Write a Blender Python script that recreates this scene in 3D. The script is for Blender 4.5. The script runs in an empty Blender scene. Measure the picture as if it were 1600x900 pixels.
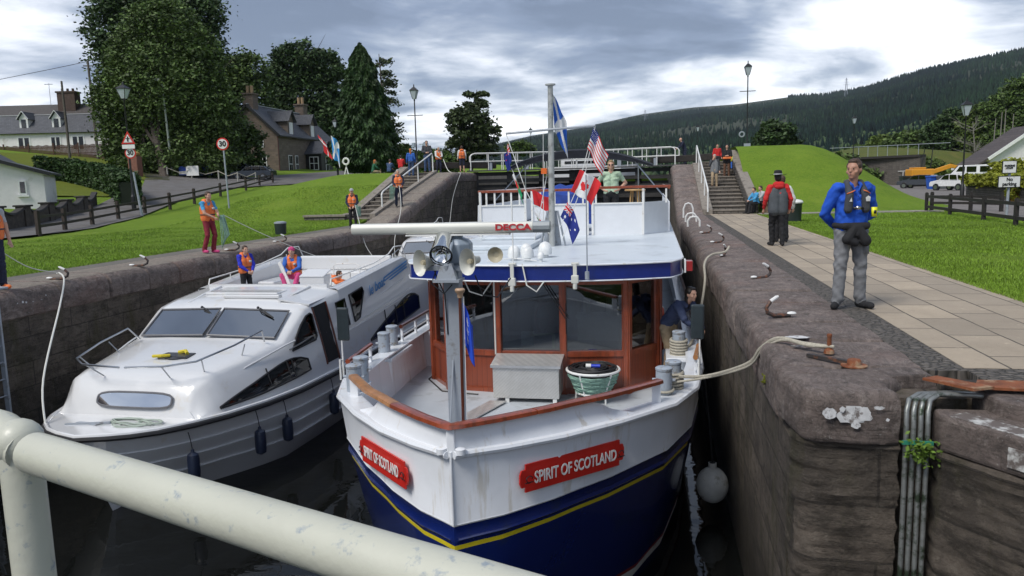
import bpy, bmesh, math, random
import numpy as np
from mathutils import Vector, Matrix, Euler
R = math.radians
random.seed(7); np.random.seed(7)
scn = bpy.context.scene
COL = scn.collection
# ------------------------------------------------------------------ camera
HC, YAW, PIT, ROL, FPX = 1.65, R(10.495), R(7.744), R(-1.5), 1200.0
F0 = Vector((-math.sin(YAW), math.cos(YAW), 0)); R0 = Vector((math.cos(YAW), math.sin(YAW), 0)); U0 = Vector((0, 0, 1))
CF = F0*math.cos(PIT) - U0*math.sin(PIT); CU = U0*math.cos(PIT) + F0*math.sin(PIT)
CR = R0*math.cos(ROL) + CU*math.sin(ROL); CU = CU*math.cos(ROL) - R0*math.sin(ROL)
cam = bpy.data.objects.new('camera', bpy.data.cameras.new('camera')); COL.objects.link(cam)
cam.data.sensor_width = 36; cam.data.lens = FPX/1600*36
cam.data.clip_start = .05; cam.data.clip_end = 20000
m = Matrix((CR, CU, -CF)).transposed().to_4x4(); m.translation = (0, 0, HC); cam.matrix_world = m
scn.camera = cam
scn.view_settings.view_transform = 'Standard'; scn.view_settings.look = 'None'
scn.view_settings.gamma = 1; scn.view_settings.use_curve_mapping = False
scn.view_settings.exposure = 1.5
def ray(px, py): return CF + CR*((px-800)/FPX) - CU*((py-450)/FPX)
# ------------------------------------------------------------------ world: overcast sky over Nishita
SUN_EL, SUN_AZ = 52, 215       # azimuth from +Y clockwise (sun behind and left of the camera)
W = bpy.data.worlds.new('World'); scn.world = W; W.use_nodes = True
nt = W.node_tree; N = nt.nodes; L = nt.links; N.clear()
def nd(t, nt_=None, **k):
    n = (nt_ or nt).nodes.new(t)
    for a, b in k.items(): setattr(n, a, b)
    return n
out = nd('ShaderNodeOutputWorld'); bg = nd('ShaderNodeBackground'); L.new(bg.outputs[0], out.inputs[0])
sky = nd('ShaderNodeTexSky', sky_type='NISHITA', sun_disc=False, sun_elevation=R(SUN_EL), sun_rotation=R(SUN_AZ))
tc = nd('ShaderNodeTexCoord'); sp = nd('ShaderNodeSeparateXYZ'); L.new(tc.outputs['Generated'], sp.inputs[0])
def math_(op, a, b=None, c=None, tree=None, clamp=False):
    t = tree or nt; n = t.nodes.new('ShaderNodeMath'); n.operation = op; n.use_clamp = clamp
    for i, v in enumerate((a, b, c)):
        if v is None: continue
        if isinstance(v, (int, float)): n.inputs[i].default_value = v
        else: t.links.new(v, n.inputs[i])
    return n.outputs[0]
def vmath(op, a, b, tree=None):
    t = tree or nt; n = t.nodes.new('ShaderNodeVectorMath'); n.operation = op
    for i, v in enumerate((a, b)):
        if isinstance(v, (tuple, list, Vector)): n.inputs[i].default_value = tuple(v)
        else: t.links.new(v, n.inputs[i])
    return n
zc = math_('MAXIMUM', math_('ADD', sp.outputs[2], .13), .04)
cb = nd('ShaderNodeCombineXYZ')
L.new(math_('DIVIDE', sp.outputs[0], zc), cb.inputs[0]); L.new(math_('DIVIDE', sp.outputs[1], zc), cb.inputs[1])
def wnoise(scale, detail, rough, dist=0.0, off=(0, 0, 0)):
    a = vmath('ADD', cb.outputs[0], off); n = nd('ShaderNodeTexNoise'); n.inputs['Scale'].default_value = scale
    n.inputs['Detail'].default_value = detail; n.inputs['Roughness'].default_value = rough; n.inputs['Distortion'].default_value = dist
    L.new(a.outputs[0], n.inputs['Vector']); return n.outputs['Fac']
n1 = wnoise(.62, 9, .56, .6, (3.1, .4, 0)); n2 = wnoise(2.1, 9, .58, .4, (9, 5, 2))
def blob(px, py, s):       # brightness lobe fixed on the sky around a world direction
    d = ray(px, py).normalized(); dn = vmath('DOT_PRODUCT', tc.outputs['Generated'], d)
    return math_('POWER', math_('MAXIMUM', dn.outputs['Value'], 0.0), s)
lobes = math_('MULTIPLY', blob(40, 0, 260), .62)
for px, py, s, a in ((1310, 95, 160, .40), (1190, 130, 400, .26), (30, 160, 600, .42), (700, 190, 160, .26), (1420, 15, 600, .42), (1570, 25, 300, .16), (450, 40, 40, -.12), (850, 0, 60, -.20), (60, 78, 900, -.22), (1150, 50, 500, -.14), (560, 190, 200, .12), (950, 150, 120, .16), (300, 60, 60, -.06)):
    lobes = math_('ADD', lobes, math_('MULTIPLY', blob(px, py, s), a))
v = math_('ADD', math_('MULTIPLY', n1, .62), math_('MULTIPLY', n2, .38))
v = math_('ADD', math_('MULTIPLY', math_('SUBTRACT', v, .5), 3.1), .335)
v = math_('ADD', v, lobes)
ramp = nd('ShaderNodeValToRGB'); cr = ramp.color_ramp; L.new(v, ramp.inputs[0])
cr.elements[0].position = .12; cr.elements[0].color = (.115, .145, .205, 1)
cr.elements[1].position = .95; cr.elements[1].color = (.93, .94, .96, 1)
for p, c in ((.30, (.17, .21, .29, 1)), (.46, (.30, .34, .41, 1)), (.62, (.52, .55, .61, 1)), (.78, (.74, .76, .80, 1))):
    e = cr.elements.new(p); e.color = c
# clouds are sunlit matter: their radiance scaled to sit with the Nishita sky at the same background strength
cl = nd('ShaderNodeMixRGB'); cl.blend_type = 'MULTIPLY'; cl.inputs[0].default_value = 1; L.new(ramp.outputs[0], cl.inputs[1]); cl.inputs[2].default_value = (5.6, 5.6, 5.6, 1)
mx = nd('ShaderNodeMixRGB'); mx.inputs[0].default_value = .93; L.new(sky.outputs[0], mx.inputs[1]); L.new(cl.outputs[0], mx.inputs[2])
L.new(mx.outputs[0], bg.inputs[0]); bg.inputs[1].default_value = .105
sun = bpy.data.objects.new('sun', bpy.data.lights.new('sun', 'SUN')); COL.objects.link(sun)
sun.data.energy = 1.0; sun.data.angle = R(22); sun.data.color = (1, .96, .90)
a, e = R(SUN_AZ), R(SUN_EL); sdir = Vector((math.sin(a)*math.cos(e), math.cos(a)*math.cos(e), math.sin(e)))
sun.rotation_euler = sdir.to_track_quat('Z', 'Y').to_euler()

# ------------------------------------------------------------------ materials
MATS = {}
def G_(px, py, zf, d0=12):
    r_ = ray(px, py); o = Vector((0, 0, HC)); d = d0
    while d < 3000:
        p = o+r_*d
        if p.z <= zf(p.x, p.y): return p
        d += .1+d*.001
    return o+r_*d0
def lin(r, g, b):
    f = lambda c: (c/255/12.92) if c/255 <= .04045 else ((c/255+.055)/1.055)**2.4
    return (f(r), f(g), f(b))
def M(name, col, rough=.6, metal=0.0, var=.12, scale=6.0, bump=0.0, bscale=60.0, dirt=None, coat=0.0, dist=.01, island=0.0, streak=None):
    """Principled with noise-varied colour; dirt=(colour, coverage 0..1, scale) ; streak = z squash for vertical streaks"""
    if name in MATS: return MATS[name]
    m = bpy.data.materials.new(name); m.use_nodes = True; t = m.node_tree; n = t.nodes; l = t.links
    b = n['Principled BSDF']; b.inputs['Roughness'].default_value = rough; b.inputs['Metallic'].default_value = metal
    if coat: b.inputs['Coat Weight'].default_value = coat; b.inputs['Coat Roughness'].default_value = .08
    co = n.new('ShaderNodeTexCoord'); vec = co.outputs['Object']
    ns = n.new('ShaderNodeTexNoise'); ns.inputs['Scale'].default_value = scale; ns.inputs['Detail'].default_value = 6; ns.inputs['Roughness'].default_value = .6
    l.new(vec, ns.inputs['Vector'])
    mr = n.new('ShaderNodeMapRange'); mr.inputs[1].default_value = .3; mr.inputs[2].default_value = .7; mr.inputs[3].default_value = 1-var; mr.inputs[4].default_value = 1+var
    l.new(ns.outputs['Fac'], mr.inputs[0]); fac = mr.outputs[0]
    if island:
        g = n.new('ShaderNodeNewGeometry'); r2 = n.new('ShaderNodeMapRange'); r2.inputs[3].default_value = 1-island; r2.inputs[4].default_value = 1+island
        l.new(g.outputs['Random Per Island'], r2.inputs[0]); fac = math_('MULTIPLY', fac, r2.outputs[0], tree=t)
    mul = n.new('ShaderNodeVectorMath'); mul.operation = 'SCALE'; mul.inputs[0].default_value = col[:3]; l.new(fac, mul.inputs['Scale'])
    cur = mul.outputs[0]
    if dirt:
        dc, cov, ds = dirt
        n2 = n.new('ShaderNodeTexNoise'); n2.inputs['Scale'].default_value = ds; n2.inputs['Detail'].default_value = 8; n2.inputs['Roughness'].default_value = .65
        if streak:
            mp = n.new('ShaderNodeMapping'); mp.inputs['Scale'].default_value = streak; l.new(vec, mp.inputs['Vector']); l.new(mp.outputs[0], n2.inputs['Vector'])
        else: l.new(vec, n2.inputs['Vector'])
        mr2 = n.new('ShaderNodeMapRange'); mr2.inputs[1].default_value = .62-cov*.3; mr2.inputs[2].default_value = .70-cov*.22
        l.new(n2.outputs['Fac'], mr2.inputs[0])
        mix = n.new('ShaderNodeMixRGB'); l.new(mr2.outputs[0], mix.inputs[0]); l.new(cur, mix.inputs[1]); mix.inputs[2].default_value = (*dc, 1)
        cur = mix.outputs[0]
    l.new(cur, b.inputs['Base Color'])
    if bump:
        nb = n.new('ShaderNodeTexNoise'); nb.inputs['Scale'].default_value = bscale; nb.inputs['Detail'].default_value = 5; l.new(vec, nb.inputs['Vector'])
        bp = n.new('ShaderNodeBump'); bp.inputs['Strength'].default_value = bump; bp.inputs['Distance'].default_value = dist
        l.new(nb.outputs['Fac'], bp.inputs['Height']); l.new(bp.outputs[0], b.inputs['Normal'])
    MATS[name] = m; return m
def glass(name, tint=(.6, .7, .72), dark=.55, refl=.03):
    """window pane: part see-through, part mirror by angle"""
    m = bpy.data.materials.new(name); m.use_nodes = True; t = m.node_tree; n = t.nodes; l = t.links; n.clear()
    o = n.new('ShaderNodeOutputMaterial'); tr = n.new('ShaderNodeBsdfTransparent'); tr.inputs[0].default_value = (*[c*dark for c in tint], 1)
    gl = n.new('ShaderNodeBsdfGlossy'); gl.inputs['Roughness'].default_value = .02
    fr = n.new('ShaderNodeFresnel'); fr.inputs[0].default_value = 1.7
    mx = n.new('ShaderNodeMixShader'); l.new(math_('ADD', fr.outputs[0], refl, tree=t, clamp=True), mx.inputs[0]); l.new(tr.outputs[0], mx.inputs[1]); l.new(gl.outputs[0], mx.inputs[2]); l.new(mx.outputs[0], o.inputs[0])
    return m

def tree_nodes(name):
    m = bpy.data.materials.new(name); m.use_nodes = True; t = m.node_tree; return m, t, t.nodes['Principled BSDF']
def tn(t, kind, **inp):
    n = t.nodes.new(kind)
    for k, v in inp.items():
        k = k.replace('_', ' ')
        if hasattr(v, 'is_linked') or isinstance(v, bpy.types.NodeSocket): t.links.new(v, n.inputs[k])
        else: n.inputs[k].default_value = v
    return n
def noise(t, vec, scale, detail=6, rough=.6, dist=0.0):
    n = tn(t, 'ShaderNodeTexNoise', Vector=vec, Scale=scale, Detail=detail, Roughness=rough, Distortion=dist); return n.outputs['Fac']
def mrange(t, v, a, b, c=0.0, d=1.0):
    n = t.nodes.new('ShaderNodeMapRange'); t.links.new(v, n.inputs[0])
    for i, x in enumerate((a, b, c, d)): n.inputs[i+1].default_value = x
    return n.outputs[0]
def mixc(t, f, a, b, bt='MIX'):
    n = t.nodes.new('ShaderNodeMixRGB'); n.blend_type = bt
    for i, v in enumerate((f, a, b)):
        if isinstance(v, (int, float)): n.inputs[i].default_value = v
        elif isinstance(v, tuple): n.inputs[i].default_value = (*v[:3], 1)
        else: t.links.new(v, n.inputs[i])
    return n.outputs[0]
def bumpn(t, h, strength=.5, dist=.02, prev=None):
    n = t.nodes.new('ShaderNodeBump'); n.inputs['Strength'].default_value = strength; n.inputs['Distance'].default_value = dist
    t.links.new(h, n.inputs['Height'])
    if prev is not None: t.links.new(prev, n.inputs['Normal'])
    return n.outputs[0]
def objcoord(t): return t.nodes.new('ShaderNodeTexCoord').outputs['Object']
def swiz(t, vec, order, sc=(1, 1, 1)):
    s = t.nodes.new('ShaderNodeSeparateXYZ'); t.links.new(vec, s.inputs[0]); c = t.nodes.new('ShaderNodeCombineXYZ')
    for i, o in enumerate(order): t.links.new(math_('MULTIPLY', s.outputs[o], sc[i], tree=t), c.inputs[i])
    return c.outputs[0]
def sepz(t, vec, i=2):
    s = t.nodes.new('ShaderNodeSeparateXYZ'); t.links.new(vec, s.inputs[0]); return s.outputs[i]

# stone lock wall: coursed blocks, horizontal tooling, dark wet algae lower down, pale lichen
def wallmat(name, order, c1=(.215, .175, .138), c2=(.090, .073, .058), wet=-1.5):
    m, t, b = tree_nodes(name); v = objcoord(t); uv = swiz(t, v, order)
    br = tn(t, 'ShaderNodeTexBrick', Vector=uv, Scale=1.0, Mortar_Size=.012, Mortar_Smooth=.3, Brick_Width=1.05, Row_Height=.46)
    br.inputs['Color1'].default_value = (1, 1, 1, 1); br.inputs['Color2'].default_value = (.45, .45, .45, 1); br.inputs['Mortar'].default_value = (.1, .1, .1, 1); br.offset = .43
    base = mixc(t, mrange(t, noise(t, v, 1.9, 10, .75), .36, .62), c2, c1)
    base = mixc(t, .75, base, br.outputs['Color'], 'MULTIPLY')
    lich = mrange(t, noise(t, v, 3.1, 10, .8), .55, .62); base = mixc(t, math_('MULTIPLY', lich, .6, tree=t), base, (.21, .18, .145))
    blk = mrange(t, noise(t, swiz(t, v, (0, 1, 2), (1.6, 1.6, 5)), 1.3, 10, .8), .50, .60); base = mixc(t, math_('MULTIPLY', blk, .75, tree=t), base, (.030, .024, .017))
    moss = mrange(t, noise(t, swiz(t, v, (0, 1, 2), (1.2, 1.2, .35)), 1.6, 8, .7), .50, .62)
    base = mixc(t, math_('MULTIPLY', moss, .6, tree=t), base, (.060, .055, .018))
    zz = sepz(t, v); wn = math_('ADD', zz, math_('MULTIPLY', noise(t, v, 1.1, 6, .6), .9, tree=t), tree=t)
    wetf = mrange(t, wn, wet+.25, wet-.9)      # algae-black weed belt left by the water, a real stain
    base = mixc(t, math_('MULTIPLY', wetf, .72, tree=t), base, (.010, .0095, .007))
    t.links.new(base, b.inputs['Base Color'])
    t.links.new(mrange(t, wn, wet, wet-1.2, .85, .42), b.inputs['Roughness'])
    stri = tn(t, 'ShaderNodeTexNoise', Vector=swiz(t, v, (0, 1, 2), (1.5, 1.5, 26)), Scale=1.0, Detail=6, Roughness=.7).outputs['Fac']
    h = bumpn(t, br.outputs['Fac'], 1.0, -.05); h = bumpn(t, stri, 1.0, .05, h); h = bumpn(t, noise(t, v, 6, 10, .75), 1.0, .09, h)
    t.links.new(h, b.inputs['Normal']); return m
def copemat(name, top=None):
    m, t, b = tree_nodes(name); v = objcoord(t)
    base = mixc(t, mrange(t, noise(t, v, 1.3, 9, .75), .32, .68), (.105, .082, .072), (.27, .215, .19))
    base = mixc(t, math_('MULTIPLY', mrange(t, noise(t, v, 4.5, 9, .7), .52, .62), .6, tree=t), base, (.065, .050, .043))
    zz = sepz(t, v)
    pk = mrange(t, noise(t, v, .55, 5, .6), .52, .62); base = mixc(t, math_('MULTIPLY', pk, .45, tree=t), base, (.22, .135, .11)); base = mixc(t, math_('MULTIPLY', mrange(t, noise(t, v, 7, 10, .8), .53, .60), .55, tree=t), base, (.33, .28, .25)); base = mixc(t, math_('MULTIPLY', mrange(t, noise(t, swiz(t, v, (0, 1, 2), (1, 1, 3)), 3.3, 10, .8), .56, .62), .6, tree=t), base, (.040, .033, .030))
    if top:      # foot-worn pale upper face
        g = t.nodes.new('ShaderNodeNewGeometry'); up = mrange(t, math_('ADD', sepz(t, g.outputs['True Normal']), math_('MULTIPLY', noise(t, v, 2.5, 5), .12, tree=t), tree=t), .96, 1.03)
        base = mixc(t, math_('MULTIPLY', up, .75, tree=t), base, top)
    crk = mrange(t, noise(t, swiz(t, v, (0, 1, 2), (2.2, .8, 2)), 2.6, 10, .8, .8), .46, .50); crk2 = mrange(t, noise(t, swiz(t, v, (0, 1, 2), (2.2, .8, 2)), 2.6, 10, .8, .8), .54, .50)
    base = mixc(t, math_('MULTIPLY', math_('MULTIPLY', crk, crk2, tree=t), .5, tree=t), base, (.030, .025, .022))
    spots = mrange(t, noise(t, v, 17, 5, .85), .63, .67); base = mixc(t, math_('MULTIPLY', spots, .7, tree=t), base, (.42, .40, .37))
    t.links.new(base, b.inputs['Base Color']); b.inputs['Roughness'].default_value = .82
    stri = tn(t, 'ShaderNodeTexNoise', Vector=swiz(t, v, (0, 1, 2), (1.3, 5, 22)), Scale=1.2, Detail=8, Roughness=.7).outputs['Fac']
    h = bumpn(t, stri, .9, .035); h = bumpn(t, noise(t, v, 9, 10, .8), .9, .04, h); h = bumpn(t, noise(t, v, 2.2, 4, .6), .7, .08, h); t.links.new(h, b.inputs['Normal']); return m
def grassmat(name, a=(.135, .235, .020), c=(.080, .165, .012), y=(.20, .27, .035)):
    m, t, b = tree_nodes(name); v = objcoord(t)
    f = noise(t, v, .55, 8, .7); f2 = noise(t, swiz(t, v, (0, 1, 2), (1, 1, 1)), 9, 8, .8)
    base = mixc(t, mrange(t, f, .36, .64), c, a); base = mixc(t, math_('MULTIPLY', mrange(t, noise(t, v, .22, 6, .7), .52, .66), .6, tree=t), base, y); base = mixc(t, math_('MULTIPLY', mrange(t, noise(t, v, 1.7, 7, .75), .58, .68), .45, tree=t), base, tuple(q*.55 for q in c)); base = mixc(t, mrange(t, f2, .35, .75), base, y)
    base = mixc(t, math_('MULTIPLY', mrange(t, noise(t, v, 28, 3, .8), .5, .7), .45, tree=t), base, (.040, .095, .008))
    t.links.new(base, b.inputs['Base Color']); b.inputs['Roughness'].default_value = .95; b.inputs['Specular IOR Level'].default_value = .15
    h = bumpn(t, noise(t, v, 30, 8, .8), .9, .06); h = bumpn(t, noise(t, v, 3, 5, .6), .5, .10, h); t.links.new(h, b.inputs['Normal']); return m
def pavemat(name, bw=.98, rh=.50, order=(1, 0, 2), c1=(.45, .37, .275), c2=(.29, .245, .19), mortar=(.05, .045, .038)):
    m, t, b = tree_nodes(name); v = objcoord(t); uv = swiz(t, v, order)
    wob = mixc(t, .035 if bw > .5 else .012, uv, tn(t, 'ShaderNodeTexNoise', Vector=uv, Scale=1.5).outputs['Color'], 'ADD')
    br = tn(t, 'ShaderNodeTexBrick', Vector=wob, Scale=1.0, Mortar_Size=.012 if bw > .5 else .02, Mortar_Smooth=.4, Brick_Width=bw, Row_Height=rh, Bias=-.1)
    br.inputs['Color1'].default_value = (*c1, 1); br.inputs['Color2'].default_value = (*c2, 1); br.inputs['Mortar'].default_value = (*mortar, 1); br.offset = .37
    base = mixc(t, mrange(t, noise(t, v, .8, 9, .75), .3, .7, 0, .65), br.outputs['Color'], tuple(x*.52 for x in c1))
    base = mixc(t, mrange(t, noise(t, v, 5, 7, .8), .60, .68, 0, .5), base, tuple(min(x*1.45, 1) for x in c1))
    base = mixc(t, mrange(t, noise(t, v, 22, 6, .8), .55, .75, 0, .4), base, (.07, .062, .05))
    t.links.new(base, b.inputs['Base Color']); b.inputs['Roughness'].default_value = .85
    h = bumpn(t, br.outputs['Fac'], .8, -.02); h = bumpn(t, noise(t, v, 25, 8, .7), .35, .01, h); t.links.new(h, b.inputs['Normal']); return m
def setmat():
    m, t, b = tree_nodes('cobble_setts'); v = objcoord(t)
    vo = tn(t, 'ShaderNodeTexVoronoi', Vector=swiz(t, v, (0, 1, 2), (11, 19, 1)), Scale=1.0); vo.feature = 'DISTANCE_TO_EDGE'
    vc = tn(t, 'ShaderNodeTexVoronoi', Vector=swiz(t, v, (0, 1, 2), (11, 19, 1)), Scale=1.0)
    base = mixc(t, noise(t, vc.outputs['Color'], 6, 2), (.16, .14, .12), (.09, .08, .07)); base = mixc(t, mrange(t, vo.outputs['Distance'], .0, .09), (.022, .020, .015), base)
    t.links.new(base, b.inputs['Base Color']); b.inputs['Roughness'].default_value = .85
    t.links.new(bumpn(t, mrange(t, vo.outputs['Distance'], 0, .2), .9, .03), b.inputs['Normal']); return m
WALLX = wallmat('lock_stone_long', (1, 2, 0)); WALLY = wallmat('lock_stone_cross', (0, 2, 1))
COPE = copemat('coping_sandstone'); COPEL = copemat('worn_coping_sandstone', (.27, .235, .19)); GRASS = grassmat('lawn_grass'); GRASSY = grassmat('dry_lawn', (.12, .155, .018), (.085, .12, .014), (.17, .18, .03))
PAVE = pavemat('flagstones'); SETT = setmat()
RUBBLE = pavemat('rubble_stone', .32, .13, (1, 2, 0), (.17, .15, .13), (.085, .075, .065), (.025, .022, .02))
RUBBLEX = pavemat('rubble_stone_cross', .32, .13, (0, 2, 1), (.17, .15, .13), (.085, .075, .065), (.025, .022, .02))
ASPH = M('asphalt', (.125, .118, .115), .9, var=.2, scale=2, bump=.3, bscale=80, dirt=((.10, .09, .08), .4, .7))
HULLW = M('white_hull_paint', (.74, .76, .79), .28, var=.03, scale=2, coat=.3, bump=.35, bscale=1.6, dist=.05, dirt=((.60, .58, .54), .12, 2.6), streak=(2.6, 2.6, .3))
DECKG = M('pale_grey_deck_paint', (.43, .46, .49), .5, var=.05, scale=3, bump=.15, bscale=200, dirt=((.32, .34, .35), .25, 2.5))
ROOFW = M('white_roof_paint', (.60, .65, .69), .38, var=.05, scale=1.5, dirt=((.48, .52, .54), .3, 1.4))
BLUE = M('navy_paint', (.006, .016, .11), .22, var=.1, scale=1, coat=.5, bump=.4, bscale=1.5, dist=.05, dirt=((.012, .022, .08), .2, 2.0))
YEL = M('yellow_paint', (.62, .50, .02), .35); RED = M('signal_red', (.55, .022, .015), .35, var=.05); REDB = M('red_boot_topping', (.22, .02, .015), .6)
VARN = M('varnished_mahogany', (.25, .052, .020), .28, var=.28, scale=5, coat=.5, dirt=((.17, .04, .016), .4, 3), streak=(6, 6, .5))
VARNL = M('weathered_mahogany', (.36, .16, .055), .4, var=.25, scale=9, coat=.3)
VARND = M('dark_mahogany', (.09, .022, .010), .3, var=.2, coat=.4)
STEEL = M('brushed_steel', (.42, .43, .44), .28, 1.0, var=.1); CHROME = M('polished_chrome', (.72, .73, .74), .1, 1.0, var=.03)
GREYP = M('grey_metal_paint', (.30, .33, .37), .4, var=.08, dirt=((.22, .22, .22), .2, 6)); WPAINT = M('white_metal_paint', (.72, .72, .70), .45, var=.05, dirt=((.45, .40, .33), .12, 9))
BLACK = M('black_paint', (.012, .012, .013), .45, var=.2); DARKG = M('interior_shade_black', (.012, .012, .013), .8); RUBBER = M('black_rubber', (.016, .016, .018), .6)
PLASW = M('ivory_plastic', (.60, .60, .55), .4, var=.03); ROPE = M('pale_rope', (.40, .37, .30), .9, var=.25, scale=40, bump=.8, bscale=90); ROPEG = M('sea_green_rope', (.20, .33, .27), .85, var=.3, scale=30, bump=.6, bscale=70)
ROPEW = M('white_rope', (.60, .60, .56), .9, var=.15, scale=60)
GLASS = glass('window_glass', (.8, .88, .88), .6, .13); GLASSD = glass('tinted_glass', (.5, .55, .6), .16); GEL = M('white_gelcoat', (.65, .655, .66), .18, var=.025, scale=1.5, coat=.6, dirt=((.62, .60, .56), .10, 2.2))
DOMEP = M('radome_plastic', (.66, .66, .60), .35, var=.06, scale=3)
TIMB = M('dark_wet_timber', (.030, .028, .026), .7, var=.4, scale=3, bump=.5, bscale=20); FENCEB = M('black_stained_timber', (.020, .017, .015), .8, var=.4, scale=6, bump=.4, bscale=40)
SLATE = M('roof_slate', (.075, .078, .088), .55, var=.3, scale=4)
def brickroof(name, c1, c2, bw=.28, rh=.2, order=(0, 2, 1)):
    m, t, b = tree_nodes(name); v = objcoord(t); br = tn(t, 'ShaderNodeTexBrick', Vector=swiz(t, v, order), Scale=1.0, Mortar_Size=.012, Brick_Width=bw, Row_Height=rh)
    br.inputs['Color1'].default_value = (*c1, 1); br.inputs['Color2'].default_value = (*c2, 1); br.inputs['Mortar'].default_value = tuple(x*.3 for x in c2)+(1,)
    base = mixc(t, mrange(t, noise(t, v, 2, 6), .35, .7), br.outputs['Color'], tuple(x*.65 for x in c1)); t.links.new(base, b.inputs['Base Color']); b.inputs['Roughness'].default_value = .6
    t.links.new(bumpn(t, br.outputs['Fac'], .8, -.02), b.inputs['Normal']); return m
SLATEX = brickroof('slates', (.10, .105, .12), (.055, .058, .068)); SLATEY = brickroof('slates_cross', (.10, .105, .12), (.055, .058, .068), order=(1, 2, 0))
TILE = brickroof('brown_pantiles', (.095, .075, .068), (.06, .048, .045), 4, .32, (0, 2, 1)); TILEY = brickroof('brown_pantiles_cross', (.095, .075, .068), (.06, .048, .045), 4, .32, (1, 2, 0))
HOUSE = pavemat('sandstone_ashlar', .6, .3, (0, 2, 1), (.19, .145, .115), (.12, .095, .08), (.10, .085, .07)); HOUSEY = pavemat('sandstone_ashlar_cross', .6, .3, (1, 2, 0), (.22, .175, .14), (.14, .11, .09), (.10, .085, .07))
RENDER = M('white_render', (.74, .71, .72), .9, var=.06, scale=3, bump=.3, bscale=60, dirt=((.58, .55, .52), .15, .9)); TIMW = M('white_window_paint', (.75, .75, .74), .5)
ALU = None
def chequer():
    m, t, b = tree_nodes('chequer_plate'); v = objcoord(t)
    rot = t.nodes.new('ShaderNodeMapping'); rot.inputs['Rotation'].default_value = (R(0), R(45), R(45)); t.links.new(v, rot.inputs[0])
    ck = tn(t, 'ShaderNodeTexChecker', Vector=rot.outputs[0], Scale=55.0)
    wv = tn(t, 'ShaderNodeTexNoise', Vector=v, Scale=5.0, Detail=4.0)
    base = mixc(t, wv.outputs['Fac'], (.52, .51, .48), (.75, .74, .72)); base = mixc(t, math_('MULTIPLY', ck.outputs['Fac'], .35, tree=t), base, (.25, .25, .25))
    t.links.new(base, b.inputs['Base Color']); b.inputs['Metallic'].default_value = .55; b.inputs['Roughness'].default_value = .38
    t.links.new(bumpn(t, ck.outputs['Fac'], .5, .004), b.inputs['Normal']); return m
CHEQ = chequer()
def leafmat(name, col, var=.35):
    m, t, b = tree_nodes(name); v = objcoord(t); g = t.nodes.new('ShaderNodeNewGeometry')
    n_ = noise(t, v, .45, 4, .6); r = mrange(t, g.outputs['Random Per Island'], 0, 1, 1-var, 1+var); r2 = mrange(t, n_, .3, .7, .7, 1.35)
    s = t.nodes.new('ShaderNodeVectorMath'); s.operation = 'SCALE'; s.inputs[0].default_value = col; t.links.new(math_('MULTIPLY', r, r2, tree=t), s.inputs['Scale'])
    t.links.new(s.outputs[0], b.inputs['Base Color']); b.inputs['Roughness'].default_value = .6; b.inputs['Specular IOR Level'].default_value = .3
    return m
LEAFD = leafmat('dark_broad_leaves', (.036, .066, .019), .5); LEAFM = leafmat('mid_broad_leaves', (.068, .108, .026), .55); LEAFL = leafmat('light_broad_leaves', (.085, .125, .025))
LEAFC = leafmat('conifer_needles', (.028, .058, .016), .5); LEAFY = leafmat('yellow_green_hedge', (.20, .22, .02)); LEAFH = leafmat('box_hedge_leaves', (.030, .062, .014)); LEAFO = leafmat('olive_sparse_leaves', (.040, .058, .020))
BARK = M('bark', (.075, .06, .048), .9, var=.3, scale=8, bump=.5, bscale=20); DEADW = M('bleached_branches', (.16, .15, .13), .9)

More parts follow.
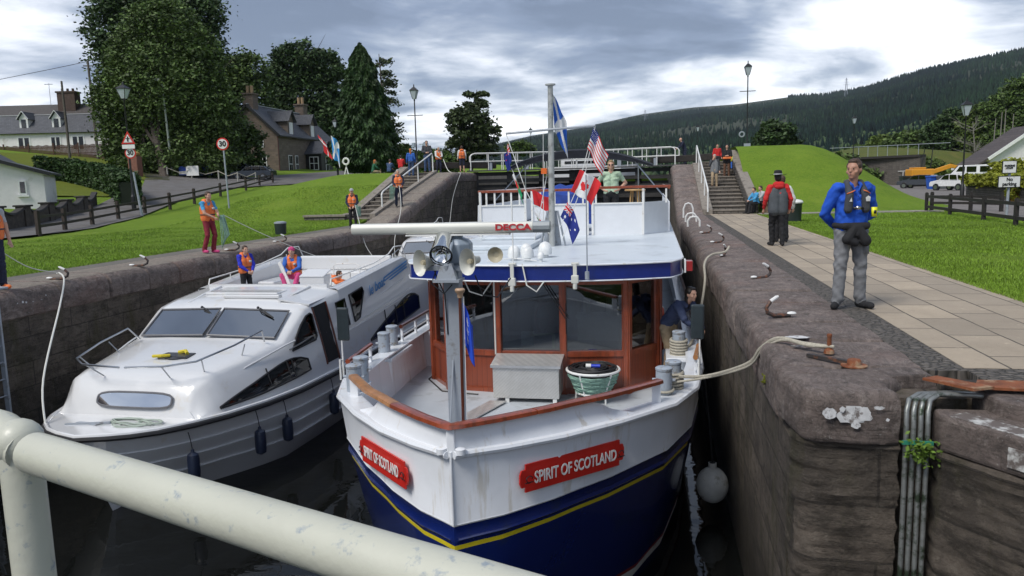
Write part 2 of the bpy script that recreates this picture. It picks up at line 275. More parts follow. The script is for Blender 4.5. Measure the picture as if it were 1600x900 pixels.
# ------------------------------------------------------------------ mesh helpers
class B:
    def __init__(s): s.v = []; s.f = []; s.m = []
    def add(s, vs, fs, mi=0):
        o = len(s.v); s.v += [tuple(v) for v in vs]; s.f += [tuple(i+o for i in f) for f in fs]; s.m += [mi]*len(fs); return s
    def box(s, a, b, mi=0, rz=0, piv=None):
        (x0, y0, z0), (x1, y1, z1) = a, b
        vs = [(x0, y0, z0), (x1, y0, z0), (x1, y1, z0), (x0, y1, z0), (x0, y0, z1), (x1, y0, z1), (x1, y1, z1), (x0, y1, z1)]
        if rz:
            c = piv or ((x0+x1)/2, (y0+y1)/2); ca, sa = math.cos(rz), math.sin(rz)
            vs = [(c[0]+(x-c[0])*ca-(y-c[1])*sa, c[1]+(x-c[0])*sa+(y-c[1])*ca, z) for x, y, z in vs]
        return s.add(vs, [(0, 3, 2, 1), (4, 5, 6, 7), (0, 1, 5, 4), (1, 2, 6, 5), (2, 3, 7, 6), (3, 0, 4, 7)], mi)
    def bar(s, p, q, w, h, mi=0, up=(0, 0, 1)):
        p, q = Vector(p), Vector(q); d = (q-p).normalized(); sd = d.cross(Vector(up))
        if sd.length < 1e-4: sd = d.cross(Vector((1, 0, 0)))
        sd.normalize(); u = sd.cross(d).normalized(); sd *= w/2; u *= h/2
        vs = [e+a*sd+b*u for e in (p, q) for a, b in ((-1, -1), (1, -1), (1, 1), (-1, 1))]
        return s.add(vs, [(0, 1, 2, 3), (7, 6, 5, 4), (0, 4, 5, 1), (1, 5, 6, 2), (2, 6, 7, 3), (3, 7, 4, 0)], mi)
    def tube(s, pts, r, n=8, mi=0, cap=True):
        pts = [Vector(p) for p in pts]; rr = r if isinstance(r, (list, tuple)) else [r]*len(pts); rings = []
        ref = None
        for i, p in enumerate(pts):
            d = (pts[min(i+1, len(pts)-1)] - pts[max(i-1, 0)])
            d = d.normalized() if d.length > 1e-9 else Vector((0, 0, 1))
            if ref is None: ref = d.orthogonal().normalized()
            ref = (ref - d*ref.dot(d)); ref = ref.normalized() if ref.length > 1e-6 else d.orthogonal().normalized()
            bn = d.cross(ref); rings.append([p + (ref*math.cos(2*math.pi*k/n) + bn*math.sin(2*math.pi*k/n))*rr[i] for k in range(n)])
        return s.loft(rings, True, cap, mi)
    def loft(s, rings, closed=True, cap=False, mi=0, mis=None):
        n = len(rings[0]); vs = [p for r_ in rings for p in r_]; fs = []; o = len(s.v); ms = []
        for i in range(len(rings)-1):
            for k in range(n if closed else n-1):
                k2 = (k+1) % n; fs.append((i*n+k, i*n+k2, (i+1)*n+k2, (i+1)*n+k)); ms.append(mis[k] if mis else mi)
        if cap: fs.append(tuple(range(n-1, -1, -1))); fs.append(tuple((len(rings)-1)*n+k for k in range(n))); ms += [mi, mi]
        s.v += [tuple(v) for v in vs]; s.f += [tuple(i+o for i in f) for f in fs]; s.m += ms; return s
    def cyl(s, p, q, r, n=12, mi=0, r2=None): return s.tube([p, q], [r, r if r2 is None else r2], n, mi)
    def lathe(s, prof, c, n=16, mi=0, ax='z'):
        rings = []
        for r_, h in prof:
            ring = []
            for k in range(n):
                a = 2*math.pi*k/n; x, y = r_*math.cos(a), r_*math.sin(a)
                ring.append({'z': (c[0]+x, c[1]+y, c[2]+h), 'y': (c[0]+x, c[1]+h, c[2]+y), 'x': (c[0]+h, c[1]+x, c[2]+y)}[ax])
            rings.append(ring)
        return s.loft(rings, True, True, mi)
    def ball(s, c, r, n=12, mi=0, sc=(1, 1, 1)):
        rings = []
        for i in range(n//2+1):
            t = math.pi*i/(n//2); rr = max(math.sin(t), .02)
            rings.append([(c[0]+r*sc[0]*rr*math.cos(2*math.pi*k/n), c[1]+r*sc[1]*rr*math.sin(2*math.pi*k/n), c[2]-r*sc[2]*math.cos(t)) for k in range(n)])
        return s.loft(rings, True, True, mi)
    def prism(s, poly, z0, z1, mi=0):
        n = len(poly); return s.add([(x, y, z0) for x, y in poly]+[(x, y, z1) for x, y in poly], [tuple(range(n-1, -1, -1)), tuple(range(n, 2*n))]+[(k, (k+1) % n, n+(k+1) % n, n+k) for k in range(n)], mi)
    def slab(s, pts, thick, mi=0):
        """planar polygon in 3-D, extruded along its normal"""
        P = [Vector(p) for p in pts]; nrm = Vector((0, 0, 0))
        for i in range(len(P)): nrm += P[i].cross(P[(i+1) % len(P)])
        nrm.normalize(); n = len(P); Q = [p - nrm*thick for p in P]
        return s.add(P+Q, [tuple(range(n)), tuple(range(2*n-1, n-1, -1))]+[((k+1) % n, k, n+k, n+(k+1) % n) for k in range(n)], mi)
    def quad(s, *p, mi=0): return s.add(p, [tuple(range(len(p)))], mi)
PW = {}
def thing(name, label, cat, loc=(0, 0, 0), rz=0, group=None, kind=None):
    o = bpy.data.objects.new(name, None); COL.objects.link(o); o.empty_display_size = .2
    o.location = loc; o.rotation_euler = (0, 0, rz); o['label'] = label; o['category'] = cat
    if group: o['group'] = group
    PW[o.name] = Matrix.Translation(Vector(loc)) @ Matrix.Rotation(rz, 4, 'Z'); return o
def ob(name, b, mats, parent=None, smooth=False, world=False, bevel=0, origin=None, label=None):
    me = bpy.data.meshes.new(name)
    if isinstance(b, B):
        me.from_pydata(b.v, [], b.f)
        for m_ in (mats if isinstance(mats, (list, tuple)) else [mats]): me.materials.append(m_)
        me.polygons.foreach_set('material_index', b.m)
    else: me = b
    if world and parent is not None and parent.name in PW: me.transform(PW[parent.name].inverted())
    if origin is not None: me.transform(Matrix.Translation(-Vector(origin)))
    bm = bmesh.new(); bm.from_mesh(me); bmesh.ops.recalc_face_normals(bm, faces=bm.faces); bm.to_mesh(me); bm.free()
    if smooth:
        me.polygons.foreach_set('use_smooth', [True]*len(me.polygons))
        me.set_sharp_from_angle(angle=R(38))
    o = bpy.data.objects.new(name, me); COL.objects.link(o)
    if origin is not None: o.location = origin
    if parent is not None:
        o.parent = parent
        PW[o.name] = PW.get(parent.name, Matrix.Identity(4)).copy()
    if bevel:
        md = o.modifiers.new('bevel', 'BEVEL'); md.width = bevel; md.segments = 2; md.limit_method = 'ANGLE'
    if label: o['label'] = label
    return o
def tag(o, label, cat, group=None, kind=None):
    o['label'] = label; o['category'] = cat
    if group: o['group'] = group
    if kind: o['kind'] = kind
    return o
def struct(o): o['kind'] = 'structure'; return o
def dup(root, loc, rz=0, label=None, group=None):
    def cp(o, par):
        c = o.copy(); COL.objects.link(c); c.parent = par
        for ch in o.children: cp(ch, c)
        return c
    r_ = cp(root, None); r_.location = loc; r_.rotation_euler = (0, 0, rz)
    if label: r_['label'] = label
    if group: r_['group'] = group
    return r_
def textmesh(s, size, ext=.003, font_bold=0.0):
    c = bpy.data.curves.new('txt', 'FONT'); c.body = s; c.size = size; c.extrude = ext; c.align_x = 'CENTER'; c.align_y = 'CENTER'; c.offset = font_bold
    o = bpy.data.objects.new('txt', c); COL.objects.link(o); dg = bpy.context.evaluated_depsgraph_get()
    me = bpy.data.meshes.new_from_object(o.evaluated_get(dg)); bpy.data.objects.remove(o); return me
def textob(name, s, size, mat, parent, mtx, ext=.003, bold=0.0, sx=1.0):
    me = textmesh(s, size, ext, bold); me.transform(mtx @ Matrix.Diagonal((sx, 1, 1, 1))); me.materials.clear(); me.materials.append(mat)
    if parent is not None and parent.name in PW: me.transform(PW[parent.name].inverted())
    o = bpy.data.objects.new(name, me); COL.objects.link(o); o.parent = parent; return o
def frame_m(o, x, y):      # text basis: x right, y up, origin o (world)
    x = Vector(x).normalized(); y = Vector(y); y = (y-x*y.dot(x)).normalized(); z = x.cross(y)
    m_ = Matrix((x, y, z)).transposed().to_4x4(); m_.translation = o; return m_
def smooth(a, b, x): t = min(max((x-a)/(b-a), 0), 1); return t*t*(3-2*t)
WZ = -3.3                      # water level; coping top is z = 0
XR, XL = 1.12, -11.35          # lock faces
# ================================================================== terrain
def zl(x, y):      # left bank
    if y < 0: y = 0
    base = .040*max(y-33, 0) if y < 110 else .040*77+.012*(y-110)
    base += .075*max(-29-max(x, -95), 0)+.055*max(-46-max(x, -95), 0)
    base = min(base, 11)*(1 if y < 400 else max(0, 1-(y-400)/500))
    if x > -14.55 and y > 34.4: return -.6
    w = smooth(32.5, 46.5, y) * (1-smooth(0, 11, -18.2-x))
    w *= 1-smooth(90, 140, y)*.4
    return max(base, 0)*(1-w) + max(2.55, base)*w
def zr(x, y):      # right bank
    m = 3.45*smooth(0, 1, (y-37)/9.5)**.9 * (1-smooth(8.2, 15.2, x)) if y > 37 else 0
    if y > 52: m *= 1-.22*smooth(52, 60, y)
    return m*(1-smooth(95, 130, y)*.3)
def axis(a, b, n, p=1.0): return [a+(b-a)*(i/n)**p for i in range(n+1)]
def sheet(xs, ys, fn, dz=0.0):
    b = B(); nx = len(xs)
    b.v = [(x, y, fn(x, y)+dz) for y in ys for x in xs]
    b.f = [(j*nx+i, j*nx+i+1, (j+1)*nx+i+1, (j+1)*nx+i) for j in range(len(ys)-1) for i in range(nx-1)]
    b.m = [0]*len(b.f); return b
ysL = axis(-40, 0, 6)+axis(1, 130, 170)+axis(150, 3500, 22, 2)
bump_ = lambda x, y: .05*math.sin(x*1.3+y*.7)+.04*math.sin(y*1.9-x*.6)
xsl = [-13.25, -13.9, -14.54, -14.62]+[-15.2-i*.75 for i in range(57)]+[-58-i*4 for i in range(14)]+[-120, -160, -240, -400, -700, -1200, -2200]
gl_ = ob('ground', sheet(xsl, ysL, lambda x, y: zl(x, y)-.03+(.4*bump_(x, y)*smooth(13.3, 16, -x))), GRASS, smooth=True); struct(gl_)
xsr = [4.62+i*.6 for i in range(30)]+[23+i*3 for i in range(20)]+[90, 120, 180, 300, 600, 1200, 2500]
gr_ = ob('ground', sheet(xsr, ysL, lambda x, y: zr(x, y)-.03+.35*bump_(x, y)*smooth(4.7, 6, x)*(1 if y < 100 else 0)), GRASS, smooth=True); struct(gr_)
# centre land beyond the upper pound
b = B(); b.box((-13.3, 120, -1), (4.7, 3500, 2.3)); struct(ob('far_bank', b, GRASS))
# paved strips beside the lock
b = B(); b.box((-13.3, -40, -.6), (-12.45, 34.5, -.012)); b.box((-13.3, 34.5, -.6), (-12.45, 36.2, -.012)); struct(ob('towpath', b, pavemat('worn_path', 2.2, .9, (1, 0, 2), (.17, .155, .13), (.13, .12, .10))))
b = B(); b.box((2.62, 7.0, -.6), (4.7, 37.5, -.012)); struct(ob('pavement', b, PAVE))
b = B(); b.box((2.28, 6.9, -.6), (2.62, 36.5, -.016)); b.box((2.62, 6.55, -.6), (9, 7.0, -.016)); struct(ob('cobbled_strip', b, SETT))
b = B(); b.box((4.7, -5, -.6), (30, 6.9, -.03)); struct(ob('paved_apron', b, PAVE))
b = B(); b.box((4.7, 35.6, -.3), (12.2, 36.4, .035)); struct(ob('garden_kerb', b, M('kerb_stone', (.30, .28, .24), .8, bump=.3, dirt=((.15, .14, .12), .4, 3))))
# dirt margin between flagstones and lawn (left and right) - uneven turf edge built by the grass tufts below
# road on the left: follows the rising ground, splits towards the back
def strip(name, cl, wid, mat, fn, dz, n=60):
    pts = []
    for i in range(len(cl)-1):
        for k in range(n//(len(cl)-1)): t = k/(n//(len(cl)-1)); pts.append((cl[i][0]*(1-t)+cl[i+1][0]*t, cl[i][1]*(1-t)+cl[i+1][1]*t, wid[i]*(1-t)+wid[i+1]*t))
    pts.append((*cl[-1], wid[-1])); b = B(); rings = []
    for i, (x, y, w) in enumerate(pts):
        q = pts[min(i+1, len(pts)-1)]; p = pts[max(i-1, 0)]; dx, dy = q[0]-p[0], q[1]-p[1]; l_ = math.hypot(dx, dy); nx, ny = -dy/l_, dx/l_
        row = []
        for s in np.linspace(-1, 1, 9): X, Y = x+nx*w*s/2, y+ny*w*s/2; row.append((X, Y, fn(X, Y)+dz))
        rings.append(row)
    b.loft(rings, False); return ob(name, b, mat, smooth=True)
# ================================================================== lock chamber
def waterm():
    m, t, b_ = tree_nodes('lock_water'); v = objcoord(t)
    b_.inputs['Base Color'].default_value = (.006, .0065, .006, 1); b_.inputs['Roughness'].default_value = .015; b_.inputs['IOR'].default_value = 1.333; b_.inputs['Specular IOR Level'].default_value = .5
    h = bumpn(t, noise(t, swiz(t, v, (0, 1, 2), (1, 1.6, 1)), .9, 3, .5, .6), .05, .25); h = bumpn(t, noise(t, v, 5, 2, .5), .03, .05, h); t.links.new(h, b_.inputs['Normal']); return m
WATER = waterm()
b = B(); b.quad((-14, -40, WZ), (6, -40, WZ), (6, 50, WZ), (-14, 50, WZ)); struct(ob('water', b, WATER))
b = B(); b.quad((-14, 50, 1.75), (6, 50, 1.75), (6, 121, 1.75), (-14, 121, 1.75)); struct(ob('water', b, WATER))
b = B(); b.box((-14, -40, -6.5), (6, 52, -6.2)); struct(ob('lock_floor', b, TIMB))
def coping(b, face, side, y0, y1, zf, step=1.32, depth=1.1, seed=1):
    """blocks with a rounded nose; side=+1: stone lies towards +x of the face"""
    rnd = random.Random(seed); y = y0
    while y < y1-.05:
        l_ = min(step*rnd.uniform(.85, 1.2), y1-y); j = rnd.uniform(-.012, .012); k = rnd.uniform(-.018, .012)
        prof = [(0, -.56), (-.035+k, -.52), (-.045+k, -.30), (-.03+k, -.17), (.03, -.075), (.12, -.025), (.26, -.004), (.6, 0), (depth, 0), (depth, -.56)]
        rings = []
        for yy, ins in ((y+.008, .045), (y+.035, .008), (y+l_*.5, rnd.uniform(-.012, .012)), (y+l_-.035, .008), (y+l_-.008, .045)):
            rings.append([(face+side*(px+(ins if i < 7 else 0)), yy, zf(yy)+pz+j-(ins*.6 if i > 2 else 0)) for i, (px, pz) in enumerate(prof)])
        b.loft(rings, True, True); y += l_
rampL = lambda y: 2.42*min(max((y-31.8)/12.4, 0), 1)
rampR = lambda y: 2.50*min(max((y-36.6)/10.2, 0), 1)
from mathutils import noise as mnoise
def roughen(o, amp=.02, strata=.012, sc=2.6, seed=0.0, org=(0, 0, 0)):
    me = o.data; nv = len(me.vertices); nr = np.empty(nv*3); me.vertices.foreach_get('normal', nr); nr = nr.reshape(-1, 3); co = np.empty(nv*3); me.vertices.foreach_get('co', co); co = co.reshape(-1, 3)
    for i in range(nv):
        x, y, z = co[i]+np.array(org); n_ = nr[i]
        f = mnoise.fractal(Vector((x*sc+seed, y*sc, z*sc*1.3)), .7, 2.1, 5); side_ = 1-abs(n_[2])
        st_ = mnoise.noise(Vector((x*1.1+seed, y*1.1, z*17)))+.5*mnoise.noise(Vector((x*2.5, y*2.5+seed, z*41)))
        pit = max(0, mnoise.noise(Vector((x*5+9, y*5, z*8+seed)))-.28)*1.6
        co[i] += n_*(amp*f+strata*st_*side_-amp*1.6*pit)
    me.vertices.foreach_set('co', co.ravel()); me.update()
    me.polygons.foreach_set('use_smooth', [True]*len(me.polygons)); me.set_sharp_from_angle(angle=R(55))
def dense(pts, step, closed=True):
    out = []; n = len(pts)
    for i in range(n if closed else n-1):
        a, c = pts[i], pts[(i+1) % n]; k = max(1, int(math.dist(a, c)/step))
        for j in range(k): out.append(tuple(a[q]*(1-j/k)+c[q]*j/k for q in range(len(a))))
    if not closed: out.append(tuple(pts[-1]))
    return out
def coping_fine(b, face, side, y0, y1, step=1.25, depth=1.1, seed=1, res=.032):
    rnd = random.Random(seed); y = y0
    while y < y1-.05:
        l_ = min(step*rnd.uniform(.8, 1.25), y1-y); j = rnd.uniform(-.014, .012); k = rnd.uniform(-.02, .014); rr = rnd.uniform(.85, 1.15)
        prof = [(0, -.50), (-.03+k, -.46), (-.04+k, -.30), (-.038+k, -.13*rr), (-.022, -.055*rr), (.018, -.018*rr), (.07, -.002), (.6, 0), (depth, 0)]; P = dense(prof, res, False)+[(depth, -.5)]
        rings = []; ny = max(4, int(l_/res))
        for q in range(ny+1):
            t = q/ny; yy = y+.007+(l_-.014)*t; e_ = min(t, 1-t)*l_; ins = .05*max(0, 1-e_/.05)**2
            rings.append([(face+side*(px+(ins if px < .3 else 0)), yy, pz+j-(ins*.7 if pz > -.1 else 0)) for px, pz in P])
        b.loft(rings, True, True); y += l_
# right wall
wr = thing('lock_wall', 'right hand stone lock wall with rounded coping beside the blue and white boat', 'lock wall', (XR, 5.4, 0))
b = B(); nseg = 120
ys = axis(6.5, 50, 60); b.loft([[(XR, y, -6.3), (XR, y, -.5+rampR(y)), (XR+1.0, y, -.5+rampR(y)), (XR+1.0, y, -6.3)] for y in ys], True, True)
ob('wall_face', b, WALLX, wr, world=True)
b = B(); coping(b, XR, 1, 15.9, 50, rampR, depth=1.16, seed=3); ob('coping', b, COPE, wr, world=True, smooth=True)
b = B(); coping_fine(b, XR, 1, 6.98, 15.9, depth=1.16, seed=4)
# rounded corner block by the gate recess
def pillow(b, outl, z0, z1, rads=((0, 0), (.0, .0)), mi=0):
    cx = sum(p[0] for p in outl)/len(outl); cy = sum(p[1] for p in outl)/len(outl); rings = []
    def ring(ins, z): return [(p[0]+(cx-p[0])/max(math.hypot(cx-p[0], cy-p[1]), .01)*ins, p[1]+(cy-p[1])/max(math.hypot(cx-p[0], cy-p[1]), .01)*ins, z) for p in outl]
    for ins, z in ((.05, z0), (.0, z0+.04), (-.01, z0+.2), (.0, z1-.16), (.05, z1-.07), (.12, z1-.022), (.24, z1-.003), (.3, z1)): rings.append(ring(ins, z))
    b.loft(rings, True, True, mi)
arc = [(XR+.02+.19*(1-math.cos(a)), 6.07+.19*(1-math.sin(a))) for a in axis(0, math.pi/2, 6)]
outl = [(XR-.035, 6.98), (XR-.045, 6.7)]+arc+[(1.6, 6.05), (1.84, 6.08), (1.87, 6.4), (2.0, 6.6), (2.3, 6.7), (2.3, 6.98), (1.7, 6.98)]
OD = dense(outl, .035); ccx, ccy = 1.65, 6.55
def oring(ins, z): return [(p[0]+(ccx-p[0])/max(math.hypot(ccx-p[0], ccy-p[1]), .01)*ins, p[1]+(ccy-p[1])/max(math.hypot(ccx-p[0], ccy-p[1]), .01)*ins, z) for p in OD]
prof_ = dense([(.05, -.43), (.0, -.40), (-.012, -.28), (-.010, -.13), (.004, -.062), (.035, -.020), (.08, -.002), (.16, .003), (.34, .004)], .03, False)
b.loft([oring(i_, z_) for i_, z_ in prof_], True, True)
o = ob('coping', b, COPE, wr, world=True, smooth=True); roughen(o, .011, .008, 3.4, 3.0, (XR, 5.4, 0))
b = B(); arc2 = [(XR+.24*(1-math.cos(a)), 6.1+.24*(1-math.sin(a))) for a in axis(0, math.pi/2, 6)]
pr = dense([(XR, 6.49)]+arc2+[(1.85, 6.1), (1.85, 6.45)], .04, False)+[(1.5, 6.49)]
zs_ = [-6.3, -4.5]+axis(-3.4, -.405, 85)
b.loft([[(x+(.012 if (int((z+9)/.46) % 2) else 0)*(1 if x > 1.2 else 0), y, z) for x, y in pr] for z in zs_], True, True); o = ob('recess_face', b, WALLY, wr, world=True); roughen(o, .020, .026, 2.6, 7.0, (XR, 5.4, 0))
b = B(); b.box((1.83, 6.32, -6.3), (2.4, 6.6, -.1)); b.box((2.28, 6.45, -6), (4.7, 6.56, -.004)); ob('pipe_niche', b, WALLY, wr, world=True)
# painted lichen-white patches (flat paint flakes 3 mm proud of stone)
b = B(); rnd = random.Random(5)
def blot(b, c, u, v, r, n=16, w=1.6):
    pts = []
    for k in range(n): a = 2*math.pi*k/n; q = r*(.75+.35*rnd.random()); pts.append(Vector(c)+Vector(u)*q*math.cos(a)*w+Vector(v)*q*math.sin(a))
    b.add([tuple(p) for p in pts], [tuple(range(n))])
for x, z, r, w in ((1.50, -.17, .075, 1.6), (1.57, -.16, .06, 1.2), (1.33, -.16, .052, 1.0), (1.42, -.12, .024, 1), (1.52, -.24, .03, 1.2), (1.68, -.10, .018, 2.2), (1.74, -.19, .014, 1)): blot(b, (x, 6.035-.004*len(b.f), z), (1, 0, 0), (0, 0, 1), r, w=w)
blot(b, (1.45, 8.15, .012), (1, 0, 0), (0, 1, 0), .07, w=1.9); blot(b, (1.42, 7.7, .013), (1, 0, 0), (0, 1, 0), .03, w=3.2)
ob('paint_patch', b, M('flaking_white_paint', (.55, .55, .55), .8, var=.15, scale=20, dirt=((.15, .13, .12), .35, 16)), wr, world=True)
# near quoin block right of the pipes
wq = thing('lock_wall', 'gate recess wall at lower right corner with white painted edge and a rusty plate', 'lock wall', (2, 5, 0))
outq = [(2.11, 6.2), (2.10, 6.0), (2.40, 5.55), (2.8, 5.0), (3.1, 4.5), (3.4, 2.6), (3.4, -3), (7, -3), (7, 6.2)]
oq = dense(outq[:5], .045, False)+outq[5:]
b = B(); b.loft([[(x, y, z) for x, y in oq] for z in [-6.3, -4]+axis(-2.6, -.425, 60)], True, True); o = ob('wall_face', b, WALLY, wq, world=True); roughen(o, .020, .028, 2.6, 11.0, (2, 5, 0))
b = B(); b.prism(outq, -.415, -.14); b.prism([(2.5, 6.0), (2.45, 6.4), (7, 6.4), (7, 4.6), (3.6, 4.8)], -.3, -.02)
ob('coping', b, COPE, wq, world=True, bevel=.03)
b = B(); b.prism([(2.15, 5.98), (2.44, 5.56), (2.82, 5.0), (3.12, 4.5), (3.26, 4.58), (2.98, 5.1), (2.58, 5.66), (2.30, 6.08)], -.139, -.134)
b.prism([(2.38, 5.555), (2.60, 5.26), (2.61, 5.265), (2.39, 5.56)], -.36, -.22)
ob('white_edge', b, M('worn_white_edge_paint', (.52, .52, .50), .8, var=.2, scale=12, dirt=((.12, .10, .09), .75, 9)), wq, world=True)
b = B(); b.slab([(2.09, 6.38, .03), (2.22, 6.46, .03), (2.52, 6.16, .028), (2.35, 6.08, .028)], .02); b.slab([(2.40, 6.2, .012), (2.5, 6.42, .012), (5.5, 6.38, .012), (5.5, 5.9, .012)], .02)
ob('rusty_plate', b, M('rusted_steel', (.20, .062, .022), .8, 0, var=.4, scale=9, bump=.4, bscale=40, dirt=((.30, .20, .12), .4, 7)), wq, world=True)
pp = thing('cable_conduits', 'four grey metal conduits bending over the lock edge and running down', 'conduits', (1.85, 5.4, 0))
for k in range(4):
    x = 1.885+k*.05; yb = 6.05
    b = B(); b.tube([(x+.6, 6.35-k*.03, -.07), (x+.35, 6.28-k*.02, -.04), (x+.12, 6.2, -.035), (x+.03, 6.12, -.06), (x, 6.06, -.13), (x, yb, -.25), (x, yb, -4.5)], .019, 10)
    ob('conduit', b, M('galvanised_conduit', (.26, .27, .26), .45, .6, var=.25, scale=12, dirt=((.05, .07, .045), .4, 8)), pp, smooth=True, world=True)
b = B(); b.box((1.85, 6.015, -.38), (2.07, 6.03, -.35)); b.box((1.85, 6.015, -1.6), (2.07, 6.03, -1.57)); ob('clamp', b, M('green_clamp', (.03, .22, .14), .5), pp, world=True)
# left wall
wl = thing('lock_wall', 'long left stone lock wall with worn rounded coping behind the white cruiser', 'lock wall', (XL, 0, 0))
b = B(); ys = axis(-40, 50, 90); b.loft([[(XL, y, -6.3), (XL, y, -.5+rampL(y)), (XL-1.0, y, -.5+rampL(y)), (XL-1.0, y, -6.3)] for y in ys], True, True); ob('wall_face', b, WALLX, wl, world=True)
b = B(); coping(b, XL, -1, 0, 50, rampL, depth=1.14, seed=8); ob('coping', b, COPEL, wl, world=True, smooth=True)
b = B(); rnd = random.Random(9)
for k in range(7): blot(b, (XL+.046, 11.9+k*.11+rnd.uniform(-.03, .03), -.25+rnd.uniform(-.05, .04)), (0, 1, 0), (0, 0, 1), rnd.uniform(.012, .03), 9, 1)
ob('paint_patch', b, MATS['flaking_white_paint'], wl, world=True)
# upper side land plateau edges behind the coping
b = B(); b.box((-14.3, 44.0, -1), (XL-1.1, 121, 2.40)); b.box((XR+1.1, 46.6, -1), (4.9, 121, 2.48)); struct(ob('upper_towpath', b, PAVE))
# far end masonry under the gate
b = B(); b.box((XL-1, 52.6, -6.3), (XR+1, 53.6, .9)); sill = ob('lock_sill', b, WALLY); tag(sill, 'dark stone sill wall below the upper lock gates', 'sill wall')
# ladder left
ld = thing('wall_ladder', 'steel ladder set in the left lock wall at the left edge', 'ladder', (XL, 10.9, 0))
b = B()
for y in (10.95, 11.45): b.box((XL-.02, y-.02, -4.2), (XL+.09, y+.02, -.12), 0)
ob('side_rail', b, GREYP, ld, world=True)
b = B()
for k in range(13): b.cyl((XL+.05, 10.96, -.35-k*.3), (XL+.05, 11.44, -.35-k*.3), .014, 8)
ob('rung', b, GREYP, ld, world=True)
b = B(); b.tube([(XL-.2, 10.7, .05), (XL+.06, 10.7, .05), (XL+.06, 11.7, .05), (XL-.2, 11.7, .05)], .02, 8); ob('grab_rail', b, GREYP, ld, smooth=True, world=True)
# ================================================================== steps
def steps(name, label, x0, x1, y0, y1, ztop, n, zf0=0.0):
    t = thing(name, label, 'steps', (x0, y0, 0)); rise = (ztop-zf0)/n; go = (y1-y0)/n; b = B(); nb = B()
    for k in range(n):
        ya = y0+k*go; b.box((x0, ya+.03, -.5), (x1, ya+go+.03, zf0+rise*(k+1)-.06)); nb.box((x0, ya, zf0+rise*(k+1)-.058), (x1, ya+go+.05, zf0+rise*(k+1)))
    ob('riser', b, RUBBLEX, t, world=True); ob('tread', nb, M('step_stone', (.20, .175, .145), .85, var=.25, scale=4, bump=.3, bscale=30), t, world=True, bevel=.01); return t
sr = steps('stone_steps', 'wide flight of stone steps climbing the right bank', 2.75, 4.35, 37.2, 47.2, 2.62, 15)
slf = steps('stone_steps', 'flight of stone steps climbing the left bank beside the ramp', -14.35, -12.75, 35.0, 44.4, 2.42, 13)
def sidewall(name, label, x0, x1, ypts, zlow=-.5):
    t = thing(name, label, 'wall', (x0, ypts[0][0], 0)); b = B(); c = B()
    for (ya, za), (yb, zb) in zip(ypts[:-1], ypts[1:]):
        b.loft([[(x0+.03, ya, zlow), (x1-.03, ya, zlow), (x1-.03, ya, za-.12), (x0+.03, ya, za-.12)], [(x0+.03, yb, zlow), (x1-.03, yb, zlow), (x1-.03, yb, zb-.12), (x0+.03, yb, zb-.12)]], True, True)
        c.loft([[(x0, ya, za-.118), (x1, ya, za-.118), (x1, ya, za), (x0, ya, za)], [(x0, yb, zb-.118), (x1, yb, zb-.118), (x1, yb, zb), (x0, yb, zb)]], True, True)
    ob('wall_body', b, RUBBLE, t, world=True); ob('coping_slab', c, M('coping_slab_stone', (.25, .22, .185), .85, var=.2, scale=3, bump=.3, dirt=((.14, .12, .10), .4, 3)), t, world=True); return t
sidewall('parapet_wall', 'sloping rubble wall with pale coping between right steps and grass mound', 4.38, 4.85, [(37.3, .72), (47.0, 3.25), (50, 3.3)])
sidewall('parapet_wall', 'sloping rubble wall with pale coping between left steps and grass mound', -14.85, -14.38, [(34.6, .30), (36.0, .45), (44.6, 2.80), (46.5, 2.85)])
t = thing('retaining_wall', 'low rubble wall at the foot of the left grass mound', 'wall', (-15.6, 34.7, 0))
b = B(); b.box((-16.4, 34.45, -.3), (-14.36, 34.8, .30)); ob('wall_body', b, RUBBLEX, t, world=True)
b = B(); b.box((-16.45, 34.40, .302), (-14.3, 34.85, .40)); ob('coping_slab', b, MATS['coping_slab_stone'], t, world=True, bevel=.01)
# white stair railings
def stair_rail(label, x, ya, yb, za, zb, n, h=1.0):
    t = thing('stair_railing', label, 'railing', (x, ya, za)); b = B()
    P = lambda k: (x, ya+(yb-ya)*k, za+(zb-za)*k)
    a, e_ = Vector(P(0)), Vector(P(1))
    b.tube([a, a+Vector((0, 0, h-.12)), a+Vector((0, .1, h-.02)), a+Vector((0, .3, h+.06)), e_+Vector((0, -.15, h-.02)), e_+Vector((0, 0, h-.12)), e_], .038, 8); ob('handrail', b, WPAINT, t, smooth=True, world=True)
    for k in range(1, n):
        p = Vector(P(k/n)); b = B(); b.cyl(p, p+Vector((0, 0, h+.0)), .03, 8); ob('post', b, WPAINT, t, smooth=True, world=True)
    return t
stair_rail('white tube handrail between left steps and sloping ramp', -12.62, 34.9, 43.8, .3, 2.42, 3, 1.1)
stair_rail('white tube handrail between right steps and sloping ramp', 2.52, 37.0, 46.8, .1, 2.52, 4, 1.05)
b = B(); b.box((-12.75, 34.8, -.5), (-12.49, 44.2, .05)); 
kb = B()
for fn_, xa, xb, y0, y1 in ((rampL, -12.74, -12.48, 33.5, 44.2), (rampR, 2.28, 2.74, 37.0, 46.6)):
    ys = axis(y0, y1, 10); kb.loft([[(xa, y, -.5), (xb, y, -.5), (xb, y, fn_(y)+.12), (xa, y, fn_(y)+.12)] for y in ys], True, True)
tag(ob('ramp_kerb', kb, MATS['coping_slab_stone']), 'pale stone kerbs running up beside both steep ramps', 'kerb', kind='structure')
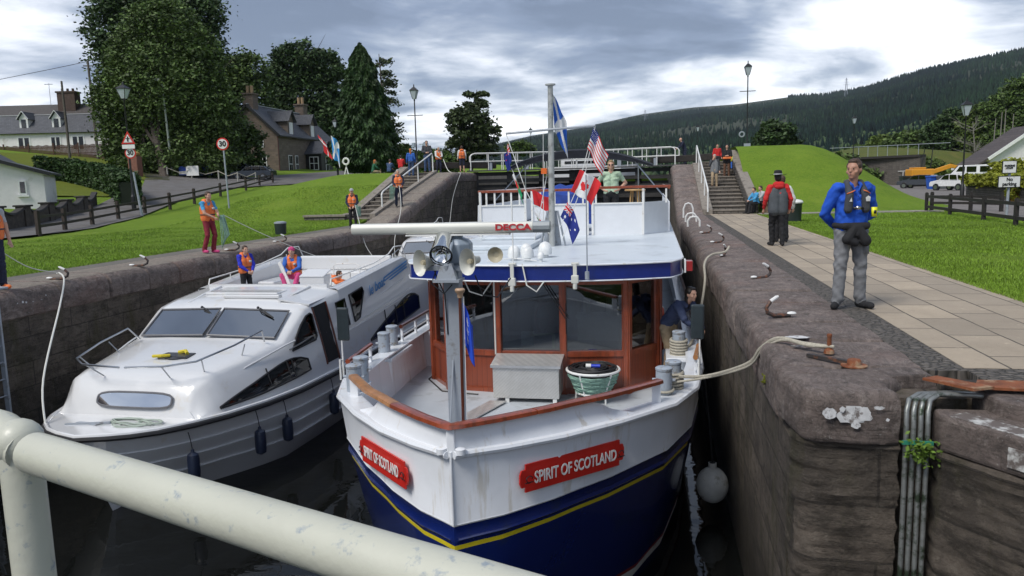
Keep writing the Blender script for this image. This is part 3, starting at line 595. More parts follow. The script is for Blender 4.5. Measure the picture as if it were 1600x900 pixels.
# ================================================================== upper lock gates
def gate(label, hx, mx_, sgn):
    t = thing('lock_gate', label, 'lock gate', (hx, 49.6, 0)); A = Vector((hx, 49.6, 0)); C_ = Vector((mx_, 51.6, 0)); d = (C_-A).normalized(); nrm = Vector((-d.y, d.x, 0))
    if nrm.y > 0: nrm = -nrm
    ln = (C_-A).length; P = lambda s, z, o=0: tuple(A+d*s+nrm*o+Vector((0, 0, z)))
    b = B()
    for z in (-2.6, -1.9, -1.2, -.5, .1, .7, 1.3, 1.85, 2.3): b.bar(P(0, z), P(ln, z), .34, .24)
    for s in (.15, ln*.35, ln*.67, ln-.15): b.bar(P(s, -3.4, .0), P(s, 2.45, .0), .3, .38, up=tuple(nrm))
    ob('frame', b, TIMB, t, world=True)
    b = B(); b.bar(P(0, -.9, -.14), P(ln, -.9, -.14), .06, 5.0); ob('planking', b, TIMB, t, world=True)
    b = B(); b.bar(P(-.4, 2.52, .1), P(ln, 2.52, .1), .95, .07); ob('walkway', b, M('walkway_grey', (.07, .07, .068), .8, var=.3), t, world=True)
    for off in (.52, -.38):
        b = B(); n = 7
        b.tube([P(-.2, 2.55, off), P(-.2, 3.45, off), P(-.1, 3.58, off), P(.1, 3.64, off), P(ln-.2, 3.64, off), P(ln, 3.58, off), P(ln+.05, 3.4, off), P(ln+.05, 2.55, off)], .035, 8)
        b.cyl(P(-.2, 3.12, off), P(ln, 3.12, off), .028, 8)
        ob('handrail', b, WPAINT, t, smooth=True, world=True)
        for k in range(1, n): b = B(); b.cyl(P(ln*k/n, 2.55, off), P(ln*k/n, 3.62, off), .026, 8); ob('rail_post', b, WPAINT, t, smooth=True, world=True)
    b = B(); b.bar(P(-4.2, 3.0, .0), P(1.5, 2.85, .0), .4, .4); ob('balance_beam', b, FENCEB, t, world=True, bevel=.03)
    b = B()
    for s in (1.2, 3.6): b.box((P(s, 0)[0]-.12, P(s, 0)[1]-.5, 2.55), (P(s, 0)[0]+.12, P(s, 0)[1]-.26, 3.0)); b.cyl((P(s, 0)[0], P(s, 0)[1]-.38, 3.0), (P(s, 0)[0]+.25, P(s, 0)[1]-.38, 3.25), .02, 6)
    ob('paddle_gear', b, GREYP, t, world=True); return t
gate('left leaf of upper lock gates with white handrails and black timber frame', XL-.2, -5.15, 1)
gate('right leaf of upper lock gates with white handrails and black timber frame', XR+.2, -5.05, -1)
# mooring hooks on both copings
HK = M('hook_iron', (.035, .03, .028), .6, var=.3, dirt=((.15, .06, .03), .4, 14))
def hook(label, x, y, z, rz, big=1.0, group='mooring hooks along the coping'):
    t = thing('mooring_hook', label, 'mooring hook', (x, y, z), rz, group)
    b = B(); s = big
    b.tube([(0.02*s, 0, .012), (.25*s, 0, .02), (.34*s, 0, .06), (.36*s, 0, .12), (.30*s, 0, .19), (.22*s, 0, .235)], [.026, .026, .026, .024, .022, .018], 8); ob('bar', b, HK, t, smooth=True)
    b = B(); b.tube([(.30*s, 0, .192), (.22*s, 0, .238), (.19*s, 0, .25)], [.0245, .0225, .012], 8); b.ball((.0, 0, .035), .04, 8, sc=(1.6, 1, .6)); ob('white_tip', b, WPAINT, t, smooth=True); return t
HL = ['bent iron mooring hook just in front of the man in blue', 'white tipped mooring hook on right coping beyond the nearest one', 'white tipped hook with a grey rope looped on, right coping', 'small mooring hook on right coping left of the man in red jacket', 'pair end hook on right coping short of the far white loops']
for (x, y, rz), lb in zip(((1.62, 9.45, .35+math.pi), (1.62, 12.95, .5), (1.42, 16.7, 1.2), (1.5, 20.3, .4), (1.45, 24.0, .3)), HL):
    hook(lb, x, y, .0, rz, .9)
for (x, y, rz), lb in zip(((-11.75, 13.2, .3), (-11.7, 15.6, .3), (-11.7, 19.6, .2), (-11.75, 22.5, .5)),
    ['mooring hook on left coping with the cruiser bow line over it', 'mooring hook lying on left coping between bow line and rope puller', 'mooring hook by the feet of the rope pulling man', 'far mooring hook on left coping beyond the rope pulling man']):
    hook(lb, x, y, 0, rz, 1.0)
for i, (x, y) in enumerate(((1.45, 30.5), (1.5, 34.0), (1.4, 27.5))):
    z = rampR(y); t = thing('mooring_ring', ['white painted iron mooring loop at foot of the right ramp', 'tall white mooring loop standing on the right ramp edge', 'low mooring loop on right coping before the ramp'][i], 'mooring loop', (x, y, z), 0, 'white mooring loops')
    b = B(); h = .62 if i == 1 else .34; b.tube([(-.2, 0, 0), (-.2, 0, h*.6), (-.12, 0, h*.93), (0, 0, h), (.12, 0, h*.93), (.2, 0, h*.6), (.2, 0, 0)], .038, 8); ob('loop', b, WPAINT, t, smooth=True)
# rusty bolt head & stub by the nearest rope
t = thing('mooring_pin', 'short rusty iron pin with the nearest boat rope tied round it', 'mooring pin', (1.62, 7.45, 0))
b = B(); b.lathe([(.05, 0), (.045, .03), (.022, .05), (.020, .15), (.026, .17), (.02, .185)], (0, 0, 0), 10); ob('pin', b, MATS['rusted_steel'], t, smooth=True)
t = thing('bolt_head', 'round rusty red bolt head set in the right coping', 'bolt', (1.72, 6.95, 0))
b = B(); b.lathe([(.11, 0), (.11, .01), (.06, .014), (.058, .05), (.05, .06)], (0, 0, 0), 14); ob('head', b, MATS['rusted_steel'], t, smooth=True)
b = B(); b.bar((1.4, 7.28, .02), (1.72, 6.98, .02), .05, .03); tag(ob('iron_strap', b, HK), 'flat iron strap leading to the rusty bolt', 'strap')
# foreground handrail of the bridge the photographer stands on
fr = thing('bridge_railing', 'chipped cream painted tube handrail crossing the lower left foreground', 'railing', (-.85, 1.0, .3))
CREAM = M('cream_rail_paint', (.50, .50, .42), .45, var=.05, scale=6, coat=.15, bump=.12, bscale=60, dirt=((.27, .31, .34), .10, 38))
pA = Vector((-.8563, .9045, 1.29)); pB = Vector((-.3305, .6947, 1.29)); dd = (pB-pA).normalized()
b = B(); b.tube([pA-dd*.005, pA+dd*.2, pB, pB+dd*1.6], .0290, 24)
ob('handrail', b, CREAM, fr, smooth=True, world=True)
b = B(); q = pA-dd*.046; b.tube([q+Vector((0, 0, .008)), q+Vector((-.0, 0, -.03)), q+Vector((0, 0, -1.1))], .028, 20); ob('post', b, CREAM, fr, smooth=True, world=True)
b = B(); b.ball(tuple(q+Vector((.0, 0, .010))), .0335, 20); b.tube([q+dd*.02, q-dd*.05+Vector((0, 0, .018)), q-dd*.4+Vector((0, 0, .02))], .0292, 20); ob('elbow', b, CREAM, fr, smooth=True, world=True)
# ================================================================== the blue and white passenger boat
CX, SY = -1.83, 6.58      # centreline x, stem y (top)
SB = thing('passenger_boat', 'large blue and white passenger boat with varnished wheelhouse lying in the lock', 'boat', (CX, SY+13, WZ))
HT = [0, .3, .75, 1.4, 2.3, 3.2, 4.5, 6, 10, 18, 24, 27, 28.5]
HB = [0.02, .44, .93, 1.47, 2.06, 2.36, 2.50, 2.55, 2.56, 2.54, 2.4, 2.0, 1.2]
HZ = [-.81, -.83, -.86, -.90, -.96, -1.0, -1.05, -1.08, -1.1, -1.1, -1.05, -1.0, -.98]
hb = lambda t: float(np.interp(t, HT, HB)); hz = lambda t: float(np.interp(t, HT, HZ))
ST = [0, .1, .3, .5, .75, 1.05, 1.4, 1.8, 2.3, 2.75, 3.2, 3.8, 4.5, 5.2, 6, 8, 10, 14, 18, 22, 24, 26, 27, 28, 28.5]
def hring(t):
    z0 = hz(t); fl = np.interp(t, [0, 1, 3, 6, 12], [.30, .46, .42, .22, .10]); w = hb(t)
    lv = [z0, z0-.05, -1.485, -1.50, -1.515, -1.62, -1.65, -1.68, -1.705, -1.75, -2.3, -2.95, -3.0, -3.12, -3.7]
    out = []
    for z in lv:
        k = max(0, (z0-z)/2.4); ww = max(w*(1-.0*k) - fl*k**1.4*min(w, 1)*1.3, .015)
        if abs(z+1.65) < .01: ww += .03
        if abs(z+1.50) < .001: ww += .012
        out.append((ww, z, -.25*0+k*.0+(.05*k if t < .2 else 0)))
    return out
bands = [0, 0, 0, 3, 1, 1, 1, 1, 2, 1, 1, 4, 3, 1]
b = B()
for s in (-1, 1):
    b.loft([[(CX+s*w, SY+t+dy, z) for w, z, dy in hring(t)] for t in ST], False, mis=bands)
b.loft([[(CX-w, SY+dy, z) for w, z, dy in hring(0)], [(CX, SY+dy-.012, z) for w, z, dy in hring(0)], [(CX+w, SY+dy, z) for w, z, dy in hring(0)]], False, mis=bands)
ww, _, _ = hring(28.5)[0]; b.loft([[(CX+s*w, SY+28.5, z) for w, z, _ in hring(28.5)] for s in (-1, 1)], False, mis=bands)
ob('hull', b, [HULLW, BLUE, YEL, WPAINT, REDB], SB, smooth=True, world=True)
# rubbing moulding at deck edge
for s in (-1, 1):
    b = B(); b.tube([(CX+s*(hb(t)+.012), SY+t-(.02 if t == 0 else 0), hz(t)) for t in ST[:-3]], .038, 8); ob('rubbing_strake', b, HULLW, SB, smooth=True, world=True)
# bulwark plate up to the wooden rail at the bow, dropping in a curve
def rb(t): return float(np.interp(t, [0, .3, .75, 1.4, 2.3, 3, 28], [.015, .36, .80, 1.32, 1.88, 2.2, 2.5]))
def rz_(t): return float(np.interp(t, [0, 1, 2.3, 3.3, 5, 10], [-.535, -.58, -.68, -.74, -.78, -.8]))
def platez(t, s): 
    a, e_ = (1.15, 1.75) if s > 0 else (1.0, 1.5)
    k = smooth(a, e_, t); return (rz_(t)-.03)*(1-k) + (hz(t)+.035)*k
PT = axis(0, 3.0, 30)
for s in (-1, 1):
    b = B()
    b.loft([[(CX+s*(hb(t)-.0), SY+t, hz(t)), (CX+s*(rb(t)*.75+hb(t)*.25 if platez(t, s) > hz(t)+.1 else hb(t)-.03), SY+t+.01, (hz(t)+platez(t, s))/2), (CX+s*(rb(t) if platez(t, s) > hz(t)+.1 else hb(t)-.05), SY+t+.02, platez(t, s)), (CX+s*max(rb(t)-.03, 0), SY+t+.06, platez(t, s)), (CX+s*max(hb(t)-.12, 0), SY+t+.08, hz(t)-.02)] for t in PT], False)
    ob('bulwark', b, HULLW, SB, smooth=True, world=True)
# cap plate and inner bulwark
for s in (-1, 1):
    b = B(); b.loft([[(CX+s*(hb(t)+.0), SY+t, hz(t)+.01), (CX+s*(hb(t)+.0), SY+t, hz(t)+.035), (CX+s*max(hb(t)-.2, 0), SY+t+.1, hz(t)+.035), (CX+s*max(hb(t)-.2, 0), SY+t+.1, hz(t)+.01)] for t in ST[:-3]], True, True); ob('cap_plate', b, HULLW, SB, smooth=True, world=True)
    b = B(); b.loft([[(CX+s*max(hb(t)-.1, 0), SY+t+.1, hz(t)), (CX+s*max(hb(t)-.16, 0), SY+t+.12, -1.78)] for t in ST[:-3]], False); ob('inner_bulwark', b, HULLW, SB, world=True)
b = B()
pl = [(CX-max(hb(t)-.12, 0), SY+t+.1) for t in ST[:-3]]; pr = [(CX+max(hb(t)-.12, 0), SY+t+.1) for t in ST[:-3]][::-1]
b.add([(x, y, -1.75) for x, y in pl+pr], [tuple(range(len(pl+pr)))]); ob('deck', b, DECKG, SB, world=True)
# breasthook plate inside the bow
b = B(); b.slab([(CX, SY+.1, hz(0)-.02), (CX+hb(.9)-.1, SY+.95, hz(.9)-.02), (CX+.35, SY+.75, hz(.9)-.03), (CX, SY+.62, hz(.9)-.03), (CX-.35, SY+.75, hz(.9)-.03), (CX-hb(.9)+.1, SY+.95, hz(.9)-.02)], .02); ob('breasthook', b, HULLW, SB, world=True)
# varnished cap rail, right run and left run (left fore end weathered lighter)
def rail(t0, t1, s, mat, n=16):
    b = B(); r_ = []
    for t in axis(t0, t1, n):
        x, y, z = CX+s*(rb(t)), SY+t, rz_(t); nx = s*.8; ny = -.6
        w = .062; r_.append([(x+nx*w, y+ny*w, z-.022), (x+nx*w*.9, y+ny*w*.9, z+.014), (x+nx*w*.5, y+ny*w*.5, z+.024), (x-nx*w*.5, y-ny*w*.5, z+.024), (x-nx*w*.9, y-ny*w*.9, z+.014), (x-nx*w, y-ny*w, z-.022)])
    if t0 == 0: r_[0] = [(CX+(p[0]-CX)*.0+ (0), SY-.06+i*.024, p[2]) for i, p in enumerate(r_[0])]
    b.loft(r_, True, True); ob('cap_rail', b, mat, SB, smooth=True, world=True)
rail(0, .72, -1, VARN); rail(.725, 2.25, -1, VARNL); rail(0, .62, 1, VARN); rail(.63, 2.35, 1, VARN)
for s, t in ((-1, 2.2), (1, 2.28)):
    b = B(); b.box((CX+s*rb(t)-.05, SY+t-.03, hz(t)), (CX+s*rb(t)+.05, SY+t+.03, rz_(t)-.02)); ob('rail_stanchion', b, HULLW, SB, world=True)
# twin bollards
BOL = M('bollard_grey', (.33, .37, .42), .4, var=.08, dirt=((.22, .2, .18), .3, 12))
def bollard(x, y, zt, zb, hl=.36):
    b = B(); b.lathe([(.098, -.05), (.098, -hl)], (x, y, zt), 20); b.lathe([(.0, .0), (.085, .0), (.104, -.012), (.104, -.03), (.098, -.045)], (x, y, zt), 20); b.cyl((x-.14, y, zt-hl*.45), (x+.14, y, zt-hl*.45), .02, 8)
    o = ob('bollard', b, BOL, SB, smooth=True, world=True)
    b = B(); b.cyl((x, y, zb), (x, y, zt-hl), .125, 20); ob('bollard_post', b, HULLW, SB, smooth=True, world=True)
for x, y, zt in ((.13, 9.28, -.60), (.25, 9.62, -.60), (-3.76, 9.05, -.58), (-3.84, 9.5, -.58)): bollard(x, y, zt, -1.0)
for x, y, zt in ((.40, 12.2, -.72), (-4.33, 11.75, -.70), (-4.40, 12.35, -.70)): bollard(x, y, zt, -1.75, .42)
b = B(); b.box((-4.5, 11.5, -1.14), (-4.12, 12.6, -1.08)); b.box((.2, 11.9, -1.16), (.6, 12.6, -1.10)); ob('bollard_shelf', b, HULLW, SB, world=True, bevel=.01)
# small white stanchions with mid rails, wooden side rails aft of the bollards
def siderail(s, t0, t1, mat=VARND, z0=.0):
    P = [(CX+s*(hb(t)-.03), SY+t, rz_(t)+.0+z0) for t in axis(t0, t1, 12)]
    b = B(); b.tube(P, .036, 8); ob('side_rail', b, mat, SB, smooth=True, world=True)
    b = B(); b.tube([(x, y, z-.17) for x, y, z in P], .014, 6); ob('mid_rail', b, HULLW, SB, smooth=True, world=True)
    for t in axis(t0+.05, t1-.05, max(2, int((t1-t0)/.8))):
        b = B(); x = CX+s*(hb(t)-.03); b.box((x-.02, SY+t-.02, hz(t)), (x+.02, SY+t+.02, rz_(t)+z0)); ob('stanchion', b, HULLW, SB, world=True)
siderail(-1, 3.25, 4.5, VARN); siderail(-1, 6.1, 15); siderail(1, 3.75, 4.6, VARNL, .03); siderail(1, 6.6, 15)
for s, x0, y0, hgt in ((1, .62, 10.45, .28), (-1, -4.35, 10.1, .28)):
    b = B(); b.tube([(x0, y0, hz(4)), (x0, y0, -.78), (x0-.02*s, y0-.15, -.74), (x0-.02*s, y0-.15, hz(4))], .014, 6); b.cyl((x0, y0, -.8), (x0, y0, -.15), .012, 6); ob('mirror_arm', b, WPAINT, SB, smooth=True, world=True)
    b = B(); b.box((x0-.09-.03*s, y0-.02, -.50), (x0+.09-.03*s, y0+.03, -.02)); ob('mirror', b, M('mirror_case', (.03, .04, .045), .25), SB, world=True, bevel=.03)
b = B()
for t in (7.2, 8.6, 10, 11.4): b.box((CX-hb(t)+.12, SY+t-.04, -1.75), (CX-hb(t)+.24, SY+t+.04, hz(t))); b.box((CX+hb(t)-.24, SY+t-.04, -1.75), (CX+hb(t)-.12, SY+t+.04, hz(t)))
ob('bulwark_frame', b, HULLW, SB, world=True)
b = B(); b.lathe([(.06, 0), (.06, .05), (.04, .07), (.04, .14), (.075, .16), (.075, .2), (.05, .22)], (-3.55, 9.9, -1.75), 14); ob('deck_valve', b, STEEL, SB, smooth=True, world=True)
# name boards following the hull
def nameboard(s, ta, tb, za, zb, lab):
    n = 10; f = []; bk = []
    def P(t, z, o): 
        k = (hz(t)-z)/2.4; w = hb(t)-np.interp(t, [0, 1, 3, 6], [.30, .46, .42, .22])*max(k, 0)**1.4*min(hb(t), 1)*1.3
        t2 = t+.02; w2 = hb(t2); dx, dy = (w2-hb(t)), .02; l_ = math.hypot(dx, dy); return Vector((CX+s*(w+o*dy/l_), SY+t-o*dx/l_, z))
    A = P(ta, (za+zb)/2, .016); C_ = P(tb, (za+zb)/2-.055, .016); xd = (C_-A).normalized(); ln = (C_-A).length; zu = Vector((0, 0, 1)); yd = (zu-xd*zu.dot(xd)).normalized(); nn = (xd.cross(yd) if s > 0 else yd.cross(xd)).normalized()
    if nn.y > 0: nn = -nn
    M0 = (A+C_)/2+nn*.03; h = (zb-za)/2
    out = []
    for (u, v) in ((-1, -.62), (-.93, -.62), (-.93, -1), (.93, -1), (.93, -.62), (1, -.62), (1.03, -.3), (1.03, .3), (1, .62), (.93, .62), (.93, 1), (-.93, 1), (-.93, .62), (-1, .62), (-1.03, .3), (-1.03, -.3)):
        out.append(M0+xd*u*ln/2+yd*v*h)
    b = B(); b.slab(out, .018)
    o = ob('name_board', b, RED, SB, world=True, label=lab)
    b = B()
    xr = xd if xd.x > 0 else -xd
    textob('lettering', 'SPIRIT OF SCOTLAND', .165, WPAINT, o, frame_m(M0+nn*.037-yd*.0, xr, yd), .002, .003, .70 if s > 0 else .58)
    for u in (-1, 1):
        pts = [M0+nn*.039+xd*u*ln*.455+xd*math.cos(a)*.035*(1+.2*math.sin(3*a))+yd*math.sin(a)*.035 for a in axis(0, 2*math.pi*.9, 14)]; b = B(); b.tube(pts, .005, 5); b.tube([M0+nn*.039+xd*u*ln*.455-yd*.03-xd*.05, M0+nn*.039+xd*u*ln*.455-yd*.03+xd*.05], .005, 5)
        ob('rope_ornament', b, BLACK, o, world=True)
nameboard(1, .42, 1.46, -1.32, -1.04, 'red name board on the right side of the bow')
nameboard(-1, .38, 1.30, -1.32, -1.04, 'red name board on the left side of the bow')
b = B(); b.tube([(CX, SY-.015, -.78), (CX, SY-.015, -1.2), (CX, SY-.01, -1.49)], .012, 8); ob('stem_bar', b, HULLW, SB, world=True, smooth=True)
for q_ in (-.09, .09): b = B(); b.lathe([(.05, 0), (.05, .05), (.03, .06)], (CX+q_, SY+.0, -.80), 10); ob('bow_fairlead', b, HULLW, SB, world=True, smooth=True)
b = B(); b.box((CX-.04, SY-.012, -.84), (CX+.04, SY+.06, -.565)); ob('stem_head', b, HULLW, SB, world=True, bevel=.01)
# --- wheelhouse
WHP = [(-3.78, 18), (-3.78, 12.85), (-3.34, 12.2), (-2.48, 12.08), (-1.42, 12.08), (-.42, 12.2), (.06, 12.85), (.06, 18)]
WH = thing('wheelhouse', '', '', (0, 0, 0)); 
for k_ in ('label', 'category'): del WH[k_]
WH.parent = SB; WH.matrix_parent_inverse = Matrix.Identity(4); WH.location = PW[SB.name].inverted() @ Vector((0, 0, 0)); PW[WH.name] = Matrix.Identity(4)
zt_, zb_ = .16, -1.75
PANELM = None
def plank():
    m, t, b_ = tree_nodes('mahogany_planks'); v = objcoord(t); x = sepz(t, v, 0); y = sepz(t, v, 1)
    fr_ = math_('FRACT', math_('MULTIPLY', math_('ADD', x, math_('MULTIPLY', y, .6, tree=t), tree=t), 12.5, tree=t), tree=t)
    g = mrange(t, math_('ABSOLUTE', math_('SUBTRACT', fr_, .5, tree=t), tree=t), .42, .5)
    base = mixc(t, noise(t, swiz(t, v, (0, 1, 2), (8, 8, .7)), 2.2, 6), (.16, .032, .014), (.30, .064, .024)); base = mixc(t, math_('MULTIPLY', g, .6, tree=t), base, (.05, .012, .006))
    t.links.new(base, b_.inputs['Base Color']); b_.inputs['Roughness'].default_value = .35; b_.inputs['Coat Weight'].default_value = .35; t.links.new(bumpn(t, g, -.6, .006), b_.inputs['Normal']); return m
PLANK = plank()
for i in range(len(WHP)-1):
    p, q = Vector((*WHP[i], 0)), Vector((*WHP[i+1], 0)); d = (q-p).normalized(); ln = (q-p).length; nrm = Vector((d.y, -d.x, 0))   # outward?
    ctr = Vector((CX, 15, 0)); 
    if (p-ctr).dot(nrm) < 0: nrm = -nrm
    side = i in (0, 6)
    nwin = 4 if side else 1
    fr_w = .07
    def PP(s, z, o=0): return tuple(p+d*s+nrm*o+Vector((0, 0, z)))
    b = B(); b.bar(PP(.0, -1.43), PP(ln, -1.43), .05, .64); ob('lower_panel', b, PLANK, WH, world=True)
    b = B(); b.bar(PP(0, zt_-.06, .01), PP(ln, zt_-.06, .01), .08, .14); b.bar(PP(0, -1.09, .012), PP(ln, -1.09, .012), .085, .09); b.bar(PP(0, -1.72, .008), PP(ln, -1.72, .008), .07, .08)
    for k in range(nwin+1):
        s_ = ln*k/nwin; b.bar(PP(s_, zb_, .014), PP(s_, zt_, .014), .10, .13, up=tuple(nrm))
        if 0 < k < nwin or nwin == 1:
            pass
    ob('frame', b, VARN, WH, world=True)
    for k in range(nwin):
        b = B(); b.bar(PP(ln*k/nwin+.06, -.495, -.005), PP(ln*(k+1)/nwin-.06, -.495, -.005), .008, 1.14); ob('window', b, GLASS, WH, world=True)
b = B(); b.add([(x, y, -1.735) for x, y in WHP], [tuple(range(8))]); b.box((-3.7, 17.7, -1.73), (0, 17.75, .1)); b.box((-3.4, 13.0, -1.73), (-.2, 13.35, -.98)); ob('interior', b, M('wheelhouse_interior', (.20, .16, .13), .7), WH, world=True)
b = B(); b.box((-2.2, 12.6, -1.0), (-1.6, 12.9, -.9)); b.box((-2.6, 13.6, -1.2), (-2.1, 14.1, -.55)); b.box((-1.3, 13.9, -1.2), (-.8, 14.3, -.5)); b.ball((-1.95, 14.0, -.45), .14, 10); ob('seats', b, M('seat_leather', (.04, .042, .05), .5), WH, world=True, bevel=.05)
b = B(); pts = [(-1.75+.3*math.cos(a), 13.2+.1*math.sin(a), -.72+.3*math.sin(a)) for a in axis(0, 2*math.pi, 18)]; b.tube(pts, .018, 6)
for a in axis(0, math.pi, 3): b.cyl((-1.75-.3*math.cos(a), 13.2-.1*math.sin(a), -.72-.3*math.sin(a)), (-1.75+.3*math.cos(a), 13.2+.1*math.sin(a), -.72+.3*math.sin(a)), .012, 6)
ob('steering_wheel', b, VARN, WH, smooth=True, world=True)
b = B(); b.box((-1.25, 12.7, -1.0), (-.5, 13.0, -.62)); b.box((-1.28, 12.65, -.62), (-.46, 13.05, -.57)); b.cyl((-1.1, 12.85, -.57), (-1.1, 12.85, -.3), .06, 12); b.cyl((-.72, 12.85, -.57), (-.72, 12.85, -.3), .06, 12); ob('cream_reflection_block', b, M('cream_reflection_block', (.62, .60, .52), .5), WH, world=True, bevel=.01)  # made-up cream block and posts imitating bollards mirrored in the pane
b = B(); b.box((-2.15, 12.32, -1.02), (-1.95, 12.45, -.8)); ob('papers', b, WPAINT, WH, world=True)
b = B(); b.bar((-1.95, 12.33, -.84), (-1.6, 12.33, -.82), .05, .03); b.bar((-1.61, 12.33, -1.05), (-1.61, 12.33, -.82), .05, .04, up=(0, 1, 0)); ob('yellow_bracket', b, M('pale_yellow_plastic', (.50, .55, .22), .5), WH, world=True)
b = B()
for x, q in ((-1.75, 1), (-1.70, 1)): b.cyl((x, 12.0, .1), (x+.38, 11.98, -.5), .008, 6)
b.cyl((-1.36, 11.97, -.25), (-1.36, 11.97, -.75), .007, 6); ob('wiper', b, BLACK, WH, world=True)
b = B(); b.cyl((-2.52, 12.0, .1), (-2.52, 12.0, -1.1), .014, 8); ob('drain_pipe', b, PLASW, WH, world=True)
b = B(); b.tube([(-3.9, 12.95, -1.74), (-3.9, 12.75, -1.735), (-3.45, 12.0, -1.735), (-2.8, 11.85, -1.735)], .012, 6); ob('cable', b, BLACK, WH, world=True)
# --- roof / upper deck with blue fascia
front = []
for k in range(25):
    a = k/24; x = -4.12+a*(.47+4.12); y = 12.15-.55*(1-abs(2*a-1)**2.2)
    front.append((x, y))
front[0] = (-4.08, 12.45); front[-1] = (.44, 12.45); front.insert(0, (-4.1, 12.7)); front.append((.48, 12.7))
FR = front+[(.5, 17.9), (-4.1, 17.9)]
FR2 = front+[(.5, 31.5), (-4.1, 31.5)]
b = B(); b.prism(FR2, .385, .405); ob('roof_deck', b, ROOFW, SB, world=True)
b = B(); b.prism([(CX+(x-CX)*.995, y+(.02 if y < 13 else 0)) for x, y in FR2], .15, .384); ob('fascia', b, M('royal_blue_paint', (.008, .022, .17), .3, coat=.3), SB, world=True)
b = B(); b.tube([(x, y-.005, .392) for x, y in front]+[(.5, 31.5, .392)], .016, 6); b.tube([(x, y-.004, .147) for x, y in front]+[(.5, 31.5, .147)], .012, 6); ob('roof_bead', b, HULLW, SB, smooth=True, world=True)
b = B(); b.prism([(CX+(x-CX)*.94, y+.15) for x, y in FR2], .130, .149); ob('soffit', b, HULLW, SB, world=True)
# aft body below the roof (saloon sides)
b = B(); b.box((-3.85, 18.0, -1.75), (.1, 31, .14)); ob('saloon', b, HULLW, SB, world=True)
b = B()
for k in range(7):
    for x in (-3.862, .112): b.box((x-.006, 18.5+k*1.7, -.9), (x+.006, 19.6+k*1.7, -.1))
ob('saloon_windows', b, GLASSD, SB, world=True)
# navigation lamps, front floodlights on the fascia, port box
for x, y, zz in ((-.91-.25, 11.56, .16), (-2.13, 11.57, .12)):
    b = B(); b.box((x-.055, y-.09, zz-.03), (x+.055, y+.0, zz+.09)); b.box((x-.06, y-.03, .405), (x+.06, y+.05, .44)); b.box((x-.03, y-.05, zz+.08), (x+.03, y-.02, .44)); b.cyl((x, y-.06, zz-.03), (x, y-.06, zz-.12), .035, 10); ob('deck_lamp', b, PLASW, SB, world=True, bevel=.012)
b = B(); b.box((.50, 12.40, .20), (.62, 12.62, .36)); ob('red_lamp_box', b, M('red_lamp_glass', (.30, .02, .02), .2), SB, world=True, bevel=.01)
b = B(); b.box((.49, 12.38, .18), (.515, 12.64, .38)); ob('lamp_bracket', b, WPAINT, SB, world=True)
b = B(); b.tube([(-3.02, 12.0, .15), (-2.9, 11.9, -.05), (-2.7, 11.92, -.12), (-2.55, 12.0, .1)], .012, 6); b.tube([(-1.98, 11.6, .42), (-1.9, 11.5, .1), (-1.75, 11.5, .0), (-1.65, 11.6, .14)], .012, 6); ob('cable', b, PLASW, SB, smooth=True, world=True)
for x, y, r_ in ((-2.23, 12.3, .105), (-1.98, 12.15, .10), (-1.78, 12.75, .115), (-2.1, 12.75, .10), (-1.75, 12.05, .055)):
    b = B(); b.lathe([(r_, 0), (r_*1.02, r_*.6), (r_*.9, r_*1.25), (r_*.6, r_*1.65), (.02, r_*1.85)], (x, y, .46), 18); b.cyl((x, y, .40), (x, y, .47), r_*.5, 10); ob('antenna_dome', b, M('dome_white', (.74, .75, .74), .35), SB, smooth=True, world=True)
b = B(); b.tube([(-2.6, 11.9, .43), (-2.2, 12.0, .47), (-1.8, 11.95, .43)], .01, 6); b.cyl((-2.14, 11.72, .4), (-2.14, 11.72, 1.35), .012, 6); ob('aerial', b, WPAINT, SB, world=True)
b = B(); b.cyl((-.98, 11.58, .2), (-.98, 11.58, 1.75), .010, 6); b.cyl((-.98, 11.57, .18), (-.98, 11.57, .3), .035, 8); ob('whip_aerial', b, GREYP, SB, world=True)
# hatch coaming / raised centre section behind radar
b = B(); b.box((-3.6, 14.2, .406), (-2.25, 17.4, .50)); b.box((-3.5, 15.5, .50), (-2.35, 17.3, .56)); ob('roof_hatch', b, ROOFW, SB, world=True, bevel=.02)
# --- main mast, leaning slightly
mb, mt = Vector((-1.95, 15.0, .40)), Vector((-1.93, 15.0, 3.48))
mast = thing('mast', '', '', (0, 0, 0))
for k_ in ('label', 'category'): del mast[k_]
mast.parent = SB; mast.location = PW[SB.name].inverted() @ Vector((0, 0, 0)); PW[mast.name] = Matrix.Identity(4)
b = B(); b.tube([mb, mb.lerp(mt, .5), mt], [.062, .06, .052], 14); b.lathe([(.055, 0), (.1, .015), (.1, .04), (.0, .045)], tuple(mt), 14); ob('pole', b, M('mast_aluminium', (.42, .43, .42), .4, .3, dirt=((.25, .25, .24), .3, 5)), mast, smooth=True, world=True)
b = B(); b.tube([(-2.82, 15.0, 2.62), (-1.93, 14.92, 2.66), (-1.08, 15.0, 2.70)], .022, 8); ob('yard', b, GREYP, mast, smooth=True, world=True)
b = B(); b.slab([(-2.12, 15.05, .41), (-1.78, 15.15, .41), (-1.86, 15.05, 1.1), (-2.06, 15.03, 1.1)], .02); b.bar((-1.7, 15.1, .41), (-1.84, 15.05, 1.1), .05, .03); b.bar((-2.2, 15.1, .41), (-2.03, 15.05, 1.1), .05, .03); ob('mast_foot', b, GREYP, mast, world=True)
def crom(P, n=6):
    P = [Vector(p) for p in P]; out = []
    for i in range(len(P)-1):
        a, b_, c, d = P[max(i-1, 0)], P[i], P[i+1], P[min(i+2, len(P)-1)]
        for k in range(n): t = k/n; out.append(.5*((2*b_)+(c-a)*t+(2*a-5*b_+4*c-d)*t*t+(3*b_-a-3*c+d)*t**3))
    return out+[P[-1]]
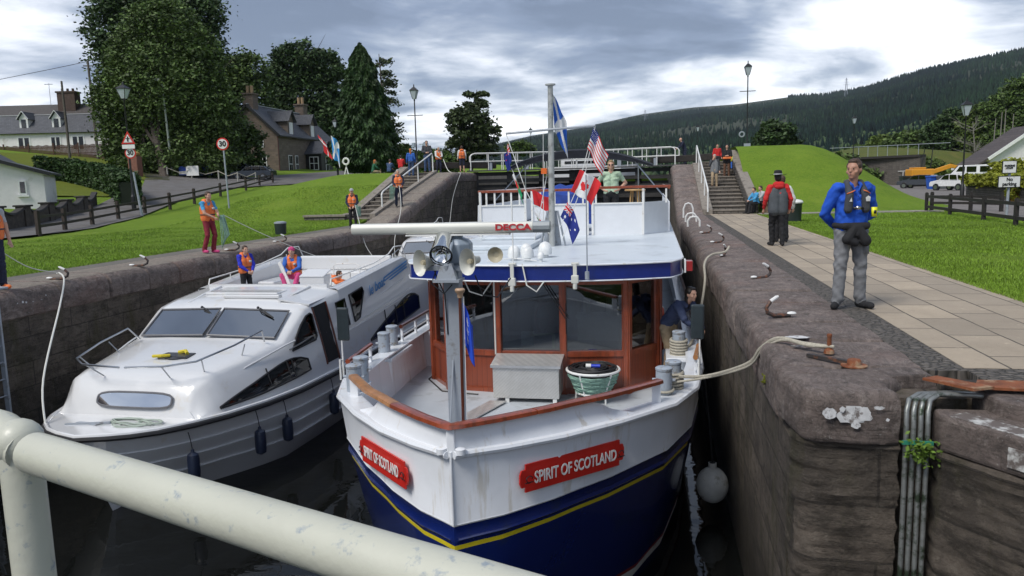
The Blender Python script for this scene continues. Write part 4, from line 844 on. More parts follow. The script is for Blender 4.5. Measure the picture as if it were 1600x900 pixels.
def line(name, pts, r_, mat, label, cat='rope', group=None):
    b = B(); b.tube(crom(pts), r_, 7); return tag(ob(name, b, mat, smooth=True), label, cat, group)
b = B(); b.tube([(-2.82, 15, 2.62), (-2.45, 15.0, 1.5), (-1.98, 15, .6)], .009, 5); b.tube([(-1.08, 15, 2.7), (-1.35, 15.2, 1.6), (-1.75, 15, .55)], .009, 5); b.tube([(-1.1, 15, 2.7), (-1.42, 15.1, 1.6), (-1.8, 15, .75)], .007, 5)
b.tube([(-2.1, 15.1, 2.6), (-2.15, 15.2, .5)], .008, 5); b.tube([(-2.0, 15.1, 2.0), (-2.35, 15.2, .42)], .008, 5)
ob('halyard', b, WPAINT, mast, world=True)
b = B(); b.box((-2.14, 14.98, 1.82), (-2.03, 15.1, 1.93)); ob('orange_lamp', b, M('orange_lamp', (.65, .13, .02), .3), mast, world=True)
# upper deck front screens and rail
SCR = M('screen_white', (.70, .72, .75), .4, var=.03)
for xa, xb in ((-4.05, -2.96), (-2.80, -1.50), (-1.38, -.22)):
    b = B(); b.box((xa, 18.0, .405), (xb, 18.04, 1.13)); ob('screen_panel', b, SCR, SB, world=True)
    b = B()
    for x in (xa, xb): b.box((x-.025, 17.97, .41), (x+.025, 18.06, 1.46))
    b.box((xa, 17.975, 1.12), (xb, 18.05, 1.15)); ob('panel_frame', b, WPAINT, SB, world=True)
b = B(); b.slab([(-.20, 18.0, .41), (.36, 18.9, .41), (.36, 18.9, 1.15), (-.20, 18.0, 1.15)], .03); ob('corner_screen', b, SCR, SB, world=True)
b = B(); b.slab([(-4.08, 18.0, .41), (-4.30, 18.8, .41), (-4.2, 18.8, 1.15), (-4.08, 18.0, 1.15)], .03); ob('corner_screen', b, SCR, SB, world=True)
for s, x in ((-1, -4.2), (1, .38)):
    b = B(); b.box((x-.02, 18.9, .41), (x+.02, 30.5, 1.12)); ob('side_screen', b, SCR, SB, world=True)
    b = B(); b.tube([(x, 18.9, 1.46), (x, 30.5, 1.46)], .03, 8); ob('top_rail', b, VARN, SB, smooth=True, world=True)
b = B(); b.box((-4.1, 17.98, 1.44), (-1.46, 18.08, 1.50)); b.box((-1.40, 17.98, 1.47), (.4, 18.08, 1.53)); ob('top_rail', b, VARN, SB, world=True, bevel=.01)
for x in axis(-3.9, -3.1, 4)+axis(-2.6, -1.6, 3)+[-1.3, -.2, .3]:
    b = B(); b.box((x-.02, 18.0, 1.13), (x+.02, 18.03, 1.45)); ob('rail_baluster', b, WPAINT, SB, world=True)
# canopy (bimini) and its frame, deck furniture
cn = thing('deck_canopy', 'black folded fabric canopy over the upper deck of the passenger boat', 'canopy', (-2.1, 22, .4))
b = B(); rings = []
for k in range(17):
    a = k/16; x = -4.1+a*4.1; z = 2.08+.46*math.sin(math.pi*min(1, a*1.02))**.8; y = 22; th = .05+.17*math.sin(math.pi*a)
    rings.append([(x, y-.25, z-th), (x, y-.28, z-.02), (x, y, z+.03), (x, y+.5, z-.02), (x, y+.5, z-th)])
b.loft(rings, True, True); ob('fabric', b, M('black_canvas', (.016, .018, .026), .9, var=.3, scale=6, bump=.6, bscale=12), cn, smooth=True, world=True)
b = B()
for x, z in ((-3.6, 2.3), (-2.9, 2.4), (-1.2, 2.4), (-.4, 2.25)): b.cyl((x, 22, .4), (x, 22, z), .016, 6)
for x, x2 in ((-3.4, -4.15), (-.6, .3)): b.cyl((x, 22, 2.3), (x2, 20.2, 1.2), .016, 6)
ob('frame_tube', b, STEEL, cn, world=True)
t = thing('deck_table', 'blue tarpaulin draped over deck furniture behind the rail', 'tarpaulin', (-2.5, 20, .4))
b = B(); rings = []
for k in range(11):
    a = k/10; x = -3.0+a*1.5; z = 1.38+.16*math.sin(math.pi*a)+.04*math.sin(k*2.1); rings.append([(x, 19.3, .6), (x, 19.4, z-.2+.03*math.sin(k*3)), (x, 19.7, z), (x, 20.3, z+.05), (x, 20.8, .6)])
b.loft(rings, True, True); ob('cover', b, M('blue_tarpaulin', (.012, .045, .26), .5, var=.3, bump=.6, bscale=9), t, smooth=True, world=True)
t = thing('wooden_stool', 'pale round wooden stool beside the woman on the upper deck', 'stool', (-.45, 20.2, .4))
b = B(); b.lathe([(.0, 0), (.26, 0), (.27, .02), (.26, .045), (0, .045)], (-.45, 20.2, 1.38), 16); ob('seat', b, M('light_wood', (.45, .27, .10), .5, var=.2), t, smooth=True, world=True)
for a in (0, 90, 180, 270):
    b = B(); b.cyl((-.45+.2*math.cos(R(a+30)), 20.2+.2*math.sin(R(a+30)), .4), (-.45+.12*math.cos(R(a+30)), 20.2+.12*math.sin(R(a+30)), 1.38), .02, 6); ob('leg', b, MATS['light_wood'], t, world=True)
# --- radar post at the bow with scanner, horns and searchlight
rp = thing('radar_post', 'grey steel bow post carrying radar scanner, two horns and a searchlight', 'radar post', (-1.93, 7.25, -.8))
b = B(); b.loft([[(-1.93+dx*w, 7.25+dy*w, z) for dx, dy in ((-1, -1), (1, -1), (1, 1), (-1, 1))] for z, w in ((-1.75, .072), (-.3, .075), (.85, .078), (.88, .078))], True, True); b.bar((-1.99, 7.0, -1.2), (-1.93, 7.2, .1), .02, .01); ob('post', b, GREYP, rp, world=True, bevel=.008)
b = B(); b.loft([[(-1.90+r_*math.cos(2*math.pi*(k+.5)/8), 7.32+r_*math.sin(2*math.pi*(k+.5)/8), z) for k in range(8)] for z, r_ in ((.84, .10), (.90, .16), (1.08, .165), (1.12, .13), (1.14, .07), (1.17, .07))], True, True); ob('radar_gearbox', b, M('radar_blue_grey', (.27, .32, .38), .35, dirt=((.2, .22, .25), .2, 8)), rp, world=True, bevel=.01)
rd = Vector((-1.92, 7.25, 1.235)); b = B()
b.loft([[(x, 7.25+dy, 1.235+dz) for dy, dz in ((-.05, -.02), (-.052, .015), (-.035, .048), (0, .056), (.035, .05), (.05, .03), (.05, -.04), (0, -.055), (-.035, -.045))] for x in (-2.94, -2.93, -1.12)], True, True)
o = ob('radar_scanner', b, DOMEP, rp, smooth=True, world=True, bevel=.004)
textob('lettering', 'DECCA', .080, M('dark_red_letter', (.50, .02, .03), .5), o, frame_m(Vector((-1.31, 7.194, 1.237)), (1, 0, 0), (0, .0, 1)), .002, .003, 1.3)
b = B(); b.loft([[(x, 7.25+dy, 1.235+dz) for dy, dz in ((-.05, -.02), (-.052, .015), (-.035, .048), (0, .056), (.035, .05), (.05, .03), (.05, -.04), (0, -.055), (-.035, -.045))] for x in (-1.119, -.96)], True, True); ob('scanner_end', b, M('scanner_grey_end', (.27, .30, .32), .4), o, world=True)
b = B(); b.box((-2.38, 7.2, 1.165), (-1.35, 7.3, 1.178)); ob('scanner_bracket', b, WPAINT, rp, world=True)
def horn(x, y, z, yaw, label, r_=.095):
    b = B(); n = 20; rings = []
    d = Vector((math.sin(yaw), -math.cos(yaw), 0)); s_ = Vector((math.cos(yaw), math.sin(yaw), 0)); u = Vector((0, 0, 1)); c = Vector((x, y, z))
    for k, (o_, rr) in enumerate(((-.20, .03), (-.12, .035), (-.04, .055), (.02, .085), (.05, .104), (.052, .107), (.044, .098), (.01, .072), (-.03, .045), (-.05, .02))):
        ring = []
        for i in range(n):
            a = 2*math.pi*i/n; ca, sa = math.cos(a), math.sin(a); e_ = .55; q = (abs(ca)**(2/e_/1.6)+abs(sa)**(2/e_/1.6))**(-e_*.8) if rr > .05 else 1
            ring.append(c+d*o_+s_*ca*rr*.82*q*.95+u*sa*rr*1.25*q*.95)
        rings.append(ring)
    b.loft(rings, True, True); o = ob('horn', b, PLASW, rp, smooth=True, world=True)
    b = B(); b.tube([c-d*.06, c-d*.0, c+d*.02], [.022, .026, .022], 12); ob('horn_driver', b, M('tan_plastic', (.40, .36, .26), .5), o, smooth=True, world=True)
horn(-2.155, 7.02, .925, R(-26), 'left'); horn(-1.695, 7.0, .935, R(-12), 'right'); 
b = B(); b.lathe([(.0, .1), (.03, .1), (.05, .02), (.075, -.03), (.078, -.045), (.06, -.03), (.03, .0)], (-1.50, 7.3, .97), 14, ax='y'); ob('small_horn', b, MATS['tan_plastic'], rp, smooth=True, world=True)
b = B(); c = Vector((-1.965, 6.98, 1.0)); d = Vector((.10, -.86, -.42)).normalized()
rings = []
s_ = d.cross(Vector((0, 0, 1))).normalized(); u = s_.cross(d)
for o_, rr in ((-.36, .03), (-.35, .085), (-.05, .095), (0, .103), (.012, .103), (.012, .094), (-.01, .09)): rr *= 1.08; rings.append([c+d*o_+s_*rr*math.cos(2*math.pi*k/24)+u*rr*math.sin(2*math.pi*k/24) for k in range(24)])
b.loft(rings, True, False); o = ob('searchlight', b, CHROME, rp, smooth=True, world=True)
b = B(); rings = [[c+d*(-.01-.07*(1-(rr/.09)**2))+s_*rr*math.cos(2*math.pi*k/24)+u*rr*math.sin(2*math.pi*k/24) for k in range(24)] for rr in (.09, .07, .045, .02, .003)]; b.loft(rings, True, False); b.ball(tuple(c-d*.04), .018, 8); ob('reflector', b, CHROME, o, smooth=True, world=True)
b = B(); b.tube([(-1.93, 7.05, .78), (-1.93, 7.03, .9)], .03, 10); b.slab([(-2.03, 7.0, .76), (-1.83, 7.0, .76), (-1.88, 7.02, .92), (-1.98, 7.02, .92)], .08); b.box((-2.06, 6.98, .735), (-1.80, 7.2, .76)); b.bar((-2.16, 7.1, .86), (-1.70, 7.08, .86), .03, .04); ob('lamp_bracket', b, GREYP, rp, world=True)
b = B(); b.tube([(-2.05, 7.1, .85), (-2.09, 7.05, .72), (-1.97, 7.05, .62), (-1.9, 7.1, .7)], .007, 6); b.tube([(-1.66, 7.05, .80), (-1.6, 7.1, .6), (-1.5, 7.3, .55), (-1.42, 7.6, .7)], .007, 6); b.tube([(-2.1, 7.15, .9), (-2.06, 7.1, .8), (-1.99, 7.15, .6), (-1.98, 7.17, .2)], .007, 6); ob('cable', b, RUBBER, rp, smooth=True, world=True)
# jack staff with blue flag
js = thing('jackstaff', 'dark varnished jackstaff with a pale wooden cap at the bow', 'flagstaff', (-1.81, 7.0, -.8))
b = B(); b.cyl((-1.815, 7.0, -1.0), (-1.80, 7.0, .62), .016, 10); ob('staff', b, VARND, js, smooth=True, world=True)
b = B(); b.lathe([(.0, .05), (.038, .05), (.05, .035), (.045, .015), (.03, .0), (.025, -.04), (0, -.04)], (-1.80, 7.0, .63), 14); ob('cap', b, M('pale_wood_cap', (.42, .28, .18), .5), js, smooth=True, world=True)
b = B(); b.cyl((-1.775, 7.0, -.6), (-1.765, 7.0, .6), .004, 5); ob('halyard', b, WPAINT, js, world=True)
# ---------------------------------------------------------------- flags
def flagmat(name, fn, base):
    return base
def flag(name, label, O, U_, V_, layers, nx=14, ny=10, wave=.05, drop=0.25, nph=0.0, cols=None):
    """cloth with fly U_, hoist V_; layers = list of (polygon in 0..1 uv, colour material); drawn by subdividing cloth cells by colour"""
    t = thing(name, label, 'flag', tuple(O)); U_, V_ = Vector(U_), Vector(V_); nn = U_.cross(V_).normalized()
    NX, NY = 48, 32
    def inside(poly, x, y):
        c = False; j = len(poly)-1
        for i in range(len(poly)):
            if (poly[i][1] > y) != (poly[j][1] > y) and x < (poly[j][0]-poly[i][0])*(y-poly[i][1])/(poly[j][1]-poly[i][1])+poly[i][0]: c = not c
            j = i
        return c
    b = B()
    for j in range(NY+1):
        for i in range(NX+1):
            u, v = i/NX, j/NY
            p = Vector(O)+U_*u*(1-.12*math.sin(u*3))+V_*v+nn*(wave*math.sin(u*9+v*2.2+nph)*(.25+u))+Vector((0, 0, -drop*u*u))+V_*0.10*math.sin(u*7+nph)*u
            b.v.append(tuple(p))
    mats = []
    for j in range(NY):
        for i in range(NX):
            u, v = (i+.5)/NX, (j+.5)/NY; c = None
            for poly, col in layers:
                if inside(poly, u, v): c = col
            if c not in mats: mats.append(c)
            b.f.append((j*(NX+1)+i, j*(NX+1)+i+1, (j+1)*(NX+1)+i+1, (j+1)*(NX+1)+i)); b.m.append(mats.index(c))
    o = ob('cloth', b, mats, t, smooth=True, world=True); md = o.modifiers.new('s', 'SOLIDIFY'); md.thickness = .004; return t
FW = M('flag_white', (.70, .70, .70), .8); FR_ = M('flag_red', (.60, .02, .025), .8); FB = M('flag_navy', (.012, .025, .20), .8); FBL = M('flag_blue', (.012, .10, .48), .8); FG = M('flag_green', (.02, .30, .12), .8); FSKY = M('flag_light_blue', (.05, .28, .62), .8)
full = [(-.1, -.1), (1.1, -.1), (1.1, 1.1), (-.1, 1.1)]
rect = lambda a, b_, c, d: [(a, c), (b_, c), (b_, d), (a, d)]
def diag(x0, x1, y0, y1, w): return [[(x0, y0), (x0+w, y0), (x1, y1-w), (x1, y1), (x1-w, y1), (x0, y0+w)], [(x1, y0), (x1-w, y0), (x0, y1-w), (x0, y1), (x0+w, y1), (x1, y0+w)]]
def star(x, y, r, n=5, asp=1.5): return [(x+(r if k % 2 == 0 else r*.45)*math.cos(math.pi/2+math.pi*k/n)/asp, y+(r if k % 2 == 0 else r*.45)*math.sin(math.pi/2+math.pi*k/n)) for k in range(2*n)]
def jack(x0, x1, y0, y1):
    L_ = [(rect(x0, x1, y0, y1), FB)]+[(p, FW) for p in diag(x0, x1, y0, y1, .10*(y1-y0)*2)]+[(p, FR_) for p in diag(x0, x1, y0, y1, .05*(y1-y0)*2)]
    cx, cy, w, h = (x0+x1)/2, (y0+y1)/2, (x1-x0), (y1-y0)
    return L_+[(rect(cx-w*.10, cx+w*.10, y0, y1), FW), (rect(x0, x1, cy-h*.16, cy+h*.16), FW), (rect(cx-w*.06, cx+w*.06, y0, y1), FR_), (rect(x0, x1, cy-h*.10, cy+h*.10), FR_)]
USA = [(full, FR_)]+[(rect(0, 1, (2*k+1)/13, (2*k+2)/13), FW) for k in range(6)]+[(rect(0, .4, 6/13, 1), FB)]+[(star(.04+.064*(i+.5*(j % 2)), .50+.07*j, .028), FW) for i in range(6) for j in range(7)]
leaf = [(.5, .14), (.5, .32), (.40, .29), (.42, .36), (.30, .50), (.34, .54), (.32, .64), (.39, .62), (.41, .67), (.47, .60), (.45, .78), (.485, .75), (.50, .88), (.515, .75), (.55, .78), (.53, .60), (.59, .67), (.61, .62), (.68, .64), (.66, .54), (.70, .50), (.58, .36), (.60, .29), (.51, .32), (.51, .14)]
CAN = [(full, FW), (rect(-.1, .25, -.1, 1.1), FR_), (rect(.75, 1.1, -.1, 1.1), FR_), (leaf, FR_)]
AUS = [(full, FB)]+jack(0, .5, .5, 1)+[(star(.25, .25, .13, 7), FW), (star(.75, .84, .07, 7), FW), (star(.75, .16, .07, 7), FW), (star(.62, .55, .07, 7), FW), (star(.88, .60, .07, 7), FW)]
NZ = [(full, FB)]+jack(0, .5, .5, 1)+[(star(.75, .84, .07), FR_), (star(.75, .16, .08), FR_), (star(.64, .55, .07), FR_), (star(.87, .60, .06), FR_)]
drag = [(.25, .35), (.35, .3), (.4, .42), (.55, .35), (.62, .28), (.66, .42), (.78, .35), (.74, .5), (.84, .6), (.7, .62), (.6, .8), (.52, .62), (.38, .75), (.4, .58), (.24, .62), (.33, .5)]
WAL = [(full, FG), (rect(-.1, 1.1, .5, 1.1), FW), (drag, FR_)]
SCO = [(full, FBL)]+[(p, FW) for p in diag(0, 1, 0, 1, .16)]
flag('flag', 'stars and stripes flag hanging from the right end of the mast yard', (-1.24, 15, 2.28), (.27, .1, -.36), (.13, 0, .40), USA, wave=.035, drop=.22, nph=.5)
flag('flag', 'red and white maple leaf flag on the right halyard of the mast', (-1.58, 15.05, 1.46), (.40, .1, -.10), (.19, 0, .42), CAN, wave=.035, drop=.20, nph=2)
flag('flag', 'dark blue flag with white stars hanging lowest on the right halyard', (-1.78, 15.0, .98), (.24, .1, -.20), (.14, 0, .28), AUS, wave=.03, drop=.32, nph=4)
flag('flag', 'dark blue flag with red stars just under the left end of the mast yard', (-2.72, 15, 2.10), (-.08, .1, -.2), (-.06, 0, .32), NZ, wave=.03, drop=.05, nph=1)
flag('flag', 'white green and red dragon flag midway down the left halyard', (-2.56, 15.0, 1.52), (.04, .12, -.22), (-.16, 0, .42), WAL, wave=.02, drop=.05, nph=3)
flag('flag', 'white and green dragon flag hanging lowest on the left halyard', (-2.15, 15.0, .78), (.16, .1, -.22), (-.20, 0, .40), WAL, wave=.03, drop=.05, nph=0)
flag('flag', 'plain red flag seen behind the mast on the left halyard', (-2.34, 15.3, 1.22), (.34, .1, -.16), (-.04, 0, .3), [(full, FR_), (star(.6, .5, .1), FW)], wave=.03, drop=.02)
flag('flag', 'blue flag with white diagonal cross flying high on the mast', (-1.88, 15.1, 2.62), (.26, .1, -.30), (-.02, 0, .72), SCO, wave=.03, drop=.30, nph=1)
flag('flag', 'bright blue flag with white emblem on the bow jackstaff', (-1.775, 7.0, .14), (.085, .05, -.14), (.0, 0, .40), [(full, M('flag_royal_blue', (.015, .07, .55), .8))]+[(star(.45, .3+.22*k, .12, 6, 1), FW) for k in range(3)], wave=.02, drop=.12)
# ---------------------------------------------------------------- items on the foredeck
bx = thing('deck_locker', 'chequer plate aluminium locker on four short feet on foredeck', 'locker', (-1.95, 11.6, -1.75))
b = B(); b.box((-2.47, 11.48, -1.68), (-1.43, 12.0, -1.16)); ob('body', b, CHEQ, bx, world=True, bevel=.006)
b = B(); b.slab([(-2.50, 11.45, -1.15), (-1.40, 11.45, -1.15), (-1.40, 12.0, -1.08), (-2.50, 12.0, -1.08)], .02); ob('lid', b, CHEQ, bx, world=True)
b = B(); b.box((-2.50, 11.445, -1.19), (-1.40, 11.46, -1.15)); ob('lid_edge', b, M('bare_aluminium', (.6, .6, .6), .4, .8), bx, world=True)
for x in (-2.25, -1.5):
    for y in (11.52, 11.95): b = B(); b.box((x-.03, y-.03, -1.75), (x+.03, y+.03, -1.68)); ob('foot', b, WPAINT, bx, world=True)
b = B(); b.slab([(-2.52, 11.45, -1.73), (-2.25, 11.45, -1.73), (-2.62, 10.3, -1.73), (-2.88, 10.3, -1.73)], .015); tag(ob('walkway_plate', b, CHEQ), 'narrow chequer plate strip running forward from the locker', 'plate')
bk = thing('rope_basket', 'white round metal basket holding green rope and black cable', 'basket', (-.92, 11.72, -1.75))
def ringpts(r_, z, n=24, jit=0, c=(-.92, 11.72)): return [(c[0]+(r_+random.uniform(-jit, jit))*math.cos(2*math.pi*k/n), c[1]+(r_+random.uniform(-jit, jit))*math.sin(2*math.pi*k/n), z+random.uniform(-jit, jit)*.4) for k in range(n+1)]
b = B(); b.tube(ringpts(.41, -1.25), .02, 8); b.tube(ringpts(.27, -1.60), .016, 8); ob('rim', b, WPAINT, bk, smooth=True, world=True)
for k in range(5):
    a = 2*math.pi*k/5+.5; b = B(); ca, sa = math.cos(a), math.sin(a); b.tube([(-.92+.41*ca, 11.72+.41*sa, -1.26), (-.92+.27*ca, 11.72+.27*sa, -1.6), (-.92+.28*ca, 11.72+.28*sa, -1.75)], .014, 8); ob('leg', b, WPAINT, bk, smooth=True, world=True)
b = B()
for k in range(22): z = -1.58+k*.0125; b.tube(ringpts(.25+.14*(k/22)+random.uniform(-.02, .02), z, 20, .018), .017, 6)
b.lathe([(.22, -1.60), (.33, -1.33), (0, -1.33)], (-.92, 11.72, 0), 16)
tag(ob('rope_coil', b, ROPEG, smooth=True), 'pale green rope coiled inside the white basket', 'rope')
b = B()
for k in range(26): b.tube(ringpts(.10+.27*random.random(), -1.30+.004*k, 20, .02, (-.92+random.uniform(-.02, .02), 11.72)), .013, 6)
b.lathe([(.0, -1.30), (.36, -1.30), (.34, -1.26), (0, -1.25)], (-.92, 11.72, 0), 16)
tag(ob('cable_coil', b, RUBBER, smooth=True), 'black power cable coiled on top of the green rope', 'cable')
b = B(); b.cyl((-1.02, 11.6, -1.17), (-.94, 11.6, -1.17), .035, 10, 0); b.cyl((-.94, 11.6, -1.17), (-.80, 11.6, -1.17), .028, 10, 1); tag(ob('cable_plug', b, [WPAINT, M('blue_plug', (.03, .06, .5), .4)], smooth=True), 'blue and white plug lying on the black cable coil', 'plug')
lr = thing('life_ring', 'orange life ring hanging on the right side of the wheelhouse', 'life ring', (.14, 13.6, -.9))
b = B(); b.tube([(.14, 13.6+.30*math.cos(a), -.95+.34*math.sin(a)) for a in axis(0, 2*math.pi, 28)], .055, 10); ob('ring', b, M('orange_foam', (.62, .075, .02), .5), lr, smooth=True, world=True)
for a in (90, 180, 270, 0):
    b = B(); b.tube([(.14, 13.6+.30*math.cos(R(a+q)), -.95+.34*math.sin(R(a+q))) for q in (-7, 0, 7)], .058, 10); ob('reflective_band', b, WPAINT, lr, smooth=True, world=True)
# fender and mooring lines
fd = thing('ball_fender', 'big white round fender floating between boat and right wall', 'fender', (.86, 11.2, -2.8))
b = B(); b.ball((.86, 11.2, -2.84), .235, 24, sc=(1, 1, 1.15)); b.cyl((.86, 11.2, -2.58), (.86, 11.2, -2.5), .06, 12); ob('ball', b, M('fender_vinyl', (.70, .69, .64), .35, dirt=((.45, .43, .35), .2, 7)), fd, smooth=True, world=True)
b = B(); b.tube([(.86, 11.2, -2.5), (.80, 11.15, -1.8), (.72, 11.1, -1.05)], .014, 6); b.cyl((.86, 11.2, -2.53), (.86, 11.2, -2.49), .045, 12); ob('lanyard', b, RUBBER, fd, smooth=True, world=True)
line('mooring_rope', [(.25, 9.62, -.80), (.62, 9.1, -.66), (1.0, 8.4, -.34), (1.10, 8.16, -.12), (1.24, 7.95, .035), (1.42, 7.65, .05), (1.60, 7.46, .06)], .021, ROPE, 'taut pale rope from bow bollards to the rusty pin on the coping')
line('mooring_rope', [(.18, 9.35, -.82), (.62, 9.08, -.675), (1.0, 8.36, -.36), (1.12, 8.08, -.10), (1.28, 7.85, .04), (1.45, 7.55, .05), (1.66, 7.42, .07)], .014, ROPE, 'thinner strand lying beside the taut bow rope')
line('mooring_rope', [(.42, 12.2, -1.0), (.60, 12.6, -1.02), (.80, 13.6, -.72), (.98, 15.0, -.30), (1.04, 16.1, -.08), (1.2, 16.5, .06), (1.5, 16.75, .10), (1.6, 16.9, .2)], .024, ROPE, 'slack grey rope rising from boat side to a hook on the right coping')
b = B()
for k in range(5): b.tube([(.25+.115*math.cos(a), 9.62+.115*math.sin(a), -.93+k*.045+.012*math.sin(a)) for a in axis(0, 2*math.pi, 16)], .02, 6)
b.tube([(.13+.115*math.cos(a), 9.28+.115*math.sin(a), -.88+.012*math.sin(a)) for a in axis(0, 2*math.pi, 16)], .016, 6)
tag(ob('rope_turns', b, ROPE, smooth=True), 'rope wound round the twin bow bollards on the right', 'rope')
b = B()
for k in range(7): b.tube([(.40+.125*math.cos(a), 12.2+.125*math.sin(a), -1.14+k*.045+.012*math.sin(a)) for a in axis(0, 2*math.pi, 16)], .022, 6)
tag(ob('rope_turns', b, ROPE, smooth=True), 'rope wound round the bollard in front of the leaning woman', 'rope')
# ================================================================== hire cruiser
def cruiser(label, loc, rz, detail=True):
    T = thing('motor_cruiser', label, 'boat', loc, rz)     # local: +y aft, x to starboard side seen by us, z above water
    G = [(0, .42), (.15, .72), (.4, 1.02), (.85, 1.32), (1.4, 1.56), (2.2, 1.78), (3.2, 1.92), (4.5, 1.98), (8, 2.0), (11, 1.9), (12, 1.75)]
    gb = lambda v: float(np.interp(v, [g[0] for g in G], [g[1] for g in G])) if v > 0 else .42
    gz = lambda v: float(np.interp(v, [0, 3, 12], [1.36, 1.27, 1.22]))
    VV = [0, .05, .15, .25, .4, .6, .85, 1.1, 1.4, 1.8, 2.2, 2.7, 3.2, 4, 4.5, 6, 8, 10, 11, 11.6, 12]
    # hull with strakes: rings down each side
    b = B()
    for s in (-1, 1):
        rings = []
        for v in VV:
            g = gb(v); z0 = gz(v); bow = max(0, 1-v/3.0)
            lv = []
            for q, ins in ((0, 0), (.12, .03), (.30, .06), (.31, .02), (.56, .10), (.57, .06), (.84, .16), (.85, .12), (1.15, .3), (1.6, .6)):
                w = max(g*(1-.55*bow*min(q, 1.3)) - ins, .02)
                y = v + (.42*q*max(0, 1-v/1.2) if v < 1.2 else 0)
                lv.append((s*w, y, z0-q))
            rings.append(lv)
        b.loft(rings, False)
    # bow face and transom closing
    for v, in ((0,), (12,)):
        g = gb(v); rr = []
        for s in (-1, 1):
            lv = []
            for q, ins in ((0, 0), (.12, .03), (.30, .06), (.31, .02), (.56, .10), (.57, .06), (.84, .16), (.85, .12), (1.15, .3), (1.6, .6)):
                bow = 1 if v == 0 else 0; w = max(g*(1-.55*bow*min(q, 1.3))-ins, .02); lv.append((s*w, v+(.42*q if v == 0 else 0), gz(v)-q))
            rr.append(lv)
        if v == 0: rr.insert(1, [(0, p[1]-.13*(1-.3*k/9), p[2]) for k, p in enumerate(rr[0])])
        b.loft(rr, False)
    ob('hull', b, GEL, T, smooth=True)
    out_ = [(-gb(v), v) for v in VV[::-1]]+[(0, -.13)]+[(gb(v), v) for v in VV]
    b = B(); b.tube([(x*1.012, y, gz(max(y, 0))+.0) for x, y in out_], .045, 8); ob('rubbing_strake', b, RUBBER, T, smooth=True)
    b = B(); b.tube([(x*.985, y+.01, gz(max(y, 0))+.045) for x, y in out_], .035, 8); b.add([(x*.985, y+.01, gz(max(y, 0))+.05) for x, y in out_], [tuple(range(len(out_)))]); ob('deck', b, GEL, T, smooth=True)
    # superstructure stations: v, half width at top c, shoulder z, centre z
    S = [(.98, 1.02, 1.33, 1.33), (1.05, 1.08, 1.50, 1.52), (1.18, 1.16, 1.78, 1.82), (1.32, 1.22, 1.90, 1.96), (1.6, 1.30, 1.97, 2.04), (2.4, 1.42, 2.05, 2.13), (3.05, 1.50, 2.12, 2.20), (3.30, 1.53, 2.15, 2.22),
         (4.02, 1.50, 2.58, 2.66), (4.15, 1.52, 2.64, 2.73), (4.6, 1.56, 2.72, 2.80), (5.6, 1.62, 2.80, 2.90), (5.62, 1.62, 2.80, 2.90)]
    def cyl_(v):
        return [np.interp(v, [s_[0] for s_ in S], [s_[k] for s_ in S]) for k in (1, 2, 3)]
    side = []                     # side surface param: x(v, z)
    def sx(v, z):
        zt = np.interp(v, [.98, 1.3, 3.3, 4.1, 5.6, 9.4, 11.6], [1.35, 1.90, 2.15, 2.62, 2.80, 3.15, 2.2]); ct = np.interp(v, [.98, 1.3, 3.3, 4.1, 5.6, 9.4, 11.6], [1.02, 1.22, 1.56, 1.60, 1.66, 1.74, 1.80])
        wb = gb(v)-.06; zb = gz(v)+.05; k = min(max((z-zb)/max(zt-zb, .01), 0), 1)
        return wb+(ct-wb)*(k**1.25)
    rings = []
    for v in [.98, 1.05, 1.18, 1.32, 1.6, 2.0, 2.4, 2.8, 3.05, 3.30, 3.66, 4.02, 4.15, 4.6, 5.1, 5.6]:
        c, zs, zc_ = cyl_(v); zb = gz(v)+.05; half = []
        for k in range(6):
            z = zb+(zs-.05-zb)*k/5; half.append((sx(v, z), z))
        x0 = half[-1][0]; half += [(x0-.05, zs-.0), (x0*.86, zs+(zc_-zs)*.45), (x0*.5, zc_-.01), (0, zc_)]
        rings.append([(-x, v, z) for x, z in half]+[(x, v, z) for x, z in half[::-1][1:]])
    b = B(); b.loft(rings, False, False); ob('cabin', b, GEL, T, smooth=True)
    # after body: coaming sides rising to the stern arch, flybridge well
    for s in (-1, 1):
        rings = []
        for v in axis(5.55, 11.7, 18):
            zt = float(np.interp(v, [5.55, 6.5, 9.3, 9.7, 11.7], [2.80, 2.88, 3.12, 3.05, 2.0])); zb = gz(v)+.05
            col = [(sx(v, zb+(zt-zb)*k/6), zb+(zt-zb)*k/6) for k in range(7)]; x0 = col[-1][0]
            col += [(x0-.05, zt+.04), (x0-.2, zt+.04), (x0-.26, zt-.02), (x0-.28, 2.38 if v < 9.9 else min(2.38, zt-.1))]
            rings.append([(s*x, v, z) for x, z in col])
        b = B(); b.loft(rings, False); ob('coaming', b, GEL, T, smooth=True)
    b = B(); b.box((-1.45, 5.58, 2.30), (1.45, 11.2, 2.38)); b.box((-1.4, 5.58, 2.38), (1.4, 5.66, 2.92)); b.box((-1.5, 11.0, 1.3), (1.5, 11.3, 2.38)); ob('fly_deck', b, GEL, T)
    b = B(); b.box((-1.3, 9.2, 2.38), (1.3, 9.7, 2.78)); b.box((-1.3, 9.65, 2.78), (1.3, 9.78, 3.15)); b.box((-1.3, 7.4, 2.38), (-.85, 9.2, 2.74)); ob('seat_bench', b, GEL, T, bevel=.04)
    b = B(); b.box((.35, 6.4, 2.38), (.95, 6.75, 3.0)); b.slab([(.35, 6.38, 3.0), (.95, 6.38, 3.0), (.95, 6.8, 3.12), (.35, 6.8, 3.12)], .03); ob('helm_console', b, GEL, T, bevel=.03)
    # roof mouldings, hatch
    b = B(); b.box((-.95, 4.75, 2.80), (.7, 5.5, 2.86)); b.box((-.35, 4.45, 2.78), (.9, 4.6, 2.86)); ob('roof_hatch', b, GEL, T, bevel=.025)
